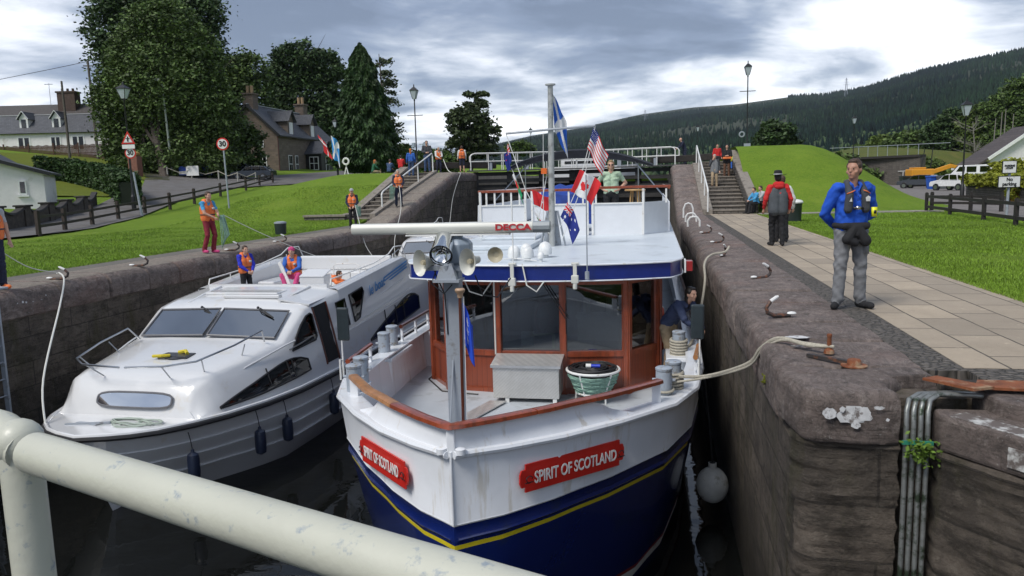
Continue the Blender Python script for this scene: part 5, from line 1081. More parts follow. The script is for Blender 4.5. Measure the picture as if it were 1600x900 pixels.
    for s in (-1, 1):
        b = B(); b.tube([(s*1.0, 4.25, 2.71), (s*1.02, 4.8, 2.80), (s*1.05, 5.5, 2.88)], .03, 6); ob('roof_rib', b, GEL, T, smooth=True)
    # windscreen: two raked panes
    def ws(k, h):   # k across -1..1, h 0..1
        v = 3.34+.64*h-.06*(1-abs(k))-(.0); x = k*(1.40-.02*h); return Vector((x, v-.03, 2.205+.40*h+.045*(1-abs(k)**2)))
    for k0, k1 in ((-1, -.03), (.03, 1)):
        b = B(); b.slab([ws(k0, .02)+Vector((0, -.015, .02)), ws(k1, .02)+Vector((0, -.015, .02)), ws(k1, .98)+Vector((0, -.015, .02)), ws(k0, .98)+Vector((0, -.015, .02))], .012); ob('windscreen', b, WS_, T)
        pts = [ws(k0, 0), ws(k1, 0), ws(k1, 1), ws(k0, 1), ws(k0, 0)]; b = B(); b.tube([p+Vector((0, -.018, .022)) for p in pts], .022, 6); ob('windscreen_frame', b, GREYTRIM, T, smooth=True)
    for x in (-.5, .72):
        b = B(); p = Vector((x, 3.95, 2.68)); b.tube([p, p+Vector((.12, -.12, -.04)), p+Vector((.38, -.22, -.13))], .010, 5); b.tube([p+Vector((.08, -.06, -.0)), p+Vector((.44, -.24, -.15))], .016, 5); b.ball(tuple(p), .03, 8); ob('wiper', b, BLACK, T)
    # window patches fitted to the side
    def sidewin(name, poly, s, mat, off=.016, rim=True, n=1):
        pts = [Vector((s*(sx(v, z)+off), v, z)) for v, z in poly]; c = sum(pts, Vector())/len(pts); b = B(); m_ = len(pts)
        
        cv = sum(p[0] for p in poly)/m_; cz = sum(p[1] for p in poly)/m_
        b.loft([[(s*(sx(cv+(v-cv)*f, cz+(z-cz)*f)+off), cv+(v-cv)*f, cz+(z-cz)*f) for v, z in poly] for f in (1, .85, .65, .45, .25, .08, .01)], True)
        o = ob(name, b, mat, T)
        if rim: b = B(); b.tube(pts+[pts[0]], .018, 6); ob('window_frame', b, RUBBER, o, smooth=True)
        return o
    def tear(v0, v1, zb, zt, tail=.25, lift=0):
        pts = []
        for k in range(13): a = k/12; pts.append((v0+(v1-v0)*a, zb+lift*a+.02*math.sin(math.pi*a)*-1))
        for k in range(13):
            a = 1-k/12; h = (zt-zb)*(min(1, (a+.02)/.75)**.8 if a < .8 else 1-.35*((a-.8)/.2)**2); pts.append((v0+(v1-v0)*a, zb+lift*a+h))
        return pts
    for s in ((1, -1) if detail else (1, -1)):
        o = sidewin('hull_window', tear(1.35, 3.75, 1.46, 1.78, lift=.07), s, GLASSD)
        for v in (2.55, 3.1, 3.25): b = B(); b.tube([(s*(sx(v, 1.55)+.02), v, 1.52), (s*(sx(v+.03, 1.8)+.02), v+.02, 1.83)], .014, 5); ob('window_bar', b, RUBBER, o)
        sidewin('cab_window', [(3.42, 1.96), (4.18, 2.02), (4.26, 2.08), (4.30, 2.50), (4.24, 2.53), (4.08, 2.50), (3.86, 2.36), (3.62, 2.16)], s, GLASSD)
        sidewin('cabin_window', [(5.30, 2.02), (5.70, 2.04), (5.72, 2.60), (5.30, 2.57)], s, GLASSD)
        sidewin('cabin_window', [(5.98, 2.05), (6.25, 2.10), (6.70, 2.62), (6.66, 2.72), (5.96, 2.64)], s, GLASSD)
        o = sidewin('hull_window', tear(6.6, 10.2, 1.50, 2.02, lift=.16), s, GLASSD)
        for v in (7.6, 8.3, 8.9): b = B(); b.tube([(s*(sx(v, 1.6)+.02), v, 1.6), (s*(sx(v, 2.0)+.02), v, 2.05)], .014, 5); ob('window_bar', b, RUBBER, o)
        for dz in (0, .10, .52): b = B(); b.tube([(s*(sx(v, 1.92+dz)+.004), v, (1.86+dz if dz < .3 else 2.1)+(.13*(v-4.9) if v > 4.9 else 0)*(.55 if dz < .3 else .9)) for v in (axis(5.0, 9.6, 8) if dz < .3 else axis(6.9, 9.2, 6))], .010, 5); ob('moulding_line', b, GEL, T, smooth=True)
        b = B(); b.tube([(s*(sx(v, 1.95)+.01), v, z) for v, z in ((1.35, 1.52), (2.2, 1.92), (3.2, 2.10), (3.5, 2.14))], .016, 6); ob('coachroof_edge', b, GEL, T, smooth=True)
    # side door standing open (near-black panel painted as the shaded inside, brown linings)
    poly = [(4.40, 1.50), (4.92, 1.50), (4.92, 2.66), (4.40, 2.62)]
    o = sidewin('door_shade_panel', poly, 1, DARKG, .008, False); b = B()
    b.tube([(sx(4.93, z)+.01, 4.93, z) for z in (1.48, 2.0, 2.66)], .024, 6); b.tube([(sx(4.39, z)+.01, 4.39, z) for z in (1.48, 2.0, 2.63)], .018, 6); ob('door_jamb', b, VARND, o)
    b = B(); b.slab([(sx(5.0, 2.70)-.02, 4.3, 2.70), (sx(5, 2.7)-.02, 5.25, 2.74), (.95, 5.25, 2.84), (.95, 4.3, 2.80)], .03); ob('door_hatch', b, GEL, T)
    b = B(); b.box((sx(5.1, 1.9)+.0, 5.12, 1.75), (sx(5.1, 1.9)+.03, 5.28, 2.1)); ob('paper_notice', b, WPAINT, T)
    # front window
    pts = []
    for a in axis(0, 2*math.pi, 28)[:-1]:
        q = (abs(math.cos(a))**4+abs(math.sin(a))**4)**-.25; x = .10+.72*math.cos(a)*q*(.95); zz = 1.635+.115*math.sin(a)*q; pts.append(Vector((x, np.interp(zz, [1.33, 1.50, 1.78, 1.9], [.98, 1.05, 1.18, 1.32])-.045, zz)))
    b = B(); c = sum(pts, Vector())/len(pts); b.v = [tuple(p) for p in pts]+[tuple(c)]; b.f = [(k, (k+1) % len(pts), len(pts)) for k in range(len(pts))]; b.m = [0]*len(b.f)
    o = ob('front_window', b, WS_, T); b = B(); b.tube(pts+[pts[0]], .018, 6); b.tube([(.35, 1.08, 1.53), (.35, 1.165, 1.745)], .012, 5); ob('window_frame', b, GREYTRIM, o, smooth=True)
    # pulpit rails
    zr_ = 2.22
    for s in (-1, 1):
        b = B(); b.tube([(s*.05, .98, zr_-.03), (s*.75, 1.0, zr_), (s*1.12, 1.3, zr_+.02), (s*1.32, 2.1, zr_+.12), (s*1.38, 2.9, zr_+.22), (s*1.30, 3.1, zr_-.02)], .017, 8)
        ob('pulpit_rail', b, STEEL, T, smooth=True)
        for x, y, x2, y2 in ((.7, 1.0, .62, 1.3), (1.15, 1.4, 1.05, 1.6), (1.36, 2.35, 1.22, 2.45)): b = B(); b.cyl((s*x, y, zr_+.06*(y-1)), (s*x2, y2, 1.93+.09*(y2-1)), .012, 6); ob('stanchion', b, STEEL, T, smooth=True)
    b = B(); b.lathe([(.0, .03), (.10, .03), (.22, .012), (.23, 0)], (.15, 2.2, 2.10), 18); b.v = [(x if x < 9 else x, y, z) for x, y, z in b.v]; b.box((-.16, 2.05, 2.09), (.40, 2.35, 2.135)); ob('deck_hatch', b, M('hatch_smoke', (.05, .05, .055), .3), T, bevel=.04)
    b = B(); b.tube([(-.2, 2.0, 2.14), (0, 1.97, 2.16), (.1, 2.05, 2.15)], .03, 6); b.tube([(.1, 2.3, 2.15), (.25, 2.28, 2.18), (.33, 2.2, 2.15)], .035, 6); ob('yellow_cloth', b, M('yellow_cloth', (.55, .45, .03), .8), T, smooth=True)
    b = B(); b.tube([(1.66, 3.35, 2.0), (1.74, 3.7, 2.06), (1.75, 4.35, 2.13), (1.68, 4.4, 2.13)], .014, 6); ob('grab_rail', b, STEEL, T, smooth=True)
    # fly rails
    for s in (-1, 1):
        b = B(); b.tube([(s*1.45, 5.65, 2.90), (s*1.45, 5.7, 3.02), (s*1.50, 8.0, 3.12), (s*1.5, 9.0, 3.25), (s*1.5, 9.4, 3.4), (s*1.5, 10.0, 3.38), (s*1.5, 10.3, 3.0)], .015, 6)
        for v in (6.6, 7.5, 8.4, 9.3): b.cyl((s*1.5, v, 2.9), (s*1.5, v, 3.05+.1*max(0, v-7.5)), .012, 6)
        ob('fly_rail', b, WPAINT, T, smooth=True)
    for P__ in ([(.2, 7.0, 2.4), (.2, 7.0, 2.98), (.28, 7.0, 3.03), (.75, 7.0, 3.03), (.83, 7.0, 2.98), (.83, 7.0, 2.4)], [(1.0, 8.3, 2.4), (1.0, 8.3, 3.02), (.9, 8.3, 3.08), (.4, 8.3, 3.08), (.3, 8.3, 3.02), (.3, 8.3, 2.4)]):
        b = B(); b.tube(P__, .016, 6); ob('seat_frame', b, WPAINT, T, smooth=True)
    # deck lines
    return T
WS_ = glass('windscreen_glass', (.75, .8, .85), .35, .45); GREYTRIM = M('grey_window_trim', (.13, .13, .14), .4)
LB = cruiser('white hire cruiser with name and blue stripe on its side, lying along the left wall', (-8.40, 9.72, WZ), -.028)
LB2 = dup(LB, (-8.75, 26.8, WZ), -.0, 'second white cruiser behind, mostly hidden by the passenger boat roof')
# name and blue stripe only on the near cruiser
import types
Mt = PW[LB.name]
def lbw(v, z, x): return Mt @ Vector((x, v, z))
p0 = lbw(6.98, 2.58, 1.735); p1 = lbw(7.9, 2.70, 1.74); xd = (p1-p0).normalized()
textob('boat_name', 'le boat', .33, M('sky_blue_letter', (.03, .20, .48), .4), LB, frame_m((p0+p1)/2+Vector((.055, 0, .0)), xd, (0, 0, 1)), .002, .006, 1.05)
for k in range(3):
    b = B(); z = 2.62+k*.075; b.slab([lbw(7.95, z-.03, 1.765), lbw(9.5, z+.22, 1.80), lbw(9.5, z+.27, 1.80), lbw(7.95, z+.012, 1.765)], .006); ob('blue_stripe', b, MATS['sky_blue_letter'], LB, world=True)
ap = M('fender_navy_vinyl', (.015, .022, .045), .35)
for i, v in enumerate((.75, 1.95, 2.65, 4.3)):
    w = lbw(v, 1.2, 0); g = float(np.interp(v, [.4, .85, 1.4, 2.2, 3.2, 4.5, 8], [1.02, 1.32, 1.56, 1.78, 1.92, 1.98, 2.0])); p = lbw(v, 0, g+.06)
    t = thing('fender', ['dark fender hanging from cruiser nearest its bow', 'dark fender second from the cruiser bow', 'dark fender third from the cruiser bow', 'dark fender hanging amidships between the two boats'][i], 'fender', (p.x, p.y, WZ+.7), 0, 'dark fenders along the cruiser')
    b = B(); b.lathe([(.02, -.22), (.085, -.18), (.095, -.1), (.095, .12), (.085, .19), (.03, .23), (.025, .27), (0, .28)], (0, 0, 0), 14); ob('body', b, ap, t, smooth=True)
    b = B(); b.tube([(0, 0, .26), (-.02, 0, .42), (-.05, 0, .55)], .008, 5); ob('lanyard', b, RUBBER, t)
# ropes on the cruiser bow
b = B(); random.seed(3)
for k in range(6):
    pts = []
    for i in range(22): a = i*.62+k; r_ = .22+.08*math.sin(i*1.3+k); pts.append(lbw(.55+r_*.7*math.sin(a)+.02*k, 1.365+.012*k+.008*math.sin(i*3), .05+r_*1.5*math.cos(a)+.08*k))
    b.tube(crom(pts, 3), .012, 5)
b.tube([lbw(.5, 1.37, .4), lbw(.42, 1.37, .7), lbw(.6, 1.37, .95)], .010, 5)
tag(ob('rope_coil', b, M('pale_green_rope', (.33, .38, .33), .9), smooth=True), 'tangled pale green rope lying on the cruiser foredeck', 'rope')
an = thing('anchor', 'grey anchor lying on the cruiser foredeck beside the rope tangle', 'anchor', tuple(lbw(.45, 1.36, -.35)))
b = B(); b.bar(lbw(.42, 1.40, -.65), lbw(.55, 1.42, .05), .04, .03); ob('shank', b, GREYP, an, world=True)
for dy in (-.10, .10): b = B(); b.slab([lbw(.42, 1.40, -.1), lbw(.42+dy, 1.39, -.55), lbw(.42+dy*1.5, 1.39, -.5), lbw(.5, 1.40, -.05)], .02); ob('fluke', b, GREYP, an, world=True)
line('mooring_rope', [tuple(lbw(.35, 1.36, -.95)), (-9.75, 10.6, -1.3), (-10.7, 12.2, -.35), (-11.25, 13.0, .02), (-11.5, 13.2, .13), (-11.6, 13.24, .12)], .016, ROPEW, 'white bow line running from the cruiser up to a hook on the left coping')
line('hand_rope', [(-11.55, 13.22, .14), (-11.6, 12.5, .35), (-11.62, 11.6, .95)], .009, ROPEW, 'thin white rope from the left hook to the man at the left edge')
# ================================================================== left bank setting
strip('road', [(-25.2, 8), (-26.2, 20), (-27.7, 29.5), (-29.9, 37), (-32.4, 43), (-35.8, 50), (-40.5, 62), (-46, 73), (-57, 84), (-80, 97)], [4.2, 4.2, 4.2, 3.8, 3.8, 4.6, 7, 10, 8, 7], ASPH, zl, .05, 90)
strip('road', [(-40.5, 64), (-40.2, 74), (-40.5, 90), (-41, 120)], [6, 9, 8, 6], ASPH, zl, .055, 40)
strip('lawn', [(-42.5, 48), (-47, 55), (-53, 62)], [8, 12, 12], GRASSY, zl, .045, 30)
strip('lawn', [(-54, 62), (-62, 72), (-72, 80)], [20, 22, 20], GRASSY, zl, .05, 30)
def D_(px, py, d): return Vector((0, 0, HC)) + ray(px, py)*d
def fence_run(label, pts, posts_h, rails, mat, zf, pw=.13, rh=.10, cat='fence', top=0.0):
    t = thing('post_and_rail_fence', label, cat, (*pts[0], zf(*pts[0])))
    for x, y in pts:
        b = B(); z = zf(x, y); b.box((x-pw/2, y-pw/2, z-.2), (x+pw/2, y+pw/2, z+posts_h)); b.box((x-pw/2*.7, y-pw/2*.7, z+posts_h), (x+pw/2*.7, y+pw/2*.7, z+posts_h+.03)); ob('post', b, mat, t, world=True)
    for (a, c) in zip(pts[:-1], pts[1:]):
        for h in rails:
            b = B(); b.bar((a[0], a[1], zf(*a)+h), (c[0], c[1], zf(*c)+h), .05, rh); ob('rail', b, mat, t, world=True)
    return t
fence_run('dark brown post and rail fence between left lawn and road', [(-25.37, 28.2), (-27.0, 31.6), (-28.2, 34.9), (-29.2, 38.2), (-29.9, 41.5), (-30.6, 45), (-31.6, 49.3), (-33.4, 55.7), (-35.4, 63.2), (-37.2, 69), (-38.4, 74)], 1.02, (.38, .78), M('brown_fence_timber', (.035, .026, .02), .8, var=.3, bump=.3), zl, .15, .12)
t = thing('post_and_rail_fence', 'white posts with slung rope in front of the parked dark cars', 'fence', (-50, 76, 3))
pp_ = [G_(x, y, zl) for x, y in ((262, 276), (300, 279), (342, 281), (372, 284), (400, 284))]
for p in pp_: b = B(); b.cyl(p, p+Vector((0, 0, 1.0)), .07, 8); ob('post', b, M('pale_post', (.35, .34, .30), .8), t, world=True)
for a_, c_ in zip(pp_[:-1], pp_[1:]): b = B(); b.tube([a_+Vector((0, 0, .9)), (a_+c_)/2+Vector((0, 0, .5)), c_+Vector((0, 0, .9))], .035, 6); ob('rope', b, ROPE, t, world=True)
# dark scalloped wall
t = thing('garden_wall', 'dark stone wall with piers and scooped copings in front of the white cottage', 'wall', (-30, 31, 0))
wp = [(-29.2, 25.5), (-29.6, 28.5), (-29.95, 30.9), (-30.7, 33.3), (-31.5, 35.8), (-32.6, 38.4), (-34.0, 41.4), (-36.0, 45)]
DARKST = M('dark_rubble', (.060, .050, .042), .9, var=.4, scale=5, bump=.5, bscale=14); DC = M('dark_coping', (.028, .025, .023), .8, var=.3, bump=.3)
for i, (x, y) in enumerate(wp[:-1]):
    z = zl(x, y); hh = 1.22*(1-.06*i); b = B(); b.box((x-.24, y-.24, z-.3), (x+.24, y+.24, z+hh), rz=.2); ob('pier', b, DARKST, t, world=True)
    b = B(); b.box((x-.33, y-.33, z+hh), (x+.33, y+.33, z+hh+.09), rz=.2); ob('pier_cap', b, DC, t, world=True, bevel=.03)
    x2, y2 = wp[i+1]; b = B(); c = B(); rings = []; rc = []
    for k in range(9):
        a = k/8; X, Y = x*(1-a)+x2*a, y*(1-a)+y2*a; zz = zl(X, Y); top = zz+hh*.92-.32*math.sin(math.pi*a)
        rings.append([(X-.15, Y, zz-.3), (X+.15, Y, zz-.3), (X+.15, Y, top), (X-.15, Y, top)]); rc.append([(X-.24, Y, top), (X+.24, Y, top), (X+.2, Y, top+.10), (X-.2, Y, top+.10)])
    b.loft(rings, True, True); c.loft(rc, True, True); ob('panel', b, DARKST, t, world=True); ob('scooped_coping', c, DC, t, world=True)
# white cottage
ct = thing('white_cottage', 'whitewashed cottage with grey slate roof at the left edge', 'cottage', (-36.5, 41.42, .3))
b = B(); b.box((-56, 41.5, 0), (-39.0, 47.5, 3.9)); b.prism([(-39.0, 41.42), (-36.5, 41.42), (-36.5, 46.5), (-39.0, 46.5)], 0, 3.05); b.slab([(-39.0, 41.42, 3.05), (-36.5, 41.42, 3.05), (-36.5, 41.42, 3.15), (-39.0, 41.42, 3.85)], -.04 if 0 else .04); b.box((-39.0, 41.45, 3.0), (-38.2, 46.4, 3.5)); ob('wall', b, RENDER, ct, world=True)
b = B(); b.slab([(-56.4, 41.1, 3.82), (-38.7, 41.1, 3.82), (-41.6, 44.5, 5.9), (-56.4, 44.5, 5.9)], .14); b.slab([(-38.7, 41.1, 3.82), (-38.7, 47.9, 3.82), (-41.6, 44.5, 5.9)], .14); b.slab([(-38.7, 47.9, 3.82), (-56.4, 47.9, 3.82), (-56.4, 44.5, 5.9), (-41.6, 44.5, 5.9)], .14); ob('roof', b, SLATEX, ct, world=True)
b = B(); b.slab([(-39.2, 41.1, 4.02), (-36.1, 41.1, 3.05), (-36.1, 46.8, 3.05), (-39.2, 46.8, 4.02)], .12); ob('lean_to_roof', b, SLATEY, ct, world=True)
b = B(); b.bar((-39.2, 41.05, 3.90), (-36.1, 41.05, 2.95), .05, .2); b.bar((-56, 41.03, 3.74), (-38.7, 41.03, 3.74), .06, .12); ob('fascia_board', b, BLACK, ct, world=True)
w = None
b = B(); b.box((-37.85, 41.33, 1.75), (-37.45, 41.41, 2.60)); o = ob('window', b, TIMW, ct, world=True); b = B(); b.box((-37.78, 41.315, 1.85), (-37.52, 41.328, 2.52)); ob('pane', b, GLASSD, o, world=True); b = B(); b.box((-37.95, 41.28, 1.62), (-37.35, 41.40, 1.74)); ob('sill', b, TIMW, o, world=True)
b = B(); b.cyl((-39.4, 41.3, 3.9), (-39.4, 41.3, 5.0), .04, 6); b.lathe([(.02, 0), (.35, .08), (.42, .16), (.40, .16), (.3, .1), (0, .03)], (-39.6, 41.2, 5.0), 16, ax='y'); ob('satellite_dish', b, GREYP, ct, world=True, smooth=True)
ct.rotation_euler = (0, 0, R(34))
# terraced row up the slope: built in local axes parallel to R0
def facing(name, label, cat, px, py, d, extra=0.0): p = D_(px, py, d); return thing(name, label, cat, tuple(p), YAW+extra)
rw = facing('cottage_row', 'long low terrace of white cottages with slate roof and dormers on the left rise', 'cottages', 85, 240, 98)
b = B(); b.box((-16, 0, -2), (12, 6, 2.7)); ob('wall', b, RENDER, rw)
b = B(); b.slab([(-16.4, -.4, 2.6), (12.4, -.4, 2.6), (12.4, 2.6, 5.1), (-16.4, 2.6, 5.1)], .12); ob('roof', b, SLATEX, rw)
b = B(); b.slab([(-16.4, 2.7, 5.0), (12.4, 2.7, 5.0), (12.4, 5.2, 6.7), (-16.4, 5.2, 6.7)], .12); b.slab([(12.4, 7.8, 4.5), (-16.4, 7.8, 4.5), (-16.4, 5.2, 6.7), (12.4, 5.2, 6.7)], .12); ob('rear_roof', b, M('brown_slate', (.06, .052, .048), .6, var=.3, scale=5), rw)
b = B(); b.box((-16.4, 2.5, 5.08), (12.4, 2.68, 5.18)); ob('lead_ridge', b, M('lead_flashing', (.38, .39, .40), .6), rw)
for x in (-3.8, .35):
    b = B(); b.box((x-.55, .5, 3.2), (x+.55, 2.2, 4.5)); b.prism([(x-.55, 2.2), (x+.55, 2.2), (x+.55, 2.21), (x-.55, 2.21)], 3.2, 4.4); b.add([(x-.55, .5, 4.5), (x+.55, .5, 4.5), (x, .5, 5.2)], [(0, 1, 2)]); o = ob('dormer', b, TIMW, rw)
    b = B(); b.slab([(x-.75, .3, 4.4), (x, .3, 5.4), (x, 2.9, 5.4), (x-.75, 2.9, 4.4)], .08); b.slab([(x, .3, 5.4), (x+.75, .3, 4.4), (x+.75, 2.9, 4.4), (x, 2.9, 5.4)], .08); ob('dormer_roof', b, SLATEX, o)
    b = B(); b.bar((x-.74, .27, 4.42), (x, .27, 5.42), .05, .16, up=(0, 1, 0)); b.bar((x, .27, 5.42), (x+.74, .27, 4.42), .05, .16, up=(0, 1, 0)); ob('bargeboard', b, TIMW, o)
    b = B(); b.prism([(x-.28, .44), (x+.28, .44), (x+.28, .48), (x-.28, .48)], 3.35, 4.4); ob('pane', b, GLASSD, o)
for x, wd in ((-3.7, 1.5), (.35, 1.2), (3.2, 1.5), (-8, 1.4), (7.6, 1.3)):
    b = B(); b.box((x-wd/2-.1, -.05, .35), (x+wd/2+.1, -.005, 2.2)); o = ob('window', b, TIMW, rw)
    for k in (-1, 1): b = B(); b.box((x+k*wd/4-wd/5.5, -.075, .5), (x+k*wd/4+wd/5.5, -.055, 2.05)); ob('pane', b, GLASSD, o)
b = B(); b.box((-1.0, 3.6, 5.6), (1.3, 5.0, 8.0)); b.box((-1.15, 3.5, 8.0), (1.45, 5.1, 8.2)); o = ob('chimney', b, M('brown_brick', (.075, .05, .04), .9, var=.3, scale=6, bump=.4), rw)
for x in (-.6, .1, .8): b = B(); b.cyl((x, 4.3, 8.2), (x, 4.3, 8.6), .16, 8); ob('chimney_pot', b, MATS['brown_brick'], o)
b = B(); b.cyl((-2.4, 4.5, 6.4), (-2.4, 4.5, 9.4), .03, 5); b.box((-3.0, 4.48, 9.2), (-1.9, 4.52, 9.28)); b.cyl((2.2, 4.5, 6.4), (2.2, 4.5, 8.8), .03, 5); ob('tv_aerial', b, GREYP, rw)
fp = facing('picket_fence', 'brown picket fence in front of the cottage terrace', 'fence', 85, 242, 93)
PIC = M('brown_pickets', (.085, .045, .030), .9, var=.4, scale=8)
b = B()
for k in range(170): x = -12.5+k*.15; b.box((x, 0, -.6-.0), (x+.11, .03, 1.15+.05*math.sin(k)))
for z in (.1, .8): b.box((-12.5, .035, z), (13, .08, z+.1))
ob('pickets', b, PIC, fp)
for k in range(9): b = B(); x = -12+k*3.0; b.box((x-.08, -.1, -1), (x+.08, -.01, 1.4)); ob('post', b, PIC, fp)
# poles and wire
def pole(label, base, top, r_, mat, name='wooden_pole'):
    t = thing(name, label, 'pole', tuple(base)); b = B(); b.tube([base, top], [r_, r_*.7], 8); ob('pole', b, mat, t, smooth=True, world=True); return t
PW_ = M('weathered_pole', (.085, .075, .06), .9, var=.3)
pole('leaning grey wooden pole behind the picket fence', D_(109, 242, 90)-Vector((0, 0, .5)), D_(96, 127, 90), .16, PW_)
tp = pole('tall dark telegraph pole against the big tree', D_(153, 242, 92)-Vector((0, 0, .5)), D_(137, 95, 92), .17, PW_)
b = B(); b.bar(D_(130, 103, 92), D_(146, 103, 92), .1, .12); ob('crossarm', b, PW_, tp, world=True)
line('overhead_wire', [D_(-60, 136, 92), D_(20, 120, 92), D_(80, 108, 92), D_(137, 96, 92)], .03, BLACK, 'black overhead wire running left from the telegraph pole', 'wire')
# ---- street furniture
LGL = M('lantern_glass', (.45, .50, .55), .15, var=.1)
def lantern_lamp(label, base, h, arms=True, group='black lantern street lamps', s=1.0):
    t = thing('street_lamp', label, 'street lamp', tuple(base), 0, group)
    b = B(); b.lathe([(.11*s, -.3), (.11*s, .9), (.075*s, .95), (.07*s, 1.1), (.05*s, 1.2), (.038*s, h-.95), (.06*s, h-.9), (.04*s, h-.8)], (0, 0, 0), 10)
    if arms: b.cyl((-.55*s, 0, h-1.9), (.55*s, 0, h-1.9), .025*s, 6)
    ob('post', b, BLACK, t, smooth=True)
    b = B(); b.loft([[(r_*math.cos(a)*s, r_*math.sin(a)*s, z) for a in (R(45), R(135), R(225), R(315))] for r_, z in ((.14, h-.80), (.32, h-.25))], True, True); ob('lantern', b, LGL, t)
    b = B(); b.loft([[(r_*math.cos(a)*s, r_*math.sin(a)*s, z) for a in (R(45), R(135), R(225), R(315))] for r_, z in ((.36, h-.25), (.36, h-.21), (.12, h-.03), (.05, h), (.04, h+.16), (.005, h+.2))], True, True)
    for a in (45, 135, 225, 315): b.bar((.14*math.cos(R(a))*s, .14*math.sin(R(a))*s, h-.8), (.32*math.cos(R(a))*s, .32*math.sin(R(a))*s, h-.25), .025*s, .025*s)
    ob('lantern_cap', b, BLACK, t); return t
l1 = G_(210, 330, zl)
lampA = lantern_lamp('lantern lamp with triangle warning and speed signs, by the hedge end', l1, 7.6, False, s=1.25)
lampB = lantern_lamp('lantern lamp with round convex mirror at top of left steps', Vector((-16.05, 51.8, 2.4)), 5.95)
lantern_lamp('lantern lamp against the dark conifer', Vector((-33.3, 78.8, 2.6)), 6.3, False)
lampC = lantern_lamp('lantern lamp with life ring at top of the right steps', Vector((6.62, 57.9, 2.5)), 7.1)
lantern_lamp('lantern lamp beside the right hand road near parked cars', Vector((17.2, 47.6, 0)), 5.55, False)
lantern_lamp('small distant lantern lamp right of the grass mound', D_(1333, 243, 88)-Vector((0, 0, 1.5)), 5.9, False)
lantern_lamp('small distant lantern lamp seen left of the mast', D_(830, 245, 120)-Vector((0, 0, 1)), 5.4, False)
lantern_lamp('small distant lantern lamp beyond the man at the gate', D_(1090, 245, 110)-Vector((0, 0, 1)), 5.4, False)
b = B(); b.tube([(-15.85, 51.8, 4.5), (-15.5, 51.8, 4.5)], .02, 6); b.lathe([(.0, 0), (.22, 0), (.24, .02), (.22, .05), (0, .08)], (-15.38, 51.75, 4.42), 16, ax='y'); b.box((-16.3, 51.6, 4.3), (-16.1, 51.75, 4.6)); o = ob('traffic_mirror', b, M('mirror_face', (.5, .55, .58), .1, .8), lampB, smooth=True, world=True)
b = B(); b.tube([(6.32, 57.8, 4.5+.17*math.sin(a)) if 0 else (6.25+.17*math.cos(a), 57.8, 4.7+.17*math.sin(a)) for a in axis(0, 2*math.pi, 16)], .05, 6); b.box((6.4, 57.7, 3.7), (6.85, 57.85, 4.05)); ob('sign_cluster', b, GREYP, lampC, world=True)
def road_sign(label, base, top, disc=.3, txt='30', kind='round', pole_=True, par=None, group=None, rz=0.0):
    if par is None:
        t = thing('road_sign', label, 'road sign', tuple(base), 0, group); b = B(); b.tube([Vector(base)-Vector((0, 0, .2)), top+Vector((0, .03, .1))], .045, 8); ob('pole', b, GREYP, t, smooth=True, world=True)
    else: t = par
    n = 24; x_ = R0; c = Vector(top)
    fw = Vector((math.sin(YAW), -math.cos(YAW), 0))
    def disc_(r_, off, mat, name, p_): 
        b = B(); b.slab([c-fw*-off+x_*r_*math.cos(a)+Vector((0, 0, r_*math.sin(a))) for a in axis(0, 2*math.pi, n)[:-1]], .012); return ob(name, b, mat, p_, world=True)
    if kind == 'round':
        o = disc_(disc, .03, RED, 'sign_plate', t); disc_(disc*.78, .045, WPAINT, 'sign_face', o)
        textob('numerals', txt, disc*1.15, BLACK, o, frame_m(c+fw*.06, x_, (0, 0, 1)), .002, .012)
    return t
p = D_(348, 225, 40.9); road_sign('round 30 speed limit sign on its own pale pole on the left lawn', Vector((p.x+.1, p.y, zl(p.x, p.y))), p, .33)
c = D_(204, 239, 46.5); road_sign('', None, c, .34, par=lampA)
fw = Vector((math.sin(YAW), -math.cos(YAW), 0)); c = D_(200, 216, 46.3)
b = B(); b.slab([c+fw*.03+R0*x+Vector((0, 0, z)) for x, z in ((-.42, -.34), (.42, -.34), (0, .42))], .012); o = ob('sign_plate', b, RED, lampA, world=True)
b = B(); b.slab([c+fw*.045+R0*x+Vector((0, 0, z)) for x, z in ((-.27, -.25), (.27, -.25), (0, .24))], .008); ob('sign_face', b, WPAINT, o, world=True)
b = B(); b.slab([c+fw*.058+R0*x+Vector((0, 0, z)) for x, z in ((-.04, -.2), (.04, -.2), (.04, .1), (-.04, .1))], .006); b.slab([c+fw*.06+R0*x+Vector((0, 0, z)) for x, z in ((-.12, -.05), (.12, -.05), (.12, .0), (-.12, .0))], .006); ob('symbol', b, BLACK, o, world=True)
b = B(); b.slab([c+fw*.04+R0*x+Vector((0, 0, z)) for x, z in ((-.38, -.62), (.38, -.62), (.38, -.38), (-.38, -.38))], .01); ob('sub_plate', b, WPAINT, lampA, world=True)
p = G_(222, 338, zl); pole('short pale grey metal pole beside the left road', p, p+Vector((-.3, 0, 2.55)), .075, GREYP, 'metal_pole')
p = G_(213, 276, zl); t = thing('brick_pier', 'red brick gate pier topped with a flower pot beside the signs', 'pier', tuple(p)); b = B(); b.box((p.x-.5, p.y-.4, p.z-1), (p.x+.5, p.y+.4, p.z+2.0)); ob('pier', b, M('red_brick', (.19, .085, .06), .9, var=.3, scale=9), t, world=True)
b = B(); b.ball((p.x, p.y, p.z+2.2), .5, 10, sc=(1.2, 1, .6)); ob('flowers', b, M('ochre_flowers', (.25, .17, .05), .9, var=.5, scale=20), t, world=True)
p = G_(270, 275, zl); t = thing('street_light', 'tall pale street light with round brown sign in front of big tree', 'street light', tuple(p))
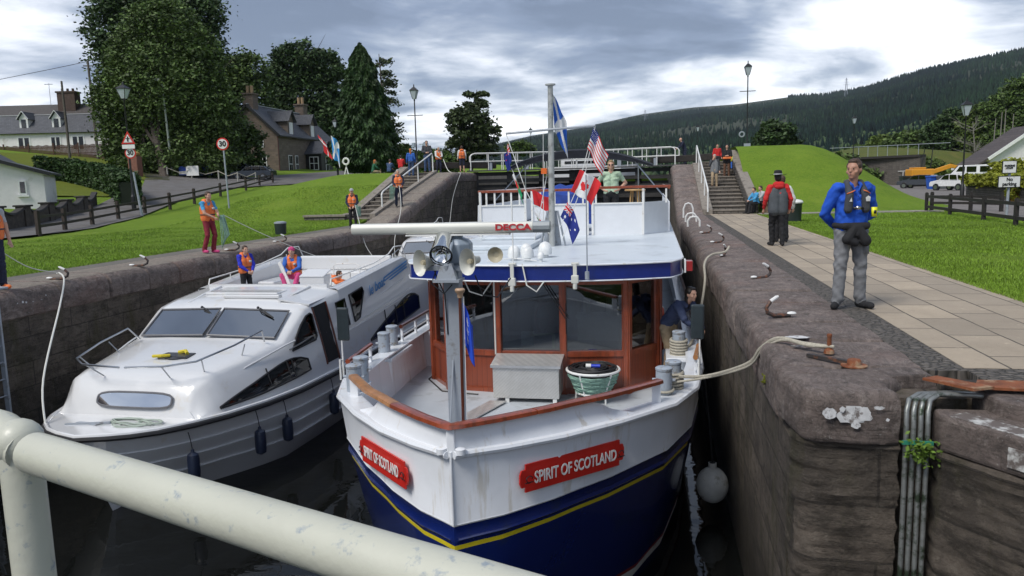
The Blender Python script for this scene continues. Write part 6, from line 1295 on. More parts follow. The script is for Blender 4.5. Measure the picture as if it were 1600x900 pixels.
b = B(); b.tube([p, p+Vector((-.35, 0, 9.6)), p+Vector((-.45, -.2, 9.8))], [.12, .08, .06], 8); b.box(tuple(p+Vector((-1.0, -.3, 9.75))), tuple(p+Vector((-.2, -.0, 9.95)))); ob('pole', b, M('pale_green_pole', (.30, .34, .30), .6), t, smooth=True, world=True)
b = B(); c = D_(264, 200, 83); b.slab([c+R0*.55*math.cos(a)+Vector((0, 0, .55*math.sin(a))) for a in axis(0, 2*math.pi, 18)[:-1]], .05); ob('round_sign', b, M('tan_sign', (.50, .30, .18), .6), t, world=True)
# signs and boards by the far road
for i, (px, col) in enumerate(((293, 'blue'), (318, 'blue'))):
    p = G_(px, 278, zl); t = thing('banner_board', ['blue and white banner board left of the white notice', 'blue and white banner board right of the white notice'][i], 'board', tuple(p)); b = B(); b.bar(p+Vector((-.9, 0, .75)), p+Vector((.9, .2, .75)), .05, .9); ob('panel', b, M('blue_banner', (.03, .08, .38), .6), t, world=True)
    b = B(); b.bar(p+Vector((-.9, -.05, .55)), p+Vector((.9, .15, .55)), .05, .3); ob('white_band', b, WPAINT, t, world=True)
p = G_(306, 279, zl); t = thing('notice_board', 'white notice board standing by the far road', 'notice', tuple(p)); b = B(); b.bar(p+Vector((-.7, -.5, .8)), p+Vector((.7, -.5, .8)), .05, 1.0); ob('panel', b, WPAINT, t, world=True)
p = D_(541, 262, 56); t = thing('lifebuoy_stand', 'small white lifebuoy stand on top of the left mound', 'lifebuoy', tuple(p)); b = B(); b.tube([p+Vector((.22*math.cos(a), 0, .45+.22*math.sin(a))) for a in axis(0, 2*math.pi, 14)], .07, 6); ob('ring', b, WPAINT, t, smooth=True, world=True)
b = B(); b.bar(p+Vector((-.15, 0, -.5)), p+Vector((.05, 0, .3)), .06, .06); b.bar(p+Vector((.15, 0, -.5)), p+Vector((-.05, 0, .3)), .06, .06); ob('stand', b, WPAINT, t, world=True)
# ---- stone house
sh = thing('stone_house', 'brown stone house with dormers, chimneys and a dark timber porch', 'house', (-53, 105, 4))
z0 = 3.7; ez = 9.15; rz2 = 13.0
b = B(); b.box((-57, 96.5, z0-1), (-49.02, 114, ez)); b.add([(-57, 96.5, ez), (-49.02, 96.5, ez), (-53, 96.5, rz2-.1)], [(0, 1, 2)]); b.add([(-57, 114, ez), (-49.02, 114, ez), (-53, 114, rz2-.1)], [(0, 1, 2)]); ob('gable_wall', b, HOUSE, sh, world=True)
b = B(); b.box((-49.015, 96.5, z0-1), (-48.98, 114, ez)); ob('front_wall', b, HOUSEY, sh, world=True)
b = B(); b.slab([(-48.5, 96.1, ez-.35), (-48.5, 114.4, ez-.35), (-53, 114.4, rz2), (-53, 96.1, rz2)], .15); b.slab([(-57.5, 114.4, ez-.35), (-57.5, 96.1, ez-.35), (-53, 96.1, rz2), (-53, 114.4, rz2)], .15); ob('roof', b, SLATEY, sh, world=True)
b = B(); b.bar((-48.5, 96.05, ez-.42), (-53, 96.05, rz2-.07), .08, .3); b.bar((-57.5, 96.05, ez-.42), (-53, 96.05, rz2-.07), .08, .3); b.bar((-48.45, 96.1, ez-.45), (-48.45, 114.4, ez-.45), .1, .14); ob('bargeboard', b, BLACK, sh, world=True)
b = B(); b.cyl((-48.9, 96.4, z0), (-48.9, 96.4, ez-.4), .06, 6); b.cyl((-48.9, 113.8, z0), (-48.9, 113.8, ez-.4), .06, 6); ob('drainpipe', b, M('maroon_pipe', (.07, .02, .02), .6), sh, world=True)
b = B(); b.box((-53.1, 96.3, rz2+.02), (-52.9, 114.2, rz2+.12)); ob('lead_ridge', b, MATS['lead_flashing'], sh, world=True)
for y in (97.4, 112.6):
    b = B(); b.box((-53.7, y-.7, rz2-1.2), (-52.3, y+.7, rz2+1.3)); b.box((-53.85, y-.85, rz2+1.3), (-52.15, y+.85, rz2+1.5)); o = ob('chimney', b, HOUSE, sh, world=True)
    for x in (-53.3, -52.7): b = B(); b.cyl((x, y, rz2+1.5), (x, y, rz2+2.5), .22, 8); ob('chimney_pot', b, M('buff_clay', (.35, .24, .14), .8), o, world=True)
for y in (100.5, 107.3):
    b = B(); b.box((-51.4, y-.85, ez-.3), (-49.0, y+.85, ez+1.9)); b.add([(-49.0, y-.85, ez+1.9), (-49.0, y+.85, ez+1.9), (-49.0, y, ez+3.0)], [(0, 1, 2)]); o = ob('dormer', b, HOUSEY, sh, world=True)
    b = B(); b.slab([(-48.6, y-1.2, ez+1.65), (-52.4, y-1.2, ez+1.65), (-52.4, y, ez+3.15), (-48.6, y, ez+3.15)], .1); b.slab([(-52.4, y+1.2, ez+1.65), (-48.6, y+1.2, ez+1.65), (-48.6, y, ez+3.15), (-52.4, y, ez+3.15)], .1); ob('dormer_roof', b, SLATEX, o, world=True)
    b = B(); b.box((-48.98, y-.5, ez-.2), (-48.9, y+.5, ez+1.6)); w = ob('window', b, TIMW, o, world=True)
    b = B(); b.box((-48.89, y-.38, ez-.05), (-48.87, y+.38, ez+.7)); b.box((-48.89, y-.38, ez+.8), (-48.87, y+.38, ez+1.45))
    ob('pane', b, GLASSD, w, world=True) if False else None
def hwin(x0, x1, y0, y1, z_0, z_1, par, ax):
    b = B(); (b.box((x0, y0-.08, z_0), (x1, y0-.02, z_1)) if ax == 'y' else b.box((x0+.02, y0, z_0), (x0+.08, y1, z_1))); w = ob('window', b, TIMW, par, world=True)
    zm = (z_0+z_1)/2; b = B()
    for za, zb in ((z_0+.1, zm-.05), (zm+.05, z_1-.1)):
        if ax == 'y': xm = (x0+x1)/2; b.box((x0+.1, y0-.1, za), (xm-.04, y0-.085, zb)); b.box((xm+.04, y0-.1, za), (x1-.1, y0-.085, zb))
        else: ym = (y0+y1)/2; b.box((x0+.085, y0+.1, za), (x0+.1, ym-.04, zb)); b.box((x0+.085, ym+.04, za), (x0+.1, y1-.1, zb))
    ob('pane', b, GLASSD, w, world=True)
hwin(-52.2, -51.0, 96.5, 0, 7.3, 8.6, sh, 'y'); hwin(-51.9, -50.7, 96.5, 0, 4.2, 6.3, sh, 'y')
hwin(-48.98, 0, 99.2, 100.3, 3.9, 6.3, sh, 'x'); hwin(-48.98, 0, 101.2, 102.1, 3.9, 6.3, sh, 'x'); hwin(-48.98, 0, 111.5, 112.5, 3.9, 6.3, sh, 'x')
b = B(); b.box((-49, 104.6, z0-.5), (-46.6, 108.6, 6.6)); b.add([(-46.6, 104.6, 6.6), (-46.6, 108.6, 6.6), (-46.6, 106.6, 8.1)], [(0, 1, 2)]); pc = ob('porch', b, BLACK, sh, world=True)
b = B(); b.slab([(-46.2, 104.2, 6.5), (-49, 104.2, 6.5), (-49, 106.6, 8.4), (-46.2, 106.6, 8.4)], .1); b.slab([(-49, 109, 6.5), (-46.2, 109, 6.5), (-46.2, 106.6, 8.4), (-49, 106.6, 8.4)], .1); ob('porch_roof', b, SLATEX, pc, world=True)
hwin(-48.4, -47.0, 104.6, 0, 4.3, 6.2, pc, 'y'); hwin(-46.6, 0, 106.0, 107.0, 4.0, 6.2, pc, 'x')
# two flags by the porch
for i, (px, col, lb) in enumerate(((507, [(full, FR_), (rect(.3, .42, 0, 1), FW), (rect(0, 1, .44, .56), FW)], 'red flag with white cross hanging at the stone house porch'), (517, [(full, FSKY)]+[(p_, FW) for p_ in diag(0, 1, 0, 1, .14)], 'light blue flag with white diagonals beside the red one at the stone house'))):
    p = D_(px, 222 if i == 0 else 212, 78); t = flag('flag', lb, p, (.8, 0, -1.3 if i == 0 else -.3), ((-.75, 0, .8) if i == 0 else (.08, 0, -2.3)), col, wave=.15, drop=.6)
# ---- parked cars
def car(label, loc, rz, paint, L_=4.5, W_=1.8, H_=1.45, van=False, estate=True):
    t = thing('parked_car' if not van else 'parked_van', label, 'car' if not van else 'van', loc, rz)
    h = H_; b = B()
    if van: prof = [(-.48, .30), (-.5, .55), (-.47, .62), (-.40, .64), (-.28, .98), (.47, 1.0), (.5, .93), (.5, .25)]
    else: prof = [(-.5, .28), (-.5, .48), (-.47, .56), (-.24, .66), (-.10, .95), (.05, 1.0), (.32, .97), (.44, .70), (.5, .62), (.5, .28)]
    rings = []
    for s, f in ((-1, .93), (-.97, 1), (0, 1.0), (.97, 1), (1, .93)):
        rings.append([(x*L_*(1 if abs(s) < 1 else .985), s*W_/2*(1 if z < .7 else .86 if abs(s) > .5 else 1), z*h) for x, z in prof])
    b.loft(rings, True, True); ob('body', b, paint, t, smooth=True, bevel=.03)
    b = B()
    for s in (-1, 1):
        y = s*(W_/2*.935)
        if van: qs = [[(-.33, .68), (-.26, .93), (-.17, .93), (-.17, .68)], [(-.14, .70), (-.14, .93), (.02, .93), (.02, .70)], [(.08, .70), (.08, .93), (.24, .93), (.24, .70)]]
        else: qs = [[(-.20, .68), (-.09, .92), (.02, .95), (.02, .68)], [(.05, .68), (.05, .95), (.22, .94), (.24, .68)], [(.27, .69), (.26, .93), (.32, .91), (.39, .70)]]
        for q in qs: b.slab([(x*L_, y, z*h) for x, z in q], .03)
    ob('side_window', b, GLASSD, t)
    b = B()
    if van: b.slab([(-.405*L_, -W_*.40, .66*h), (-.405*L_, W_*.40, .66*h), (-.30*L_, W_*.38, .96*h), (-.30*L_, -W_*.38, .96*h)], .04)
    else: b.slab([(-.235*L_, -W_*.40, .675*h), (-.235*L_, W_*.40, .675*h), (-.112*L_, W_*.38, .95*h), (-.112*L_, -W_*.38, .95*h)], .03)
    ob('windscreen', b, GLASSD, t)
    for sx_ in (-.31, .30):
        for s in (-1, 1):
            b = B(); c = (sx_*L_, s*W_/2*.93, .33); b.lathe([(.0, -.1), (.32, -.1), (.335, -.06), (.335, .06), (.32, .1), (0, .1)], c, 20, ax='y'); w = ob('wheel', b, RUBBER, t, smooth=True)
            b = B(); b.lathe([(.0, -.115), (.19, -.115), (.19, .115), (0, .115)], c, 12, ax='y'); ob('rim', b, STEEL, w, smooth=True)
    for s in (-1, 1):
        b = B(); b.box((-.503*L_, s*W_*.30-.16, .5*h-.08), (-.47*L_, s*W_*.30+.16, .5*h+.04)); ob('headlight', b, M('headlight', (.6, .6, .6), .1), t, bevel=.02)
    b = B(); b.box((-.508*L_, -.26, .3*h), (-.50*L_, .26, .3*h+.11)); ob('number_plate', b, WPAINT, t)
    return t
DPAINT = M('dark_car_paint', (.012, .014, .018), .15, .3, coat=.8); CWH = M('white_car_paint', (.70, .70, .70), .25, coat=.6)
car('dark estate car parked in front of the stone house', (-42.4, 77.5, zl(-42.4, 77.5)), .12, DPAINT)
car('second dark car half hidden behind the estate car', (-47.0, 81.5, zl(-47, 81.5)), .2, M('dark_blue_car_paint', (.015, .02, .035), .2, .3, coat=.8))
# ================================================================== right bank setting
strip('gravel_road', [(13.6, 10), (14.2, 24), (15.6, 36), (17.6, 50), (21, 66), (26, 90), (31, 120)], [4.5, 4.5, 6, 5.5, 8, 14, 12], M('gravel_road', (.16, .145, .135), .95, var=.3, scale=3, bump=.4, bscale=60), lambda x, y: 0, .045, 60)
fence_run('black rail fence between right lawn and the road', [(11.62, 36.0), (11.45, 32.8), (11.2, 29.0), (10.95, 26.0), (10.7, 23.0), (10.5, 20)], .78, (.2, .64), FENCEB, lambda x, y: 0, .11, .11)
fence_run('short return of black fence behind the right mound', [(11.9, 36.2), (13.0, 35.0), (13.6, 33.6)], .8, (.35, .62), FENCEB, lambda x, y: 0, .12, .10)
ns = thing('no_parking_sign', 'white No parking sign on a grey post with a smaller plate above', 'sign', (10.95, 26.4, 0))
p0 = D_(1577, 350, 27.6); c = D_(1577, 284, 26.5); c2 = D_(1576, 261, 26.5)
c2 = Vector((c.x-.02, c.y, c2.z)); ps = Vector((c.x+.01, c.y+.09, 0)); b = B(); b.cyl(ps-Vector((0, 0, .1)), ps+Vector((.02, 0, c2.z+.2)), .045, 10); ob('post', b, GREYP, ns, smooth=True, world=True)
def plate(c, w, h, par, lines, sz, name='sign_plate'):
    b = B(); b.slab([c+R0*x+Vector((0, 0, z)) for x, z in ((-w/2, -h/2), (w/2, -h/2), (w/2, h/2), (-w/2, h/2))], .02) ; o = ob(name, b, BLACK, par, world=True)
    b = B(); b.slab([c+fw*.008+R0*x+Vector((0, 0, z)) for x, z in ((-w/2+.025, -h/2+.025), (w/2-.025, -h/2+.025), (w/2-.025, h/2-.025), (-w/2+.025, h/2-.025))], .004); ob('sign_face', b, WPAINT, o, world=True)
    for k, tx in enumerate(lines): textob('lettering', tx, sz, BLACK, o, frame_m(c+fw*.016+Vector((0, 0, (len(lines)/2-.5-k)*sz*.95)), R0, (0, 0, 1)), .001, .006)
plate(c, .78, .40, ns, ['No', 'parking'], .165); plate(c2, .50, .44, ns, ['PARKING', 'STAFF'], .085)
# wheel bin / barrel, red post box, bins
t = thing('litter_bin', 'dark litter bin with a white domed lid on the right lawn edge', 'bin', (5.17, 30.0, 0)); 
b = B(); b.lathe([(.24, 0), (.26, .6), (.27, .62), (.27, .66)], (5.17, 30, 0), 18); ob('body', b, M('bin_green', (.02, .03, .028), .4), t, smooth=True, world=True); b = B(); b.lathe([(.29, .66), (.30, .70), (.26, .76), (.10, .80), (0, .80)], (5.17, 30, 0), 18); ob('lid', b, WPAINT, t, smooth=True, world=True)
p = D_(436, 360, 33); p = G_(439, 366, zl, 20); t = thing('litter_bin', 'dark litter bin on the left lawn beside the towpath', 'bin', tuple(p)); b = B(); b.lathe([(.20, 0), (.22, .36), (.22, .40)], tuple(p), 16); ob('body', b, MATS['bin_green'], t, smooth=True, world=True); b = B(); b.lathe([(.23, .40), (.23, .45), (.12, .48), (0, .48)], tuple(p), 16); ob('lid', b, GREYP, t, smooth=True, world=True)
def Dg(px, d, z=0.0): q = D_(px, 300, d); return (q.x, q.y, z)
def wheelie(label, loc, mat, s=1.0):
    t = thing('wheelie_bin', label, 'bin', loc, .2, 'wheelie bins by the parked cars'); b = B(); b.loft([[(x*w, y*w, z) for x, y in ((-1, -1), (1, -1), (1, 1), (-1, 1))] for z, w in ((0, .27*s), (.95*s, .36*s))], True, True); ob('body', b, mat, t, bevel=.03); b = B(); b.box((-.39*s, -.42*s, .96*s), (.39*s, .40*s, 1.06*s)); ob('lid', b, mat, t, bevel=.03)
wheelie('bright blue wheelie bin in front of the yellow digger', Dg(1456, 76), M('blue_bin', (.02, .10, .48), .5), 1.25)
wheelie('grey wheelie bin beside the blue one', Dg(1473, 75), M('grey_bin', (.10, .11, .11), .5), 1.25); wheelie('dark wheelie bin left of the yellow digger', Dg(1413, 84, .1), M('black_bin', (.02, .03, .025), .5), 1.2)
car('small white hatchback parked beside the grey bin', Dg(1491, 68), R(-62), CWH, 3.9, 1.7, 1.5)
car('white van parked behind the yellow green hedge', Dg(1524, 74), R(-28), CWH, 5.0, 2.0, 2.3, van=True)
car('dark car parked behind the bins', Dg(1437, 82), R(-40), DPAINT, 4.2, 1.75, 1.45)
t = thing('mini_digger', 'yellow tracked digger with its boom folded, parked beyond the bins', 'digger', Dg(1449, 92), .1)
DY = M('digger_yellow', (.62, .27, .015), .5, var=.1)
b = B(); b.box((-2.3, -1, .7), (.3, 1, 2.1)); ob('engine_cover', b, DY, t, bevel=.12); b = B(); b.box((-1.9, -.8, 2.1), (-.6, .8, 2.3)); ob('cab_base', b, DY, t, bevel=.05)
b = B(); b.bar((-.2, 0, 1.5), (2.6, 0, 2.4), .35, .5); b.bar((2.5, 0, 2.4), (3.6, 0, 2.1), .3, .4); ob('boom', b, DY, t, bevel=.05)
for s in (-1, 1): b = B(); b.box((-2.3, s*.9-.2, 0), (.8, s*.9+.2, .65)); ob('track', b, RUBBER, t, bevel=.25)
b = B(); b.cyl((-1.0, -.4, 2.2), (-.7, -.4, 4.4), .05, 6); b.cyl((.3, .2, 2.2), (.5, .2, 4.6), .05, 6); ob('upright_bar', b, BLACK, t)
# low wall with hedge and red box
gw = thing('garden_wall', 'low grey stone garden wall under the clipped yellow hedge', 'wall', (20, 54, 0))
wpts = [(20.1, 54.5), (19.0, 46), (18.2, 38), (17.6, 31)]
for (a, c_) in zip(wpts[:-1], wpts[1:]): b = B(); b.bar((*a, .45), (*c_, .45), .35, 1.0); ob('wall_section', b, RUBBLE, gw, world=True)
t = thing('red_box', 'bright red box standing against the garden wall by the sign', 'box', Dg(1593, 40)); b = B(); b.box((-.3, -.25, 0), (.35, .25, 1.15)); b.box((-.33, -.28, 1.15), (.38, .28, 1.22)); ob('body', b, RED, t, bevel=.03)
b = B(); b.box((-.2, -.265, .8), (.25, -.255, .9)); ob('slot', b, BLACK, t)
# bungalow
bg_ = facing('white_bungalow', 'white gabled bungalow with brown tiled roof at the right edge', 'bungalow', 1524, 300, 92, R(-3))
b = B(); b.box((1.5, 0, -.5), (11.5, 4.2, 3.6)); b.add([(1.5, 0, 3.6), (11.5, 0, 3.6), (6.5, 0, 7.5)], [(0, 1, 2)]); b.box((-.2, 0.3, -.5), (1.5, 4.2, 3.0)); ob('wall', b, RENDER, bg_)
b = B(); b.slab([(-.6, -.5, 2.95), (6.5, -.5, 7.7), (6.5, 4.5, 7.7), (-.6, 4.5, 2.95)], .2); b.slab([(6.5, -.5, 7.7), (13.6, -.5, 2.95), (13.6, 4.5, 2.95), (6.5, 4.5, 7.7)], .2); ob('roof', b, TILEY, bg_)
b = B(); b.bar((1.0, -.56, 3.85), (6.5, -.56, 7.55), .1, .35); b.bar((6.5, -.56, 7.55), (13.4, -.56, 2.9), .1, .35); b.bar((-.65, -.5, 2.8), (-.65, 4.5, 2.8), .12, .25); ob('bargeboard', b, TIMW, bg_)
b = B(); b.box((3.8, -.08, 1.0), (5.2, -.02, 2.5)); o = ob('window', b, TIMW, bg_); b = B(); b.box((3.95, -.1, 1.15), (4.45, -.085, 2.35)); b.box((4.55, -.1, 1.15), (5.05, -.085, 2.35)); ob('pane', b, GLASSD, o)
b = B(); b.box((7.2, -.08, 1.0), (8.9, -.02, 2.5)); o = ob('window', b, TIMW, bg_); b = B(); b.box((7.35, -.1, 1.15), (8.0, -.085, 2.35)); b.box((8.1, -.1, 1.15), (8.75, -.085, 2.35)); ob('pane', b, GLASSD, o)
# rough bank and ruined stone wall beyond the mound
t = thing('canal_bank_wall', 'old mossy stone retaining wall on the far bank with a rail on top', 'wall', Dg(1390, 105))
q = Vector(Dg(1345, 112)); q2 = Vector(Dg(1440, 104)); b = B(); b.bar(q+Vector((0, 0, 1.9)), q2+Vector((0, 0, 1.9)), 1.2, 3.8); ob('wall_body', b, RUBBLEX, t, world=True)
b = B(); b.bar(q+Vector((-1, 0, 3.95)), q2+Vector((0, 0, 3.95)), 1.5, .3); ob('coping_slab', b, DC, t, world=True)
b = B(); b.tube([q+Vector((-4, 2, 5.6)), q2+Vector((4, 2, 5.6))], .04, 6)
for k in range(7): p = q.lerp(q2, k/6)+Vector((0, 2, 0)); b.cyl(p+Vector((0, 0, 4)), p+Vector((0, 0, 5.6)), .04, 6)
ob('top_rail', b, GREYP, t, world=True)
b = B(); b.tube([q+Vector((3, -3, 1.9)), q2+Vector((-1, -4, 2.0))], .05, 6)
for k in range(6): p = (q+Vector((3, -3, 0))).lerp(q2+Vector((-1, -4, 0)), k/5); b.cyl(p, p+Vector((0, 0, 1.95)), .04, 6)
ob('lower_rail', b, WPAINT, t, world=True)
def bankz(x, y): return 0
b = B(); rings = []
for k in range(24):
    a = k/23; c = Vector(Dg(1330+a*330, 118+20*math.sin(a*3), 0)); hgt = 3.2+1.8*math.sin(a*4.5)+a*2.0
    rings.append([(c.x, c.y-11, -.2), (c.x, c.y-7, hgt*.45), (c.x, c.y-2, hgt*.9), (c.x, c.y+6, hgt), (c.x+1, c.y+40, hgt+2)])
b.loft(rings, False); struct(ob('grass_bank', b, grassmat('rough_bank_grass', (.07, .105, .02), (.045, .075, .018), (.15, .13, .04)), smooth=True))
# people's bench
t = thing('bench', 'small wooden bench at the foot of the right steps', 'bench', (5.15, 37.6, 0))
b = B(); b.box((4.95, 36.9, .40), (5.4, 38.3, .46)); ob('seat', b, M('bench_wood', (.16, .11, .07), .8), t, world=True)
for y in (37.0, 38.2): b = B(); b.box((4.98, y-.04, 0), (5.36, y+.04, .40)); ob('leg', b, MATS['bench_wood'], t, world=True)
# upper pound: a white motor boat beyond the gates
mb_ = thing('moored_boat', 'white motor boat glimpsed through the upper lock gates', 'boat', (-4.5, 56, 1.75))
b = B(); b.loft([[(-5.5+x, 56+y, z) for x, y, z in r_] for r_ in ([(0, .0, 1.0), (0.3, 0, 0)]*1,)] if False else [[(-7.2, 56, 2.75), (-7.2, 58, 2.75), (-7.0, 58, 1.7), (-7.0, 56, 1.7)], [(-2.2, 56, 2.75), (-2.2, 58, 2.75), (-2.4, 58, 1.7), (-2.4, 56, 1.7)], [(-1.0, 57, 2.85), (-1.0, 57.1, 2.85), (-1.3, 57.1, 1.9), (-1.3, 57, 1.9)]], True, True); ob('hull', b, GEL, mb_, world=True)
b = B(); b.box((-6.6, 56.3, 2.75), (-3.6, 57.7, 3.25)); ob('cabin', b, GEL, mb_, world=True, bevel=.1)
b = B(); b.box((-6.3, 56.27, 2.95), (-3.9, 56.29, 3.15)); ob('cabin_window', b, GLASSD, mb_, world=True)
# ================================================================== people: one continuous remeshed body each
SKIN = M('skin', (.52, .30, .21), .55, var=.06, scale=12); SKINT = M('tanned_skin', (.42, .22, .15), .55, var=.06, scale=12)
def cm(name, col, r_=.85): return M('cloth_'+name, col, r_, var=.22, scale=5, bump=.5, bscale=14, dist=.02)
C_ = dict(denim=cm('slate_navy', (.042, .058, .12)), black=cm('black', (.012, .012, .014)), navy=cm('navy', (.015, .02, .045)), royal=cm('royal', (.008, .075, .46)), blue=cm('blue', (.03, .12, .45)), grey=cm('grey', (.17, .175, .185)), dgrey=cm('dark_grey', (.045, .048, .055)),
          red=cm('red', (.52, .02, .02)), orange=cm('orange', (.76, .18, .045), .7), khaki=cm('khaki', (.36, .27, .17)), mint=cm('mint', (.38, .50, .36)), maroon=cm('maroon', (.22, .02, .035)), lgrey=cm('light_grey', (.42, .43, .44)),
          white=cm('white', (.62, .62, .60)), pink=cm('pink', (.55, .06, .20)), green=cm('green', (.02, .11, .06)), yellow=cm('yellow', (.62, .62, .04)), violet=cm('violet', (.02, .03, .42)), jeans=cm('jeans', (.04, .075, .16)), brown=cm('brown', (.12, .06, .035)), sky=cm('sky', (.06, .30, .55)))
HAIRS = dict(brown=M('brown_hair', (.055, .030, .018), .6, var=.3, scale=30, bump=.6, bscale=50), dark=M('dark_hair', (.015, .010, .008), .5, var=.3, scale=30, bump=.6, bscale=50), blond=M('blond_hair', (.30, .20, .10), .6, var=.3, scale=30, bump=.6, bscale=50), grey=M('grey_hair', (.42, .41, .39), .6, var=.2, scale=30, bump=.6, bscale=50), ginger=M('ginger_hair', (.45, .14, .03), .6, var=.2, scale=30))
def capsule(b, p, q, r1, r2, n=10):
    p, q = Vector(p), Vector(q); d = q-p; L__ = max(d.length, 1e-4); d = d/L__; rings_p = []; rr = []
    for a in (80, 55, 25): rings_p.append(p-d*r1*math.sin(R(a))); rr.append(r1*math.cos(R(a)))
    rings_p += [p, q]; rr += [r1, r2]
    for a in (25, 55, 80): rings_p.append(q+d*r2*math.sin(R(a))); rr.append(r2*math.cos(R(a)))
    b.tube(rings_p, rr, n)
def ellips(b, c, rx, ry, rz, n=12): b.ball(c, 1, n, sc=(rx, ry, rz))
def remesh(b, vox, smooth_it=6):
    me = bpy.data.meshes.new('tmp'); me.from_pydata(b.v, [], b.f)
    bm = bmesh.new(); bm.from_mesh(me); bmesh.ops.recalc_face_normals(bm, faces=bm.faces); bm.to_mesh(me); bm.free()
    o = bpy.data.objects.new('tmp', me); COL.objects.link(o); md = o.modifiers.new('r', 'REMESH'); md.mode = 'VOXEL'; md.voxel_size = vox; md.adaptivity = 0
    sm = o.modifiers.new('s', 'SMOOTH'); sm.factor = .5; sm.iterations = smooth_it
    dg = bpy.context.evaluated_depsgraph_get(); out = bpy.data.meshes.new_from_object(o.evaluated_get(dg)); bpy.data.objects.remove(o); return out
BASE = dict(pelvis=(0, 0, .96), chest=(0, 0, 1.28), neck=(0, 0, 1.49), head=(0, -.02, 1.64), shL=(.185, 0, 1.42), shR=(-.185, 0, 1.42), elL=(.25, .02, 1.14), elR=(-.25, .02, 1.14), wrL=(.27, -.08, .90), wrR=(-.27, -.08, .90),
            hipL=(.09, 0, .93), hipR=(-.09, 0, .93), knL=(.11, -.02, .51), knR=(-.11, -.02, .51), anL=(.12, .02, .09), anR=(-.12, .02, .09))
def person(label, loc, rz, pose={}, H=1.75, top='blue', bottom='jeans', shoes='black', hair='brown', hat=None, vest=None, sleeves=True, vox=.016, bulk=1.0, look=0.0, hands_=None, skirt=None, longhair=False, group=None, skin=None, cat='person', coat=False, shades=False, cap_mat=None, shorts=False):
    J = dict(BASE); J.update(pose); J = {k: Vector(v) for k, v in J.items()}; s = H/1.76
    skm = skin or SKIN
    b = B(); segs = []       # segs: (p, q, r, material index)
    mats = [C_[top], C_[bottom], skm, C_[shoes]]
    def cap(p, q, r1, r2, mi, n=12): capsule(b, p, q, r1, r2, n); segs.append((Vector(p), Vector(q), r1, r2, mi))
    ex = .012 if sleeves else 0
    pv, ch, nk, hd = J['pelvis'], J['chest'], J['neck'], J['head']
    side = (J['shL']-J['shR']).normalized()
    # torso
    for sg in (-1, 1):
        cap(pv+side*sg*.060*bulk+Vector((0, 0, .0)), pv.lerp(ch, .5)+side*sg*.060*bulk, .112*bulk, .105*bulk, 0)
        cap(pv.lerp(ch, .5)+side*sg*.060*bulk, ch+side*sg*.075, .105*bulk, .110*bulk, 0)
        cap(ch+side*sg*.075, nk+side*sg*.055-Vector((0, 0, .07)), .110*bulk, .072, 0)
    cap(J['hipL']*.6+pv*.4, J['hipR']*.6+pv*.4, .118*bulk, .118*bulk, 1)
    for k in 'LR':
        cap(nk-Vector((0, 0, .06)), J['sh'+k], .058, .068*bulk, 0)
        cap(J['sh'+k], J['el'+k], .062*bulk+ex, .046+ex, 0); el, wr = J['el'+k], J['wr'+k]
        if sleeves: cap(el, el.lerp(wr, .94), .046+ex, .032+ex*.8, 0); cap(el.lerp(wr, .9), wr, .030, .028, 2)
        else: segs.pop(); segs.append((J['sh'+k], J['sh'+k].lerp(el, .62), .06, .055, 0)); segs.append((J['sh'+k].lerp(el, .66), el, .05, .045, 2)); cap(el, wr, .043, .029, 2)
        hp, kn, an = J['hip'+k], J['kn'+k], J['an'+k]
        cap(hp, kn, .097*bulk, .070*bulk**.5, 1)
        if shorts: cap(kn, an, .055, .038, 2)
        else: cap(kn, an+Vector((0, 0, .015)), .070*bulk**.5, .066, 1)
        toe = J.get('toe'+k); 
        if toe is None: d = Vector((kn-hp)); f_ = Vector((0, -1, 0)); toe = an+f_*.17+Vector((0, 0, -.045)); toe.x += .03*(1 if k == 'L' else -1)
        heel = an+Vector((0, .035, -.045)); cap(heel, toe, .045, .042, 3); cap(an, heel, .045, .045, 3)
        # hand: palm, four fingers of unequal length bent at the knuckles, thumb from the side
        fd = (wr-el).normalized(); hv = (hands_ or {}).get(k); 
        if hv is not None: fd = Vector(hv).normalized()
        sdv = fd.cross(Vector((0, 1, 0)) if abs(fd.y) < .8 else Vector((1, 0, 0))).normalized(); inw = fd.cross(sdv).normalized()
        if (inw.x*(1 if k == 'L' else -1)) > 0: inw = -inw
        pm = wr+fd*.085; cap(wr+fd*.02, pm, .027, .034, 2, 8)
        for i in range(4):
            o_ = sdv*(i-1.5)*.019; l1 = (.036, .042, .039, .030)[i]; a_ = pm+o_+fd*.005; m1 = a_+fd*l1+inw*.008; m2 = m1+fd*l1*.65+inw*.022
            cap(a_, m1, .0095, .009, 2, 6); cap(m1, m2, .009, .008, 2, 6)
        t0 = wr+fd*.035+sdv*(-.028); t1 = t0+fd*.032-sdv*.022+inw*.010; cap(t0, t1, .012, .010, 2, 6); cap(t1, t1+fd*.028+inw*.01, .010, .0085, 2, 6)
    cap(nk-Vector((0, 0, .05)), hd-Vector((0, 0, .05)), .056, .053, 2)
    # head turned by look (radians about z)
    ca, sa = math.cos(look), math.sin(look)
    def hp_(x, y, z): return hd+Vector((x*ca-y*sa, x*sa+y*ca, z))
    def hball(x, y, z, rx, ry, rz_, mi=2, n=14):
        i0 = len(b.v); b.ball((0, 0, 0), 1, n, sc=(rx, ry, rz_))
        for i in range(i0, len(b.v)): vx, vy, vz = b.v[i]; b.v[i] = tuple(hp_(x+vx, y+vy, z+vz))
        c = hp_(x, y, z); segs.append((c, c, max(rx, ry, rz_)*.9, max(rx, ry, rz_)*.9, mi))
    hball(0, 0, .02, .076, .093, .105); hball(0, -.028, -.045, .055, .062, .062); hball(0, -.058, -.088, .026, .024, .022)   # skull, jaw, chin
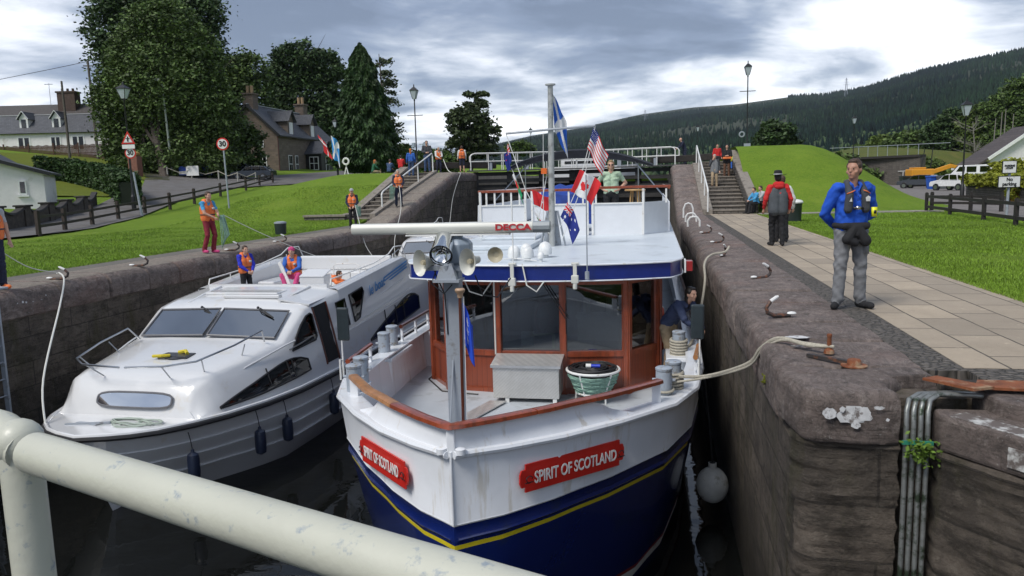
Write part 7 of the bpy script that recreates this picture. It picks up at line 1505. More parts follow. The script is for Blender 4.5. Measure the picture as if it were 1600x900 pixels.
    hball(0, -.092, -.015, .014, .022, .020); hball(0, -.088, .012, .010, .016, .026)                                       # nose
    hball(0, -.076, .035, .052, .016, .012); hball(0, -.080, -.052, .024, .014, .009)                                        # brow, lips
    for q in (-1, 1): hball(q*.078, .008, -.002, .011, .018, .030); hball(q*.046, -.055, -.025, .024, .022, .022)
    if skirt: 
        pass
    v_ = vox; me = remesh(b, v_, 3 if vox < .012 else 2)
    nf = len(me.polygons); cen = np.empty(nf*3); me.polygons.foreach_get('center', cen); cen = cen.reshape(-1, 3); best = np.full(nf, 1e9); mi_ = np.zeros(nf, int)
    for p, q, r1, r2, mi in segs:
        P_ = np.array(p); d = np.array(q)-P_; L2 = max((d*d).sum(), 1e-9); tt = np.clip(((cen-P_)@d)/L2, 0, 1); dist = np.linalg.norm(cen-(P_+tt[:, None]*d), axis=1)-(r1+(r2-r1)*tt)
        m_ = dist < best; best[m_] = dist[m_]; mi_[m_] = mi
    nv = len(me.vertices); co = np.empty(nv*3); me.vertices.foreach_get('co', co); co = co.reshape(-1, 3); nrm_ = np.empty(nv*3); me.vertices.foreach_get('normal', nrm_); nrm_ = nrm_.reshape(-1, 3)
    bv = np.full(nv, 1e9); amp = np.zeros(nv)
    for p, q, r1, r2, mi in segs:
        P_ = np.array(p); d = np.array(q)-P_; L2 = max((d*d).sum(), 1e-9); tt = np.clip(((co-P_)@d)/L2, 0, 1); dist = np.linalg.norm(co-(P_+tt[:, None]*d), axis=1)-(r1+(r2-r1)*tt)
        m_ = dist < bv; bv[m_] = dist[m_]; amp[m_] = (.0 if mi >= 2 else 1.0)*(.55+.9*np.abs(2*tt[m_]-1)**2)
    sd = (hash(label) % 97)*.13 if False else len(label)*.37
    X_, Y_, Z_ = co[:, 0], co[:, 1], co[:, 2]
    fold = np.sin(44*Z_+5*np.sin(11*X_+sd)+4*np.sin(13*Y_+1.7*sd))*.55+np.sin(71*Z_-9*X_+6*np.sin(17*Y_+sd)+sd)*.3+np.sin(23*Z_+19*X_*np.sign(X_)+3*np.sin(9*Z_+sd))*.5
    co = co+nrm_*(amp*fold*.0075)[:, None]; me.vertices.foreach_set('co', co.ravel())
    me.materials.clear()
    for m_ in mats: me.materials.append(m_)
    me.polygons.foreach_set('material_index', mi_.astype(np.int32)); me.polygons.foreach_set('use_smooth', np.ones(nf, bool))
    t = bpy.data.objects.new('person', me); COL.objects.link(t); t.location = loc; t.rotation_euler = (0, 0, rz); t.scale = (s, s, s); tag(t, label, cat, group)
    def child(name, bb, mat, remesh_v=None, sm=2):
        if remesh_v: m2 = remesh(bb, remesh_v, sm)
        else:
            m2 = bpy.data.meshes.new(name); m2.from_pydata(bb.v, [], bb.f)
        m2.materials.clear()
        for q in (mat if isinstance(mat, (list, tuple)) else [mat]): m2.materials.append(q)
        if not remesh_v and isinstance(mat, (list, tuple)): m2.polygons.foreach_set('material_index', bb.m)
        m2.polygons.foreach_set('use_smooth', [True]*len(m2.polygons)); m2.name = name
        o = bpy.data.objects.new(name, m2); COL.objects.link(o); o.parent = t; return o
    # eyes
    if vox < .03:
        e = B()
        for q in (-1, 1): e.ball(tuple(hp_(q*.031, -.0815, .012)), .0085, 8)
        child('eye', e, M('eye_dark', (.03, .02, .015), .2) if not shades else BLACK)
    if shades:
        e = B()
        for q in (-1, 1): e.ball(tuple(hp_(q*.034, -.088, .012)), .024, 10, sc=(1.1, .5, .8))
        e.tube([hp_(-.08, -.02, .018), hp_(-.05, -.09, .02), hp_(.05, -.09, .02), hp_(.08, -.02, .018)], .004, 5); child('sunglasses', e, BLACK)
    # hair
    if hair:
        h = B(); i0 = 0
        def hb_(x, y, z, rx, ry, rz_):
            i0 = len(h.v); h.ball((0, 0, 0), 1, 14, sc=(rx, ry, rz_))
            for i in range(i0, len(h.v)): vx, vy, vz = h.v[i]; h.v[i] = tuple(hp_(x+vx, y+vy, z+vz))
        hb_(0, .018, .050, .083, .090, .088); hb_(0, .035, .0, .078, .072, .085); hb_(.0, -.035, .098, .058, .048, .028)
        for q in (-1, 1): hb_(q*.066, .0, .045, .020, .045, .040)
        if longhair: hb_(0, .06, -.08, .075, .05, .11); hb_(0, .07, -.17, .06, .04, .08)
        if longhair == 'bob': hb_(-.06, .02, -.04, .03, .06, .07); hb_(.06, .02, -.04, .03, .06, .07)
        child('hair', h, HAIRS[hair], max(vox*.7, .009), 1)
    if hat == 'brim':
        h = B(); c = hp_(0, 0, .085); h.lathe([(.19, -.005), (.20, .005), (.10, .0), (.092, .07), (.085, .10), (.05, .115), (.0, .11)], tuple(c), 20); o = child('hat', h, C_['black']); h = B(); h.lathe([(.103, .0), (.103, .025), (.096, .025)], tuple(c), 20); child('hat_band', h, C_['lgrey']).parent = o
    if hat in ('beanie', 'cap'):
        h = B(); i0 = 0; h.ball((0, 0, 0), 1, 16, sc=(.093, .103, .085))
        for i in range(len(h.v)): vx, vy, vz = h.v[i]; h.v[i] = tuple(hp_(vx, vy+.01, max(vz, -.045)+.065))
        if hat == 'cap': h.slab([hp_(-.07, -.08, .06), hp_(.07, -.08, .06), hp_(.05, -.17, .045), hp_(-.05, -.17, .045)], .012)
        child('hat', h, cap_mat or C_['pink'])
    if vest:
        for vi in range(1):
            h = B(); dz = Vector((0, 0, .02)); vb = bulk*1.08; f_ = side.cross(Vector((0, 0, 1)))
            for sg in (-1, 1):
                capsule(h, pv.lerp(ch, .12)+side*sg*.075*vb, ch+side*sg*.085, .128*vb, .128*vb, 12); capsule(h, ch+side*sg*.085, nk+side*sg*.085-Vector((0, 0, .06)), .125*vb, .075, 12)
            if vest != 'gilet': capsule(h, nk+side*.07+Vector((0, .05, -.0)), nk-side*.07+Vector((0, .05, 0)), .062, .062, 10); capsule(h, nk+side*.085, nk+side*.07+Vector((0, .04, 0)), .05, .055, 8); capsule(h, nk-side*.085, nk-side*.07+Vector((0, .04, 0)), .05, .055, 8)
            o = child('life_vest' if vest != 'gilet' else 'gilet', h, C_['orange'] if vest is True else C_[vest] if vest != 'gilet' else C_['dgrey'], max(vox, .012), 3)
            st = B(); n = 22; c0 = pv.lerp(ch, .45)
            st.tube([c0+side*.205*vb*math.cos(a)+(Vector((0, 0, 1)).cross(side))*.140*vb*math.sin(a) for a in axis(0, 2*math.pi, n)], .016, 6); 
            o2 = child('strap', st, C_['dgrey']); o2.parent = o
            st = B(); fv = (Vector((0, 0, 1)).cross(side)); c1 = c0-fv*.165*vb+Vector((0, 0, .17)); st.box(tuple(c1+Vector((.045, -.03, -.03))), tuple(c1+Vector((.11, .03, .03)))); o3 = child('reflective_patch', st, C_['lgrey']); o3.parent = o
    if coat:
        h = B()
        for sg in (-1, 1): capsule(h, pv-Vector((0, 0, .12))+side*sg*.08, ch+side*sg*.085, .135*bulk, .125*bulk, 12); capsule(h, ch+side*sg*.085, nk+side*sg*.06-Vector((0, 0, .05)), .125*bulk, .08, 12)
        child('coat', h, C_[coat] if isinstance(coat, str) else C_[top], max(vox, .014), 2)
    return t, child, J, hp_
zc_ = 0.0
# --- man in blue, hands behind his back, looking left
hb_pose = dict(elL=(.30, .07, 1.13), elR=(-.30, .07, 1.13), wrL=(.09, .17, .98), wrR=(-.09, .18, .96), anL=(.15, .02, .09), anR=(-.15, -.02, .09), knL=(.12, -.02, .51), knR=(-.13, -.03, .51), head=(0, -.03, 1.645))
hb_pose['toeR'] = (-.24, -.12, .045); hb_pose['toeL'] = (.20, -.15, .045)
man, child, J, hp_ = person('smiling man in bright blue fleece and grey trousers standing with hands behind his back', (2.42, 10.15, -.012), R(14), hb_pose, 1.84, 'royal', 'grey', 'black', 'brown', vox=.0095, bulk=1.13, look=R(-52), hands_=dict(L=(-.8, .1, -.3), R=(.8, .1, -.3)), skin=SKINT)
h = B()       # slim grey buoyancy harness: two front lobes and collar
for sg in (-1, 1):
    capsule(h, (sg*.105, -.125, 1.19), (sg*.095, -.13, 1.36), .050, .046, 12); capsule(h, (sg*.095, -.13, 1.36), (sg*.080, -.03, 1.50), .046, .036, 12); capsule(h, (sg*.080, -.03, 1.50), (sg*.03, .085, 1.50), .036, .036, 10)
o = child('buoyancy_vest', h, cm('harness_grey', (.045, .05, .06)), .0095, 3)
for sg in (-1, 1): st = B(); st.tube([(sg*.14, -.155, 1.37), (sg*.085, -.178, 1.395), (sg*.05, -.165, 1.41)], .006, 6); child('orange_piping', st, C_['orange']).parent = o
st = B(); st.box((-.06, -.165, 1.185), (.06, -.155, 1.215)); child('buckle_strap', st, BLACK).parent = o
st = B(); st.box((-.03, -.178, 1.185), (.02, -.163, 1.225)); child('buckle', st, STEEL).parent = o
st = B(); st.add([(.075, -.186, 1.28), (.125, -.184, 1.28), (.13, -.182, 1.33), (.10, -.186, 1.345), (.07, -.184, 1.325)], [(0, 1, 2, 3, 4)]); st.add([(-.125, -.184, 1.28), (-.09, -.186, 1.28), (-.10, -.186, 1.33)], [(0, 1, 2)]); child('white_emblem', st, C_['white']).parent = o
st = B(); st.box((.15, -.20, 1.10), (.205, -.165, 1.21)); child('yellow_radio', st, M('yellow_case', (.75, .75, .02), .4), None)
st = B(); st.box((.163, -.204, 1.135), (.193, -.201, 1.175)); child('radio_screen', st, BLACK)
h = B()
for a_, c__, r1, r2 in (((-.13, -.11, .99), (.13, -.11, .99), .045, .045), ((-.02, -.13, .97), (-.12, -.15, .84), .05, .06), ((.02, -.13, .97), (.10, -.15, .82), .05, .07), ((-.12, -.15, .84), (-.03, -.16, .80), .05, .05), ((0, -.14, .97), (.0, -.14, .90), .04, .05)): capsule(h, a_, c__, r1, r2, 10)
for sg in (-1, 1): capsule(h, (sg*.13, -.11, .99), (sg*.20, 0, 1.0), .04, .035, 8); capsule(h, (sg*.20, 0, 1.0), (sg*.1, .12, 1.0), .035, .035, 8)
child('tied_jacket', h, C_['black'], .010, 2)
h = B()
for sg in (-1, 1): capsule(h, (sg*.055, -.10, 1.47), (sg*.02, -.115, 1.40), .018, .010, 8); capsule(h, (sg*.055, -.10, 1.47), (sg*.065, .0, 1.51), .020, .022, 8); capsule(h, (sg*.065, 0, 1.51), (0, .06, 1.52), .022, .022, 8)
child('collar', h, C_['royal'], .008, 2)
h = B(); [h.ball((0, -.155+.006*k, 1.39-.05*k), .007, 6) for k in range(3)]; child('button', h, C_['navy'])
h = B(); q = hp_(0, -.083, -.052); hv_ = hp_(.02, -.08, -.048); h.tube([hp_(-.024, -.072, -.044), hp_(0, -.092, -.053), hp_(.024, -.072, -.044)], .004, 6); child('mouth', h, M('mouth_dark', (.25, .08, .07), .5))
h = B(); h.box((.11, -.11, .66), (.175, .03, .78)); child('trouser_pocket', h, C_['grey'])
# --- red jacket from behind
walk = dict(anL=(.09, -.10, .09), knL=(.10, -.10, .52), anR=(-.10, .10, .10), knR=(-.10, .02, .52), elL=(.30, .03, 1.14), elR=(-.30, .03, 1.14), wrL=(.31, -.05, .92), wrR=(-.31, -.08, .90))
man2, child, J, hp_ = person('person in red and grey jacket and black brimmed hat walking away on the right quay', (2.95, 19.4, -.012), R(188), walk, 1.74, 'red', 'black', 'black', 'dark', hat='brim', vox=.014, bulk=1.25)
h = B()
for sg in (-1, 1): capsule(h, (sg*.085, .02, .88), (sg*.09, .015, 1.22), .155, .152, 14); capsule(h, (sg*.09, .015, 1.22), (sg*.08, .02, 1.33), .150, .12, 12)
child('jacket_body', h, cm('padded_grey', (.075, .085, .095)), .013, 2)
h = B(); capsule(h, (-.07, .06, 1.49), (.07, .06, 1.49), .075, .075, 10); capsule(h, (-.06, .09, 1.44), (.06, .09, 1.44), .06, .06, 10); child('hood', h, C_['red'], .013, 2)
person('person in white top and dark trousers half hidden behind the red jacket', (3.22, 20.5, -.012), R(185), walk, 1.68, 'white', 'black', 'black', 'brown', vox=.018)
# --- pair sitting by the steps
sit = dict(pelvis=(0, .05, .52), chest=(0, -.02, .84), neck=(0, -.06, 1.04), head=(0, -.12, 1.17), shL=(.18, -.04, .97), shR=(-.18, -.04, .97), elL=(.22, -.22, .74), elR=(-.22, -.22, .74), wrL=(.06, -.40, .66), wrR=(-.06, -.40, .66),
           hipL=(.09, .02, .50), hipR=(-.09, .02, .50), knL=(.12, -.42, .50), knR=(-.12, -.42, .50), anL=(.12, -.46, .09), anR=(-.12, -.46, .09))
person('person in grey jacket sitting on the bench at the foot of the right steps', (5.0, 37.3, 0), R(-70), sit, 1.7, 'lgrey', 'black', 'black', 'brown', vox=.022)
person('person in light blue sitting beyond the one in grey on the same bench', (4.62, 36.7, 0), R(-60), sit, 1.62, 'sky', 'black', 'black', 'brown', vox=.024)
# --- on the right steps
down = dict(knR=(-.11, -.16, .56), anR=(-.11, -.10, .16), elR=(-.26, -.06, 1.18), wrR=(-.12, -.12, 1.45))
stz = lambda y: 2.62*min(max((y-37.2)/10, 0), 1)
person('white haired woman in grey jacket and beige trousers coming down the right steps', (3.15, 41.6, stz(41.6)), R(0), down, 1.72, 'dgrey', 'khaki', 'brown', 'grey', vox=.022, coat='grey')
person('person in black jacket with orange belt bag on the right steps', (3.95, 43.6, stz(43.6)), R(-5), dict(elL=(.24, -.08, 1.14), wrL=(.1, -.2, 1.15), elR=(-.24, -.08, 1.14), wrR=(-.1, -.2, 1.15)), 1.76, 'black', 'brown', 'black', 'dark', vox=.022, coat='black')
b = B(); b.box((3.72, 43.35, stz(43.6)+.98), (4.18, 43.45, stz(43.6)+1.10)); tag(ob('belt_bag', b, C_['orange'], bevel=.03), 'orange bag at the waist of the person in black on the steps', 'bag')
person('child in yellow hood and blue trousers crouching at top of right steps', (4.25, 45.3, stz(45.3)), R(0), sit, 1.25, 'yellow', 'blue', 'black', None, hat='beanie', cap_mat=C_['yellow'], vox=.022)
person('person in red partly hidden behind the woman on the right steps', (3.55, 45.0, stz(45)), R(10), {}, 1.5, 'red', 'dgrey', 'black', 'dark', vox=.025)
lean = dict(chest=(0, -.10, 1.27), neck=(0, -.20, 1.46), head=(0, -.27, 1.58), shL=(.18, -.16, 1.40), shR=(-.18, -.16, 1.40), elL=(.22, -.30, 1.16), elR=(-.22, -.30, 1.16), wrL=(.12, -.48, 1.05), wrR=(-.12, -.48, 1.05))
person('bald man in dark clothes leaning on the right end of the gate rail', (2.0, 50.6, 2.55), R(-75), lean, 1.75, 'navy', 'navy', 'black', None, vox=.024)
# --- woman on upper deck, hands on hips
wm, child, J, hp_ = person('woman in pale green top and sunglasses on the upper deck, hands on hips', (-1.0, 19.0, .42), R(2), dict(elL=(.36, .08, 1.20), elR=(-.36, .08, 1.20), wrL=(.17, -.06, 1.03), wrR=(-.17, -.06, 1.03)), 1.72, 'mint', 'black', 'black', 'blond', sleeves=False, vox=.013, bulk=1.12, hands_=dict(L=(-.8, -.4, -.2), R=(.8, -.4, -.2)), longhair='bob', shades=True)
# --- woman leaning at the boat side
wl_ = dict(pelvis=(0, .08, .95), chest=(0, -.13, 1.20), neck=(0, -.28, 1.36), head=(0, -.38, 1.47), shL=(.17, -.24, 1.31), shR=(-.17, -.24, 1.31), elL=(.20, -.42, 1.08), elR=(-.20, -.40, 1.08), wrL=(.08, -.55, .92), wrR=(-.08, -.50, .95), hipL=(.09, .08, .90), hipR=(-.09, .08, .90))
person('dark haired woman in navy jacket and beige trousers leaning over the boat side', (.31, 12.85, -1.66), R(52), wl_, 1.74, 'denim', 'khaki', 'black', 'dark', vox=.011, bulk=1.05, longhair=True)
# --- left bank
pull = dict(chest=(0, .02, 1.27), elL=(.22, -.14, 1.14), elR=(-.22, -.14, 1.14), wrL=(.06, -.36, 1.08), wrR=(-.04, -.30, 1.02), knL=(.11, -.10, .52), anL=(.10, .0, .09), knR=(-.11, -.06, .52), anR=(-.11, .12, .10), head=(0, -.07, 1.62))
person('rope puller in orange life vest and maroon trousers on the left coping', (-11.75, 18.9, .0), R(70), pull, 1.66, 'sky', 'maroon', 'pink', 'brown', vest=True, sleeves=False, vox=.014)
b = B()
for k in range(5): b.tube([(-11.38+.02*k, 18.85, 1.02), (-11.34+.05*k, 18.8, .5), (-11.38+.03*k, 18.85, .12+.06*k), (-11.28+.03*k, 18.9, .5), (-11.36+.02*k, 18.9, 1.02)], .011, 5)
tag(ob('rope_coil', b, ROPEG, smooth=True), 'sea green rope hanging from the hands of the maroon trousered puller', 'rope')
line('hand_rope', [(-11.3, 18.9, 1.02), (-10.7, 19.8, .45), (-9.7, 21.0, -.3), (-8.9, 21.6, -.55)], .010, ROPEW, 'thin white rope from the maroon trousered puller down to the cruiser', 'rope')
edge = dict(elL=(.25, .0, 1.14), elR=(-.24, -.04, 1.14), wrL=(.27, -.06, .90), wrR=(-.24, -.16, .94))
person('person in orange vest, grey shirt and navy trousers cut off by the left edge', (-11.62, 11.82, .0), R(62), edge, 1.72, 'lgrey', 'navy', 'orange', 'brown', vest=True, sleeves=False, vox=.011)
person('boy in orange vest and black clothes by the foot of left steps', (-12.05, 29.8, 0), R(18), dict(head=(0, -.06, 1.62), wrL=(.10, -.22, .98), wrR=(-.12, -.20, .96), elL=(.24, -.06, 1.14), elR=(-.24, -.06, 1.14)), 1.62, 'navy', 'black', 'grey', 'dark', hat='cap', cap_mat=C_['lgrey'], vest=True, vox=.018)
b = B()
for k in range(4): b.tube([(-11.82+.02*k, 29.6, .95), (-11.78+.05*k, 29.6, .5), (-11.72+.03*k, 29.6, .9)], .02, 5)
tag(ob('rope_coil', b, ROPEG, smooth=True), 'green rope coil held by the boy at the foot of the left steps', 'rope')
line('hand_rope', [(-11.85, 29.6, .95), (-11.5, 29.2, .05), (-11.0, 28.6, -.8), (-9.9, 28.2, -1.9)], .014, ROPEW, 'white rope from the boy in black down towards the rear cruiser', 'rope')
person('man in orange vest and jeans standing on the left ramp with a rope', (-11.95, 35.4, rampL(35.4)), R(25), dict(wrL=(.14, -.24, 1.0), wrR=(-.14, -.22, 1.0), elL=(.25, -.06, 1.14), elR=(-.25, -.06, 1.14)), 1.74, 'navy', 'navy', 'black', 'grey', vest=True, vox=.02, bulk=1.1)
b = B()
for k in range(4): b.tube([(-12.25+.04*k, 35.1, rampL(35.4)+1.0), (-12.30+.06*k, 35.1, rampL(35.4)+.3), (-12.12+.04*k, 35.1, rampL(35.4)+.95)], .022, 5)
tag(ob('rope_coil', b, ROPEG, smooth=True), 'green rope looped from the hands of the man on the left ramp', 'rope')
line('hand_rope', [(-11.8, 35.1, rampL(35.4)+1.0), (-11.4, 34.0, .6), (-10.9, 31.5, -.6), (-10.2, 29.5, -1.6)], .014, ROPEW, 'white rope from the man on the left ramp down to the rear cruiser', 'rope')
person('person in orange vest standing at top of the left ramp by coiled rope', (-13.6, 48.6, 2.42), R(30), pull, 1.7, 'white', 'navy', 'black', 'grey', vest=True, vox=.024)
person('person in orange vest and shorts beside the left end of the gate rail', (-12.1, 48.8, 2.42), R(200), {}, 1.72, 'white', 'navy', 'brown', 'brown', vest=True, vox=.024, shorts=True)
line('hand_rope', [(-13.2, 48.3, 3.3), (-12.4, 46.6, 2.5), (-11.3, 45, 2.35)], .02, ROPEW, 'pale rope from the vested person at top of left ramp', 'rope')
line('hand_rope', [(-11.25, 45, 2.38), (-11.0, 42, 1.0), (-10.3, 38, -.8), (-9.6, 33, -1.6)], .014, ROPEW, 'thin line hanging down the left wall face from the gate end', 'rope')
sy = lambda y: 2.42*min(max((y-35)/9.4, 0), 1)
person('man in dark green jacket and jeans standing at top of the left steps', (-13.1, 44.3, 2.42), R(20), dict(elL=(.26, -.08, 1.16), wrL=(.05, -.2, 1.1), elR=(-.26, -.08, 1.16), wrR=(-.05, -.2, 1.12)), 1.85, 'dgrey', 'jeans', 'brown', 'brown', vox=.022, bulk=1.1)
person('ginger haired girl in blue and violet top near top of left steps', (-13.75, 43.2, 2.2), R(195), {}, 1.6, 'blue', 'jeans', 'black', 'ginger', vox=.022, longhair=True)
person('person in red seated on the wall beside the left steps', (-15.0, 45.1, 2.35), R(190), sit, 1.6, 'red', 'navy', 'black', 'dark', vox=.024)
person('person in blue checked top seated on the grass beside the one in red', (-15.9, 45.6, 2.15), R(170), sit, 1.6, 'jeans', 'navy', 'black', 'brown', vox=.024)
person('ginger haired person in green jacket seated leftmost on top of the mound', (-17.0, 45.8, 2.15), R(120), sit, 1.6, 'green', 'khaki', 'white', 'ginger', vox=.024, longhair=True)
# --- on the cruiser
fly = WZ+2.38
def cl_(x, v): q = Mt @ Vector((x, v, 0)); return q.x, q.y
x, y = cl_(-.95, 6.35); person('child in orange vest and bright blue top standing on the cruiser fly deck', (x, y, fly), R(60), dict(elL=(.22, -.10, 1.16), wrL=(.08, -.26, 1.0), elR=(-.22, -.1, 1.16), wrR=(-.08, -.26, 1.0), head=(0, -.06, 1.62)), 1.34, 'violet', 'black', 'black', 'brown', vest=True, vox=.014)
x, y = cl_(-.15, 7.1); person('person in pink hat and pink trousers sitting on the cruiser deck in orange vest', (x, y, fly+.12), R(12), dict(sit, knL=(.22, -.40, .56), knR=(-.22, -.40, .56), anL=(.10, -.48, .2), anR=(-.10, -.48, .2)), 1.5, 'blue', 'pink', 'pink', 'brown', hat='beanie', vest=True, vox=.013)
lie = dict(pelvis=(0, .35, .25), chest=(0, .05, .30), neck=(0, -.14, .36), head=(0, -.27, .42), shL=(.18, -.10, .32), shR=(-.18, -.10, .32), elL=(.30, -.25, .2), elR=(-.30, -.25, .2), wrL=(.1, -.42, .2), wrR=(-.1, -.42, .2), hipL=(.09, .4, .22), hipR=(-.09, .4, .22), knL=(.12, .8, .18), knR=(-.12, .8, .18), anL=(.12, 1.15, .12), anR=(-.12, 1.15, .12))
x, y = cl_(.55, 7.6); person('child in orange vest lying head down on the cruiser deck bench', (x, y, fly+.18), R(100), lie, 1.35, 'orange', 'black', 'black', 'brown', vest=True, vox=.014)
b = B(); b.bar((x-.9, y-.8, fly+.9), (x-.6, y-.9, fly+.3), .05, .10); tag(ob('paddle', b, WPAINT, bevel=.02), 'short white paddle held by the child on the fly deck', 'paddle')
# ================================================================== vegetation and hills
def mesh_np(name, V, F, mats, mi=None, smooth_=False):
    me = bpy.data.meshes.new(name); nv, nf = len(V), len(F); me.vertices.add(nv); me.vertices.foreach_set('co', V.astype(np.float32).ravel()); k = F.shape[1]
    me.loops.add(nf*k); me.loops.foreach_set('vertex_index', F.astype(np.int32).ravel()); me.polygons.add(nf); me.polygons.foreach_set('loop_start', np.arange(0, nf*k, k, dtype=np.int32)); me.polygons.foreach_set('loop_total', np.full(nf, k, dtype=np.int32))
    for m_ in mats: me.materials.append(m_)
    if mi is not None: me.polygons.foreach_set('material_index', mi.astype(np.int32))
    if smooth_: me.polygons.foreach_set('use_smooth', np.ones(nf, bool))
    me.update(calc_edges=True); return me
def leaves(P, size, rng, up=.35, asp=1.6, droop=None):
    n = len(P); a = rng.normal(size=(n, 3)); a[:, 2] *= .6; 
    if droop is not None: a = droop+rng.normal(size=(n, 3))*.25
    a /= np.linalg.norm(a, axis=1)[:, None]; c = rng.normal(size=(n, 3)); c[:, 2] += up; b_ = np.cross(a, c); b_ /= np.linalg.norm(b_, axis=1)[:, None]
    s = size*rng.uniform(.6, 1.35, (n, 1)); A = a*s*asp*.5; Bv = b_*s*.5
    V = np.stack([P-A, P+Bv*.9-A*.1, P+A, P-Bv*.9+A*.1], 1).reshape(-1, 3); F = np.arange(n*4).reshape(-1, 4); return V, F
def crown_pts(rng, n, lobes, gap=.25):
    """clumped points: lobes = list of (centre, radii); each lobe holds branch clumps"""
    out = []; vol = np.array([r_[0]*r_[1]*r_[2] for _, r_ in lobes])**.7; vol /= vol.sum()
    for (c, r_), w in zip(lobes, vol):
        m_ = int(n*w); ncl = max(8, int(m_/26)); d = rng.normal(size=(ncl, 3)); d /= np.linalg.norm(d, axis=1)[:, None]; rad = rng.uniform(.35, 1.0, (ncl, 1))**.45
        rad *= 1+.16*np.sin(d[:, :1]*5+c[0])*np.cos(d[:, 2:]*6+c[2]) ; cc = np.array(c)+d*rad*np.array(r_)
        idx = rng.integers(0, ncl, m_); spread = rng.uniform(.06, .17, (ncl, 1))*np.mean(r_); P = cc[idx]+rng.normal(size=(m_, 3))*spread[idx]*np.array([1.2, 1.2, .65]); out.append(P)
    return np.concatenate(out)
def trunk(b, base, top, r_, limbs, rng, lob):
    b.tube([base, base+(top-base)*.3+Vector((.1, 0, 0)), base+(top-base)*.7, top], [r_, r_*.75, r_*.45, r_*.12], 8)
    for c, rr in lob:
        s = base+(top-base)*rng.uniform(.25, .6); e = Vector(c); mid = s.lerp(e, .5)+Vector((0, 0, .1*(e-s).length)); b.tube([s, mid, e], [r_*.4, r_*.22, r_*.05], 6)
        for k in range(3): q = e+Vector(tuple(rng.normal(size=3)*np.array(rr)*.55)); b.tube([mid, mid.lerp(q, .6)+Vector((0, 0, .2)), q], [r_*.18, r_*.1, r_*.03], 5)
def tree(name, label, base, lobes, n, size, mat, trunk_top=None, tr=.4, seed=1, group=None, mat2=None):
    rng = np.random.default_rng(seed); base = Vector(base); t = thing(name, label, 'tree', tuple(base), 0, group)
    P = crown_pts(rng, n, lobes); V, F = leaves(P, size, rng); V -= np.array(base); me = mesh_np('crown', V, F, [mat]); o = bpy.data.objects.new('crown', me); COL.objects.link(o); o.parent = t
    b = B(); top = Vector(trunk_top) if trunk_top else base+(Vector(lobes[0][0])-base)*.9; trunk(b, base-Vector((0, 0, .5)), top, tr, 5, rng, lobes); ob('trunk', b, BARK, t, smooth=True, world=True); return t
def L_(px, py, d, rx, ry, rz_): q = D_(px, py, d); return ((q.x, q.y, q.z), (rx, ry, rz_))
# left group
bt = G_(258, 276, zl)
tree('broadleaf_tree', 'tall dark tree rising out of frame behind the big round tree', D_(235, 265, 100), [L_(190, 50, 100, 4.2, 4, 6), L_(240, 5, 100, 6, 4, 6.5), L_(295, 40, 100, 4.4, 4, 6), L_(240, 110, 100, 7, 4, 6)], 42000, .34, LEAFD, tr=.6, seed=2)
tree('broadleaf_tree', 'big round leafy tree dominating the left of the picture', bt, [L_(215, 100, 84, 3.0, 3.4, 4.0), L_(258, 48, 84, 3.8, 4, 3.4), L_(300, 95, 84, 3.0, 3.6, 4.0), L_(190, 165, 84, 2.6, 3.4, 3.8), L_(258, 140, 83, 5.2, 4.5, 5.4), L_(325, 175, 84, 2.9, 3.6, 4.0), L_(205, 225, 84, 2.5, 3.2, 2.4), L_(300, 225, 84, 4.2, 3.6, 2.8), L_(350, 225, 86, 1.9, 2.2, 2.4), L_(215, 255, 83, 2.4, 3, 1.4), L_(265, 252, 82, 3.8, 3, 1.8), L_(325, 254, 83, 3.2, 3, 1.6)], 125000, .24, LEAFM, tr=.5, seed=3)
tree('broadleaf_tree', 'light green airy tree behind the stone house chimney', D_(372, 250, 118), [L_(352, 120, 118, 3.2, 3, 3.6), L_(385, 118, 118, 3.4, 3, 3.8), L_(370, 160, 118, 5, 3, 4.5), L_(345, 190, 118, 4, 3, 4.5)], 22000, .34, LEAFM, tr=.4, seed=4)
tree('broadleaf_tree', 'spreading dark tree standing between stone house and conifer', D_(475, 250, 132), [L_(465, 95, 132, 4.4, 4, 3.2), L_(440, 125, 132, 3.0, 3, 2.8), L_(505, 110, 132, 3.6, 4, 3.4), L_(475, 160, 132, 6.5, 4, 5.0), L_(430, 185, 132, 3, 3, 3), L_(515, 190, 132, 4.4, 4, 5), L_(470, 220, 130, 6.5, 4, 4.6)], 52000, .38, LEAFD, tr=.6, seed=5)
tree('shrub_tree', 'bright green bushy tree against the stone house gable', D_(383, 265, 92), [L_(385, 232, 92, 1.9, 1.8, 3.0), L_(365, 250, 92, 1.8, 1.8, 1.6)], 5200, .34, LEAFM, tr=.2, seed=6)
tree('shrub_tree', 'olive shrub behind the parked dark cars', D_(365, 275, 88), [L_(358, 262, 88, 2.0, 1.6, 1.2), L_(335, 262, 88, 1.6, 1.6, 1.3)], 3000, .3, LEAFL, tr=.1, seed=7)
tree('shrub_tree', 'dark bushes under the big round tree beside the road', D_(285, 275, 92), [L_(250, 262, 92, 3.0, 2, 1.7), L_(300, 262, 92, 3.2, 2, 1.7), L_(215, 258, 92, 2.6, 2, 1.8)], 7000, .34, LEAFD, tr=.1, seed=8)
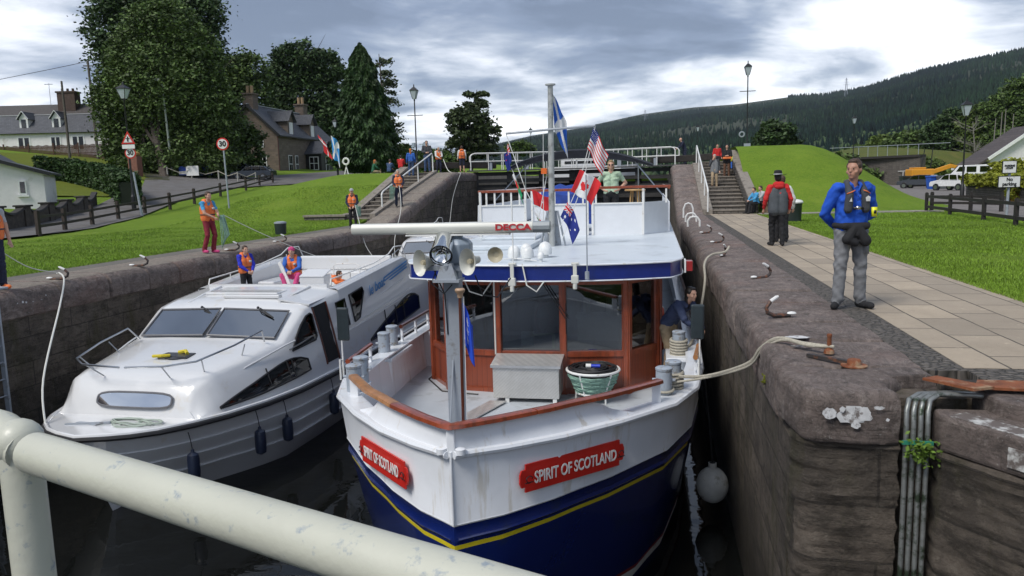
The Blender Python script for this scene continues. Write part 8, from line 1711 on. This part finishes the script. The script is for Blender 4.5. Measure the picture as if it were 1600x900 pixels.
def conifer(label, base, h, w, n, seed, mat=LEAFC, size=.42, name='conifer_tree', dens=1.0):
    rng = np.random.default_rng(seed); base = Vector(base); t = thing(name, label, 'tree', tuple(base)); k = rng.random(n); hh = k**.9; ang = rng.random(n)*2*math.pi
    prof = np.clip((1-hh)**.62*1.06, 0, 1)*np.clip(hh*9+.45, 0, 1); lump = 1+.10*np.sin(ang*5+hh*22)+.08*np.sin(ang*11-hh*37)
    tier = .90+.12*np.abs(np.sin(hh*h*2.1+ang*1.3)); r_ = w/2*prof*lump*tier*np.sqrt(rng.uniform(.35, 1, n))
    P = np.stack([r_*np.cos(ang), r_*np.sin(ang), hh*h], 1); dr = np.stack([np.cos(ang)*.8, np.sin(ang)*.8, np.full(n, -.9)], 1)
    V, F = leaves(P, size, rng, droop=dr, asp=2.2); me = mesh_np('crown', V, F, [mat]); o = bpy.data.objects.new('crown', me); COL.objects.link(o); o.parent = t
    b = B(); b.tube([(0, 0, -1), (0, 0, h*.5), (0, 0, h*.97)], [w*.05, w*.03, .03], 7); ob('trunk', b, BARK, t, smooth=True); return t
conifer('dense dark green conifer with a pointed top left of the lock', D_(572, 268, 84), 13.4, 7.4, 60000, 11, size=.25)
# sparse pine: visible limbs with tufts
def sparse(label, base, top, side, n, seed, mat, size=.3, bias=1, name='pine_tree'):
    rng = np.random.default_rng(seed); base, top = Vector(base), Vector(top); t = thing(name, label, 'tree', tuple(base)); b = B(); b.tube([base, base.lerp(top, .5)+Vector((.3, 0, 0)), top], [.28, .18, .04], 7); pts = []
    for k in range(side):
        a = .12+.86*k/side; s = base.lerp(top, a); ln = (1.0-a*.62)*rng.uniform(2.2, 4.2); an = rng.uniform(-.7, .7)+(0 if (rng.random() < .5+.35*bias) else math.pi); e = s+Vector((math.cos(an)*ln, math.sin(an)*ln, rng.uniform(-.6, .9))); mid = s.lerp(e, .5)+Vector((0, 0, .35)); b.tube([s, mid, e], [.09, .05, .02], 5)
        for q in np.linspace(.3, 1.05, 9): c = s.lerp(e, min(q, 1)); pts.append(np.array(c)+rng.normal(size=(n, 3))*np.array([.34, .34, .16]))
    P = np.concatenate(pts); V, F = leaves(P, size, rng); V -= np.array(base); me = mesh_np('crown', V, F, [mat]); o = bpy.data.objects.new('crown', me); COL.objects.link(o); o.parent = t; ob('trunk', b, BARK, t, smooth=True, world=True); return t
sparse('thin straggly pine showing sky through it beside the dense conifer', D_(600, 262, 96), D_(592, 84, 96), 26, 9, 12, LEAFO, .26)
sparse('small bushy topped tree left of the mast with a spiky leader', D_(735, 262, 112), D_(745, 140, 112), 24, 30, 13, LEAFO, .34, 0)
tree('broadleaf_tree', 'rounded olive tree just left of the boat mast', D_(736, 262, 110), [L_(735, 205, 110, 3.2, 3, 3.4), L_(715, 190, 110, 1.8, 2, 1.8), L_(755, 215, 110, 2.2, 2, 3.0), L_(718, 240, 110, 2.6, 2, 2.4)], 6500, .36, LEAFO, tr=.3, seed=14)
tree('shrub_tree', 'low dark shrubs behind the people at the top of left steps', D_(640, 262, 100), [L_(615, 245, 100, 2.8, 2, 2.2), L_(645, 252, 100, 3, 2, 1.4), L_(675, 250, 100, 2.2, 2, 1.5), L_(700, 258, 100, 2, 2, 1.4)], 7000, .32, LEAFM, tr=.1, seed=15)
tree('shrub_tree', 'leafy bush right of the mast beyond the gates', D_(815, 262, 140), [L_(812, 232, 140, 2.8, 2, 1.4), L_(640, 250, 150, 3, 2, 1.4)], 3600, .4, LEAFM, tr=.1, seed=16)
# right group
tree('broadleaf_tree', 'dark rounded tree beyond the right grass mound', D_(1213, 255, 120), [L_(1212, 212, 120, 2.6, 2.4, 2.6), L_(1200, 225, 120, 2.4, 2, 1.8), L_(1230, 228, 120, 2.0, 2, 1.6)], 6500, .42, LEAFD, tr=.3, seed=21)
RG = [(1595, 175, 150, 7.5, 8.5, LEAFM, 'tall leafy tree at the right edge above the bungalow'), (1545, 200, 155, 6.0, 7.0, LEAFL, 'mid green tree behind the bungalow roof'), (1490, 205, 160, 6.0, 6.0, LEAFD, 'dark tree left of the bungalow behind the lamp'), (1425, 228, 170, 6.0, 4.5, LEAFM, 'green tree above the old canal bank wall'), (1380, 232, 185, 5.5, 4.0, LEAFL, 'light olive tree right of the mound skyline'), (1650, 160, 160, 9, 10, LEAFD, 'large dark tree just outside the right edge'), (1340, 243, 200, 5, 3.2, LEAFM, 'small green tree just right of the mound crest')]
for i, (px, py, d, w, h, mt_, lb) in enumerate(RG):
    q = w*1200/d
    tree('broadleaf_tree', lb, D_(px, 275, d), [L_(px, py-h*.28*1200/d, d, w*.62, w*.5, h*.5), L_(px-q*.5, py+4, d, w*.55, w*.5, h*.48), L_(px+q*.5, py+6, d, w*.55, w*.5, h*.5), L_(px, py+h*.5*1200/d, d-2, w*.9, w*.5, h*.5)], 20000, .42, mt_, tr=.4, seed=30+i, group='trees behind the bungalow')
b = B(); rng_ = random.Random(4); dt = thing('bare_tree', 'bleached bare tree in front of the dark trees left of the bungalow', 'tree', tuple(D_(1525, 262, 135)))
p0_ = D_(1525, 265, 135); top_ = D_(1520, 190, 135)
for k in range(26):
    s_ = p0_.lerp(top_, rng_.uniform(.1, .9)); e_ = s_+Vector((rng_.uniform(-4, 4), rng_.uniform(-2, 2), rng_.uniform(.2, 2.4))); m__ = s_.lerp(e_, .5)+Vector((0, 0, -.2)); b.tube([s_, m__, e_], [.07, .05, .02], 5)
    for j in range(3): b.tube([m__, e_+Vector((rng_.uniform(-1, 1), 0, rng_.uniform(-1, .6)))], [.03, .015], 4)
b.tube([p0_, top_], [.2, .05], 6); ob('branches', b, DEADW, dt, world=True)
for i, (px, py1) in enumerate(((1560, 175), (1566, 170), (1578, 178), (1550, 185))):
    b = B(); b.tube([D_(px, 255, 140), D_(px+6, py1, 140)], [.16, .06], 6); tag(ob('dead_tree', b, DEADW), ['pale bare trunk farthest left above the bungalow roof', 'second pale bare trunk above the bungalow roof', 'pale bare trunk nearest the right edge above the roof', 'thin pale trunk standing apart on the left of the others'][i], 'dead tree')
# hedges
def hedge(label, path, w, h, n, size, mat, zf, seed, jit=.06, name='hedge', z0=0.0):
    rng = np.random.default_rng(seed); t = thing(name, label, 'hedge', (path[0][0], path[0][1], zf(*path[0]))); P = []
    seg = [math.dist(a, c) for a, c in zip(path[:-1], path[1:])]; tot = sum(seg)
    for (a, c), sl in zip(zip(path[:-1], path[1:]), seg):
        m_ = int(n*sl/tot); u = rng.random(m_); face = rng.integers(0, 4, m_); x = a[0]+(c[0]-a[0])*u; y = a[1]+(c[1]-a[1])*u; nx, ny = -(c[1]-a[1])/sl, (c[0]-a[0])/sl
        o = np.where(face == 0, -w/2, np.where(face == 1, w/2, rng.uniform(-w/2, w/2, m_))); z = np.where(face < 2, rng.uniform(0, h, m_), h); lump = 1+.05*np.sin(u*sl*2.1)+.04*np.sin(u*sl*5.3)
        zb = np.array([zf(X, Y) for X, Y in zip(x, y)]); P.append(np.stack([x+nx*o*lump, y+ny*o*lump, zb+z0+z*lump], 1)+rng.normal(size=(m_, 3))*jit)
    P = np.concatenate(P); V, F = leaves(P, size, rng); V -= np.array(t.location); me = mesh_np('foliage', V, F, [mat]); o = bpy.data.objects.new('foliage', me); COL.objects.link(o); o.parent = t
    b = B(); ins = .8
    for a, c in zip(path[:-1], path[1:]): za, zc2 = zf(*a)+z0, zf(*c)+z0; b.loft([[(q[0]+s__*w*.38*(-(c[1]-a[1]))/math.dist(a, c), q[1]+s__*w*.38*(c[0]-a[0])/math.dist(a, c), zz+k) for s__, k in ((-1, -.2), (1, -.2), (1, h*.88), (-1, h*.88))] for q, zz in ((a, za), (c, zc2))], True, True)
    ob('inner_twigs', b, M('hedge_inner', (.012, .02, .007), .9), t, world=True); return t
hp1 = [tuple(G_(x, y, zl).xy) for x, y in ((60, 280), (110, 284), (150, 293), (180, 302), (198, 312), (203, 322))]
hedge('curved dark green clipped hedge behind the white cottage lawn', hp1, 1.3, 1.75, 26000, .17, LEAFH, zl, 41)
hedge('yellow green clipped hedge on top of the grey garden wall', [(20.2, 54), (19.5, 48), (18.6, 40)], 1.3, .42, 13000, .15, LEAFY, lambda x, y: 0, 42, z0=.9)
tree('shrub_tree', 'round yellow green bush in front of the white van', D_(1540, 300, 58), [L_(1556, 280, 58, .9, 1.0, .55), L_(1575, 268, 56, 1.2, 1.2, .9), L_(1600, 272, 54, 1.4, 1.2, 1.0)], 9000, .16, LEAFY, tr=.08, seed=43)
tree('shrub_tree', 'yellow green bush at the right edge beside the sign', D_(1592, 320, 40), [L_(1594, 300, 40, .55, .6, .55), L_(1600, 318, 40, .4, .5, .4)], 5000, .11, LEAFY, tr=.05, seed=44)
# scrub on the right bank
for i, (px, d, w, lb) in enumerate(((1330, 110, 3.5, 'brambly shrub at foot of the canal bank'), (1450, 112, 3, 'rough shrub above the yellow digger'), (1300, 96, 2.6, 'low shrub behind the mound crest'))):
    tree('shrub_tree', lb, Dg(px, d), [((Dg(px, d)[0], Dg(px, d)[1], 1.6+i*.6), (w, 2, 1.6)), ((Dg(px+25, d)[0], Dg(px+25, d)[1], 1.4), (w*.8, 2, 1.2))], 3500, .3, (LEAFM, LEAFL, LEAFM)[i], tr=.08, seed=50+i)
# little fern tuft in the wall by the pipes
rng = np.random.default_rng(60); P = np.array([1.98, 5.98, -.42])+rng.normal(size=(150, 3))*np.array([.07, .02, .05]); V, F = leaves(P, .028, rng); me = mesh_np('wall_plant', V, F, [leafmat('wall_plant_leaves', (.12, .20, .03))]); o = bpy.data.objects.new('wall_plant', me); COL.objects.link(o); tag(o, 'small green plant growing over the four conduits', 'plant')
P = np.array([1.08, 7.6, -.30])+rng.normal(size=(60, 3))*np.array([.02, .03, .03]); V, F = leaves(P, .028, rng); me = mesh_np('wall_plant', V, F, [LEAFY]); o = bpy.data.objects.new('wall_plant', me); COL.objects.link(o); tag(o, 'tiny yellow plant on the right wall under the taut rope', 'plant')
# grass blades: lawn edge and near lawn
def blades(name, label, n, fx, fy, zf, seed, hgt=.032, mat=None):
    rng = np.random.default_rng(seed); x = fx(rng, n); y = fy(rng, n); x, y = np.asarray(x), np.asarray(y); z = np.array([zf(a, c) for a, c in zip(x, y)])-.03; a = rng.random(n)*math.pi; w = .0045+.00022*np.abs(y); h = hgt*rng.uniform(.5, 1.3, n); lx, ly = rng.normal(size=n)*.02, rng.normal(size=n)*.02
    V = np.stack([np.stack([x-w*np.cos(a), y-w*np.sin(a), z], 1), np.stack([x+w*np.cos(a), y+w*np.sin(a), z], 1), np.stack([x+lx, y+ly, z+h+.02], 1)], 1).reshape(-1, 3)
    me = mesh_np(name, V, np.arange(n*3).reshape(-1, 3), [mat or GBL]); o = bpy.data.objects.new(name, me); COL.objects.link(o); tag(o, label, 'grass', kind='stuff')
GBL = leafmat('grass_blades', (.145, .24, .022), .45)
def lawnedge(rng, n): return 4.66+np.abs(rng.normal(size=n))**1.6*1.2+.05*np.sin(rng.random(n)*40)
blades('grass', 'short bright green grass of the right lawn', 170000, lambda r_, n: 4.62+(r_.random(n)**1.6)*7.5, lambda r_, n: 7+29*r_.random(n)**1.5, zr, 71)
blades('grass', 'short bright green grass of the left lawn', 110000, lambda r_, n: -13.2-(r_.random(n)**1.5)*10, lambda r_, n: 11+30*r_.random(n)**1.4, zl, 72)
# ---- wooded hills: real terrain from 250 m to 4 km
RP = [(-400, 262), (600, 262), (690, 243), (770, 226), (830, 212), (900, 201), (1000, 179), (1080, 168), (1150, 163), (1230, 152), (1290, 150), (1350, 140), (1400, 125), (1450, 111), (1500, 101), (1560, 89), (1600, 82), (1750, 60), (2000, 90)]
def horizon_y(px): return 450+ (0)
nA, nR = 230, 60; pxs = np.linspace(-300, 2050, nA)
def ridge(px):
    py = float(np.interp(px, [q[0] for q in RP], [q[1] for q in RP])); d = ray(px, py).normalized(); return d.z/math.hypot(d.x, d.y), math.atan2(d.x, d.y)
rid = [ridge(p) for p in pxs]; azs = np.array([q[1] for q in rid]); els = np.array([q[0] for q in rid])
Rr = 230*(3300/230)**(np.linspace(0, 1, nR)); rngh = np.random.default_rng(5)
ph = rngh.random((8, 4))*6.28
def hnoise(x, y): 
    s_ = 0
    for k in range(8): f_ = .0011*1.75**k; s_ = s_+np.sin(x*f_*math.cos(ph[k, 0])+y*f_*math.sin(ph[k, 0])+ph[k, 1])*np.sin(y*f_*math.cos(ph[k, 2])-x*f_*math.sin(ph[k, 2])+ph[k, 3])/1.6**k
    return s_
def hill_h(az, r_):
    el = np.interp(az, azs, els); R_ = np.interp(az, [-.6, .05, .25, .45, .62], [4200, 3800, 2900, 2100, 1500]); t_ = np.clip((r_-330)/(R_-330), 0, 1); top = el*R_+HC
    s_ = t_**1.15; x, y = r_*np.sin(az), r_*np.cos(az); return np.maximum(-1.0+(top+1)*s_+hnoise(x, y)*14*np.clip(t_*(1-t_)*4, 0, 1)*np.clip(top/120, 0, 1), -1.0)
AZ, RR = np.meshgrid(azs, np.linspace(0, 1, nR)); Rmax = np.interp(AZ, [-.6, .05, .25, .45, .62], [4200, 3800, 2900, 2100, 1500]); RR = 240+(Rmax-240)*RR**1.3; HH = hill_h(AZ, RR)
V = np.stack([RR*np.sin(AZ), RR*np.cos(AZ), HH], -1).reshape(-1, 3); ii = np.arange(nA*nR).reshape(nR, nA); F = np.stack([ii[:-1, :-1], ii[:-1, 1:], ii[1:, 1:], ii[1:, :-1]], -1).reshape(-1, 4)
m_, t_, b_ = tree_nodes('moorland'); v_ = objcoord(t_); base = mixc(t_, noise(t_, v_, .004, 8, .65), (.022, .034, .014), (.036, .042, .020)); t_.links.new(base, b_.inputs['Base Color']); b_.inputs['Roughness'].default_value = 1
t_.links.new(bumpn(t_, noise(t_, v_, .05, 6, .7), .8, 6), b_.inputs['Normal'])
o = bpy.data.objects.new('hills', mesh_np('hills', V, F, [m_], smooth_=True)); COL.objects.link(o); struct(o)
nT = 80000; az = rngh.uniform(-.30, .62, nT); u = rngh.random(nT)**.75; Rm = np.interp(az, [-.6, .05, .25, .45, .62], [4200, 3800, 2900, 2100, 1500]); rr = 300+(Rm-290)*u
dens = hnoise(rr*np.sin(az)*2.2, rr*np.cos(az)*2.2)+rngh.normal(size=nT)*.5; keep = (dens > -.85) & ((rr/Rm < .90) | (az > .16)); az, rr = az[keep], rr[keep]; nT = len(az)
x, y, z = rr*np.sin(az), rr*np.cos(az), hill_h(az, rr); hh = rngh.uniform(7, 14, nT)*(1+.25*(rr > 1800)); ww = hh*rngh.uniform(.26, .42, nT); broad = (rr < 800) & (rngh.random(nT) < .6); ww[broad] = hh[broad]*.55; hh[broad] *= .62
k5 = 6; Vs = []; ang = np.arange(k5)*2*math.pi/k5
rot = rngh.random(nT)*6.28
ring0 = np.stack([x[:, None]+ww[:, None]*.5*np.cos(ang+rot[:, None])*.55, y[:, None]+ww[:, None]*.5*np.sin(ang+rot[:, None])*.55, (z-1)[:, None]+0*ang], -1)
ring1 = np.stack([x[:, None]+ww[:, None]*.5*np.cos(ang+rot[:, None]), y[:, None]+ww[:, None]*.5*np.sin(ang+rot[:, None]), (z+hh*.22)[:, None]+0*ang], -1)
f2 = np.where(broad, .86, .42)[:, None]; ring2 = np.stack([x[:, None]+ww[:, None]*.5*f2*np.cos(ang+rot[:, None]+.3), y[:, None]+ww[:, None]*.5*f2*np.sin(ang+rot[:, None]+.3), (z+hh*.68)[:, None]+0*ang], -1)
tip = np.stack([x, y, z+hh], -1)[:, None, :]
V = np.concatenate([ring0, ring1, ring2, np.repeat(tip, k5, 1)], 1).reshape(-1, 3); off = (np.arange(nT)*4*k5)[:, None, None]
q = np.array([[a*k5+i, a*k5+(i+1) % k5, (a+1)*k5+(i+1) % k5, (a+1)*k5+i] for a in range(3) for i in range(k5)])[None]; F = (q+off).reshape(-1, 4)
def format(name, a, c, e):
    m, t, b = tree_nodes(name); v = objcoord(t); g = t.nodes.new('ShaderNodeNewGeometry')
    base = mixc(t, mrange(t, noise(t, v, .0035, 6, .65), .42, .58), a, c); base = mixc(t, mrange(t, noise(t, v, .009, 6, .7), .56, .66), base, e)
    k = mrange(t, g.outputs['Random Per Island'], 0, 1, .45, 1.6); base = mixc(t, 1.0, base, tn(t, 'ShaderNodeCombineXYZ', X=k, Y=k, Z=k).outputs[0], 'MULTIPLY')
    t.links.new(base, b.inputs['Base Color']); b.inputs['Roughness'].default_value = .8; b.inputs['Specular IOR Level'].default_value = .1; return m
FOR = format('hillside_conifers', (.007, .017, .015), (.016, .036, .018), (.032, .052, .022)); FORB = leafmat('valley_broadleaves', (.034, .060, .018), .4)
mi = np.repeat(broad.astype(int), 3*k5)
o = bpy.data.objects.new('forest', mesh_np('forest', V, F, [FOR, FORB], mi)); COL.objects.link(o); tag(o, 'dark conifer forest covering the hillside across the glen', 'forest', kind='stuff')
# pylons on the ridge
for i, (px, py, r__) in enumerate(((1322, 146, 2400), (1008, 192, 2600))):
    d = ray(px, py); d = d/math.hypot(d.x, d.y); base = Vector((d.x*r__, d.y*r__, HC+d.z*r__)); t = thing('pylon', ['power pylon on the skyline of the right ridge', 'faint power pylon on the lower ridge beyond the mast'][i], 'pylon', tuple(base), 0, 'pylons on the hills')
    b = B(); hgt = 42
    for sx_, sy_ in ((-1, -1), (1, -1), (1, 1), (-1, 1)): b.bar((sx_*4, sy_*4, -15), (sx_*.6, sy_*.6, hgt), .7, .7)
    for zz, wd in ((24, 9), (31, 7), (38, 5)): b.bar((-wd, 0, zz), (wd, 0, zz), .7, .7)
    ob('lattice', b, GREYP, t)
# air
hz = B(); hz.box((-4600, -120, -8), (4600, 4700, 900)); 
mh = bpy.data.materials.new('haze'); mh.use_nodes = True; n = mh.node_tree; n.nodes.clear(); oo = n.nodes.new('ShaderNodeOutputMaterial'); pv_ = n.nodes.new('ShaderNodeVolumePrincipled'); pv_.inputs['Color'].default_value = (.72, .80, .95, 1); pv_.inputs['Density'].default_value = .00005; n.links.new(pv_.outputs[0], oo.inputs['Volume'])
o = ob('haze', hz, mh); tag(o, 'thin bluish haze in the air towards the hills', 'haze', kind='stuff')
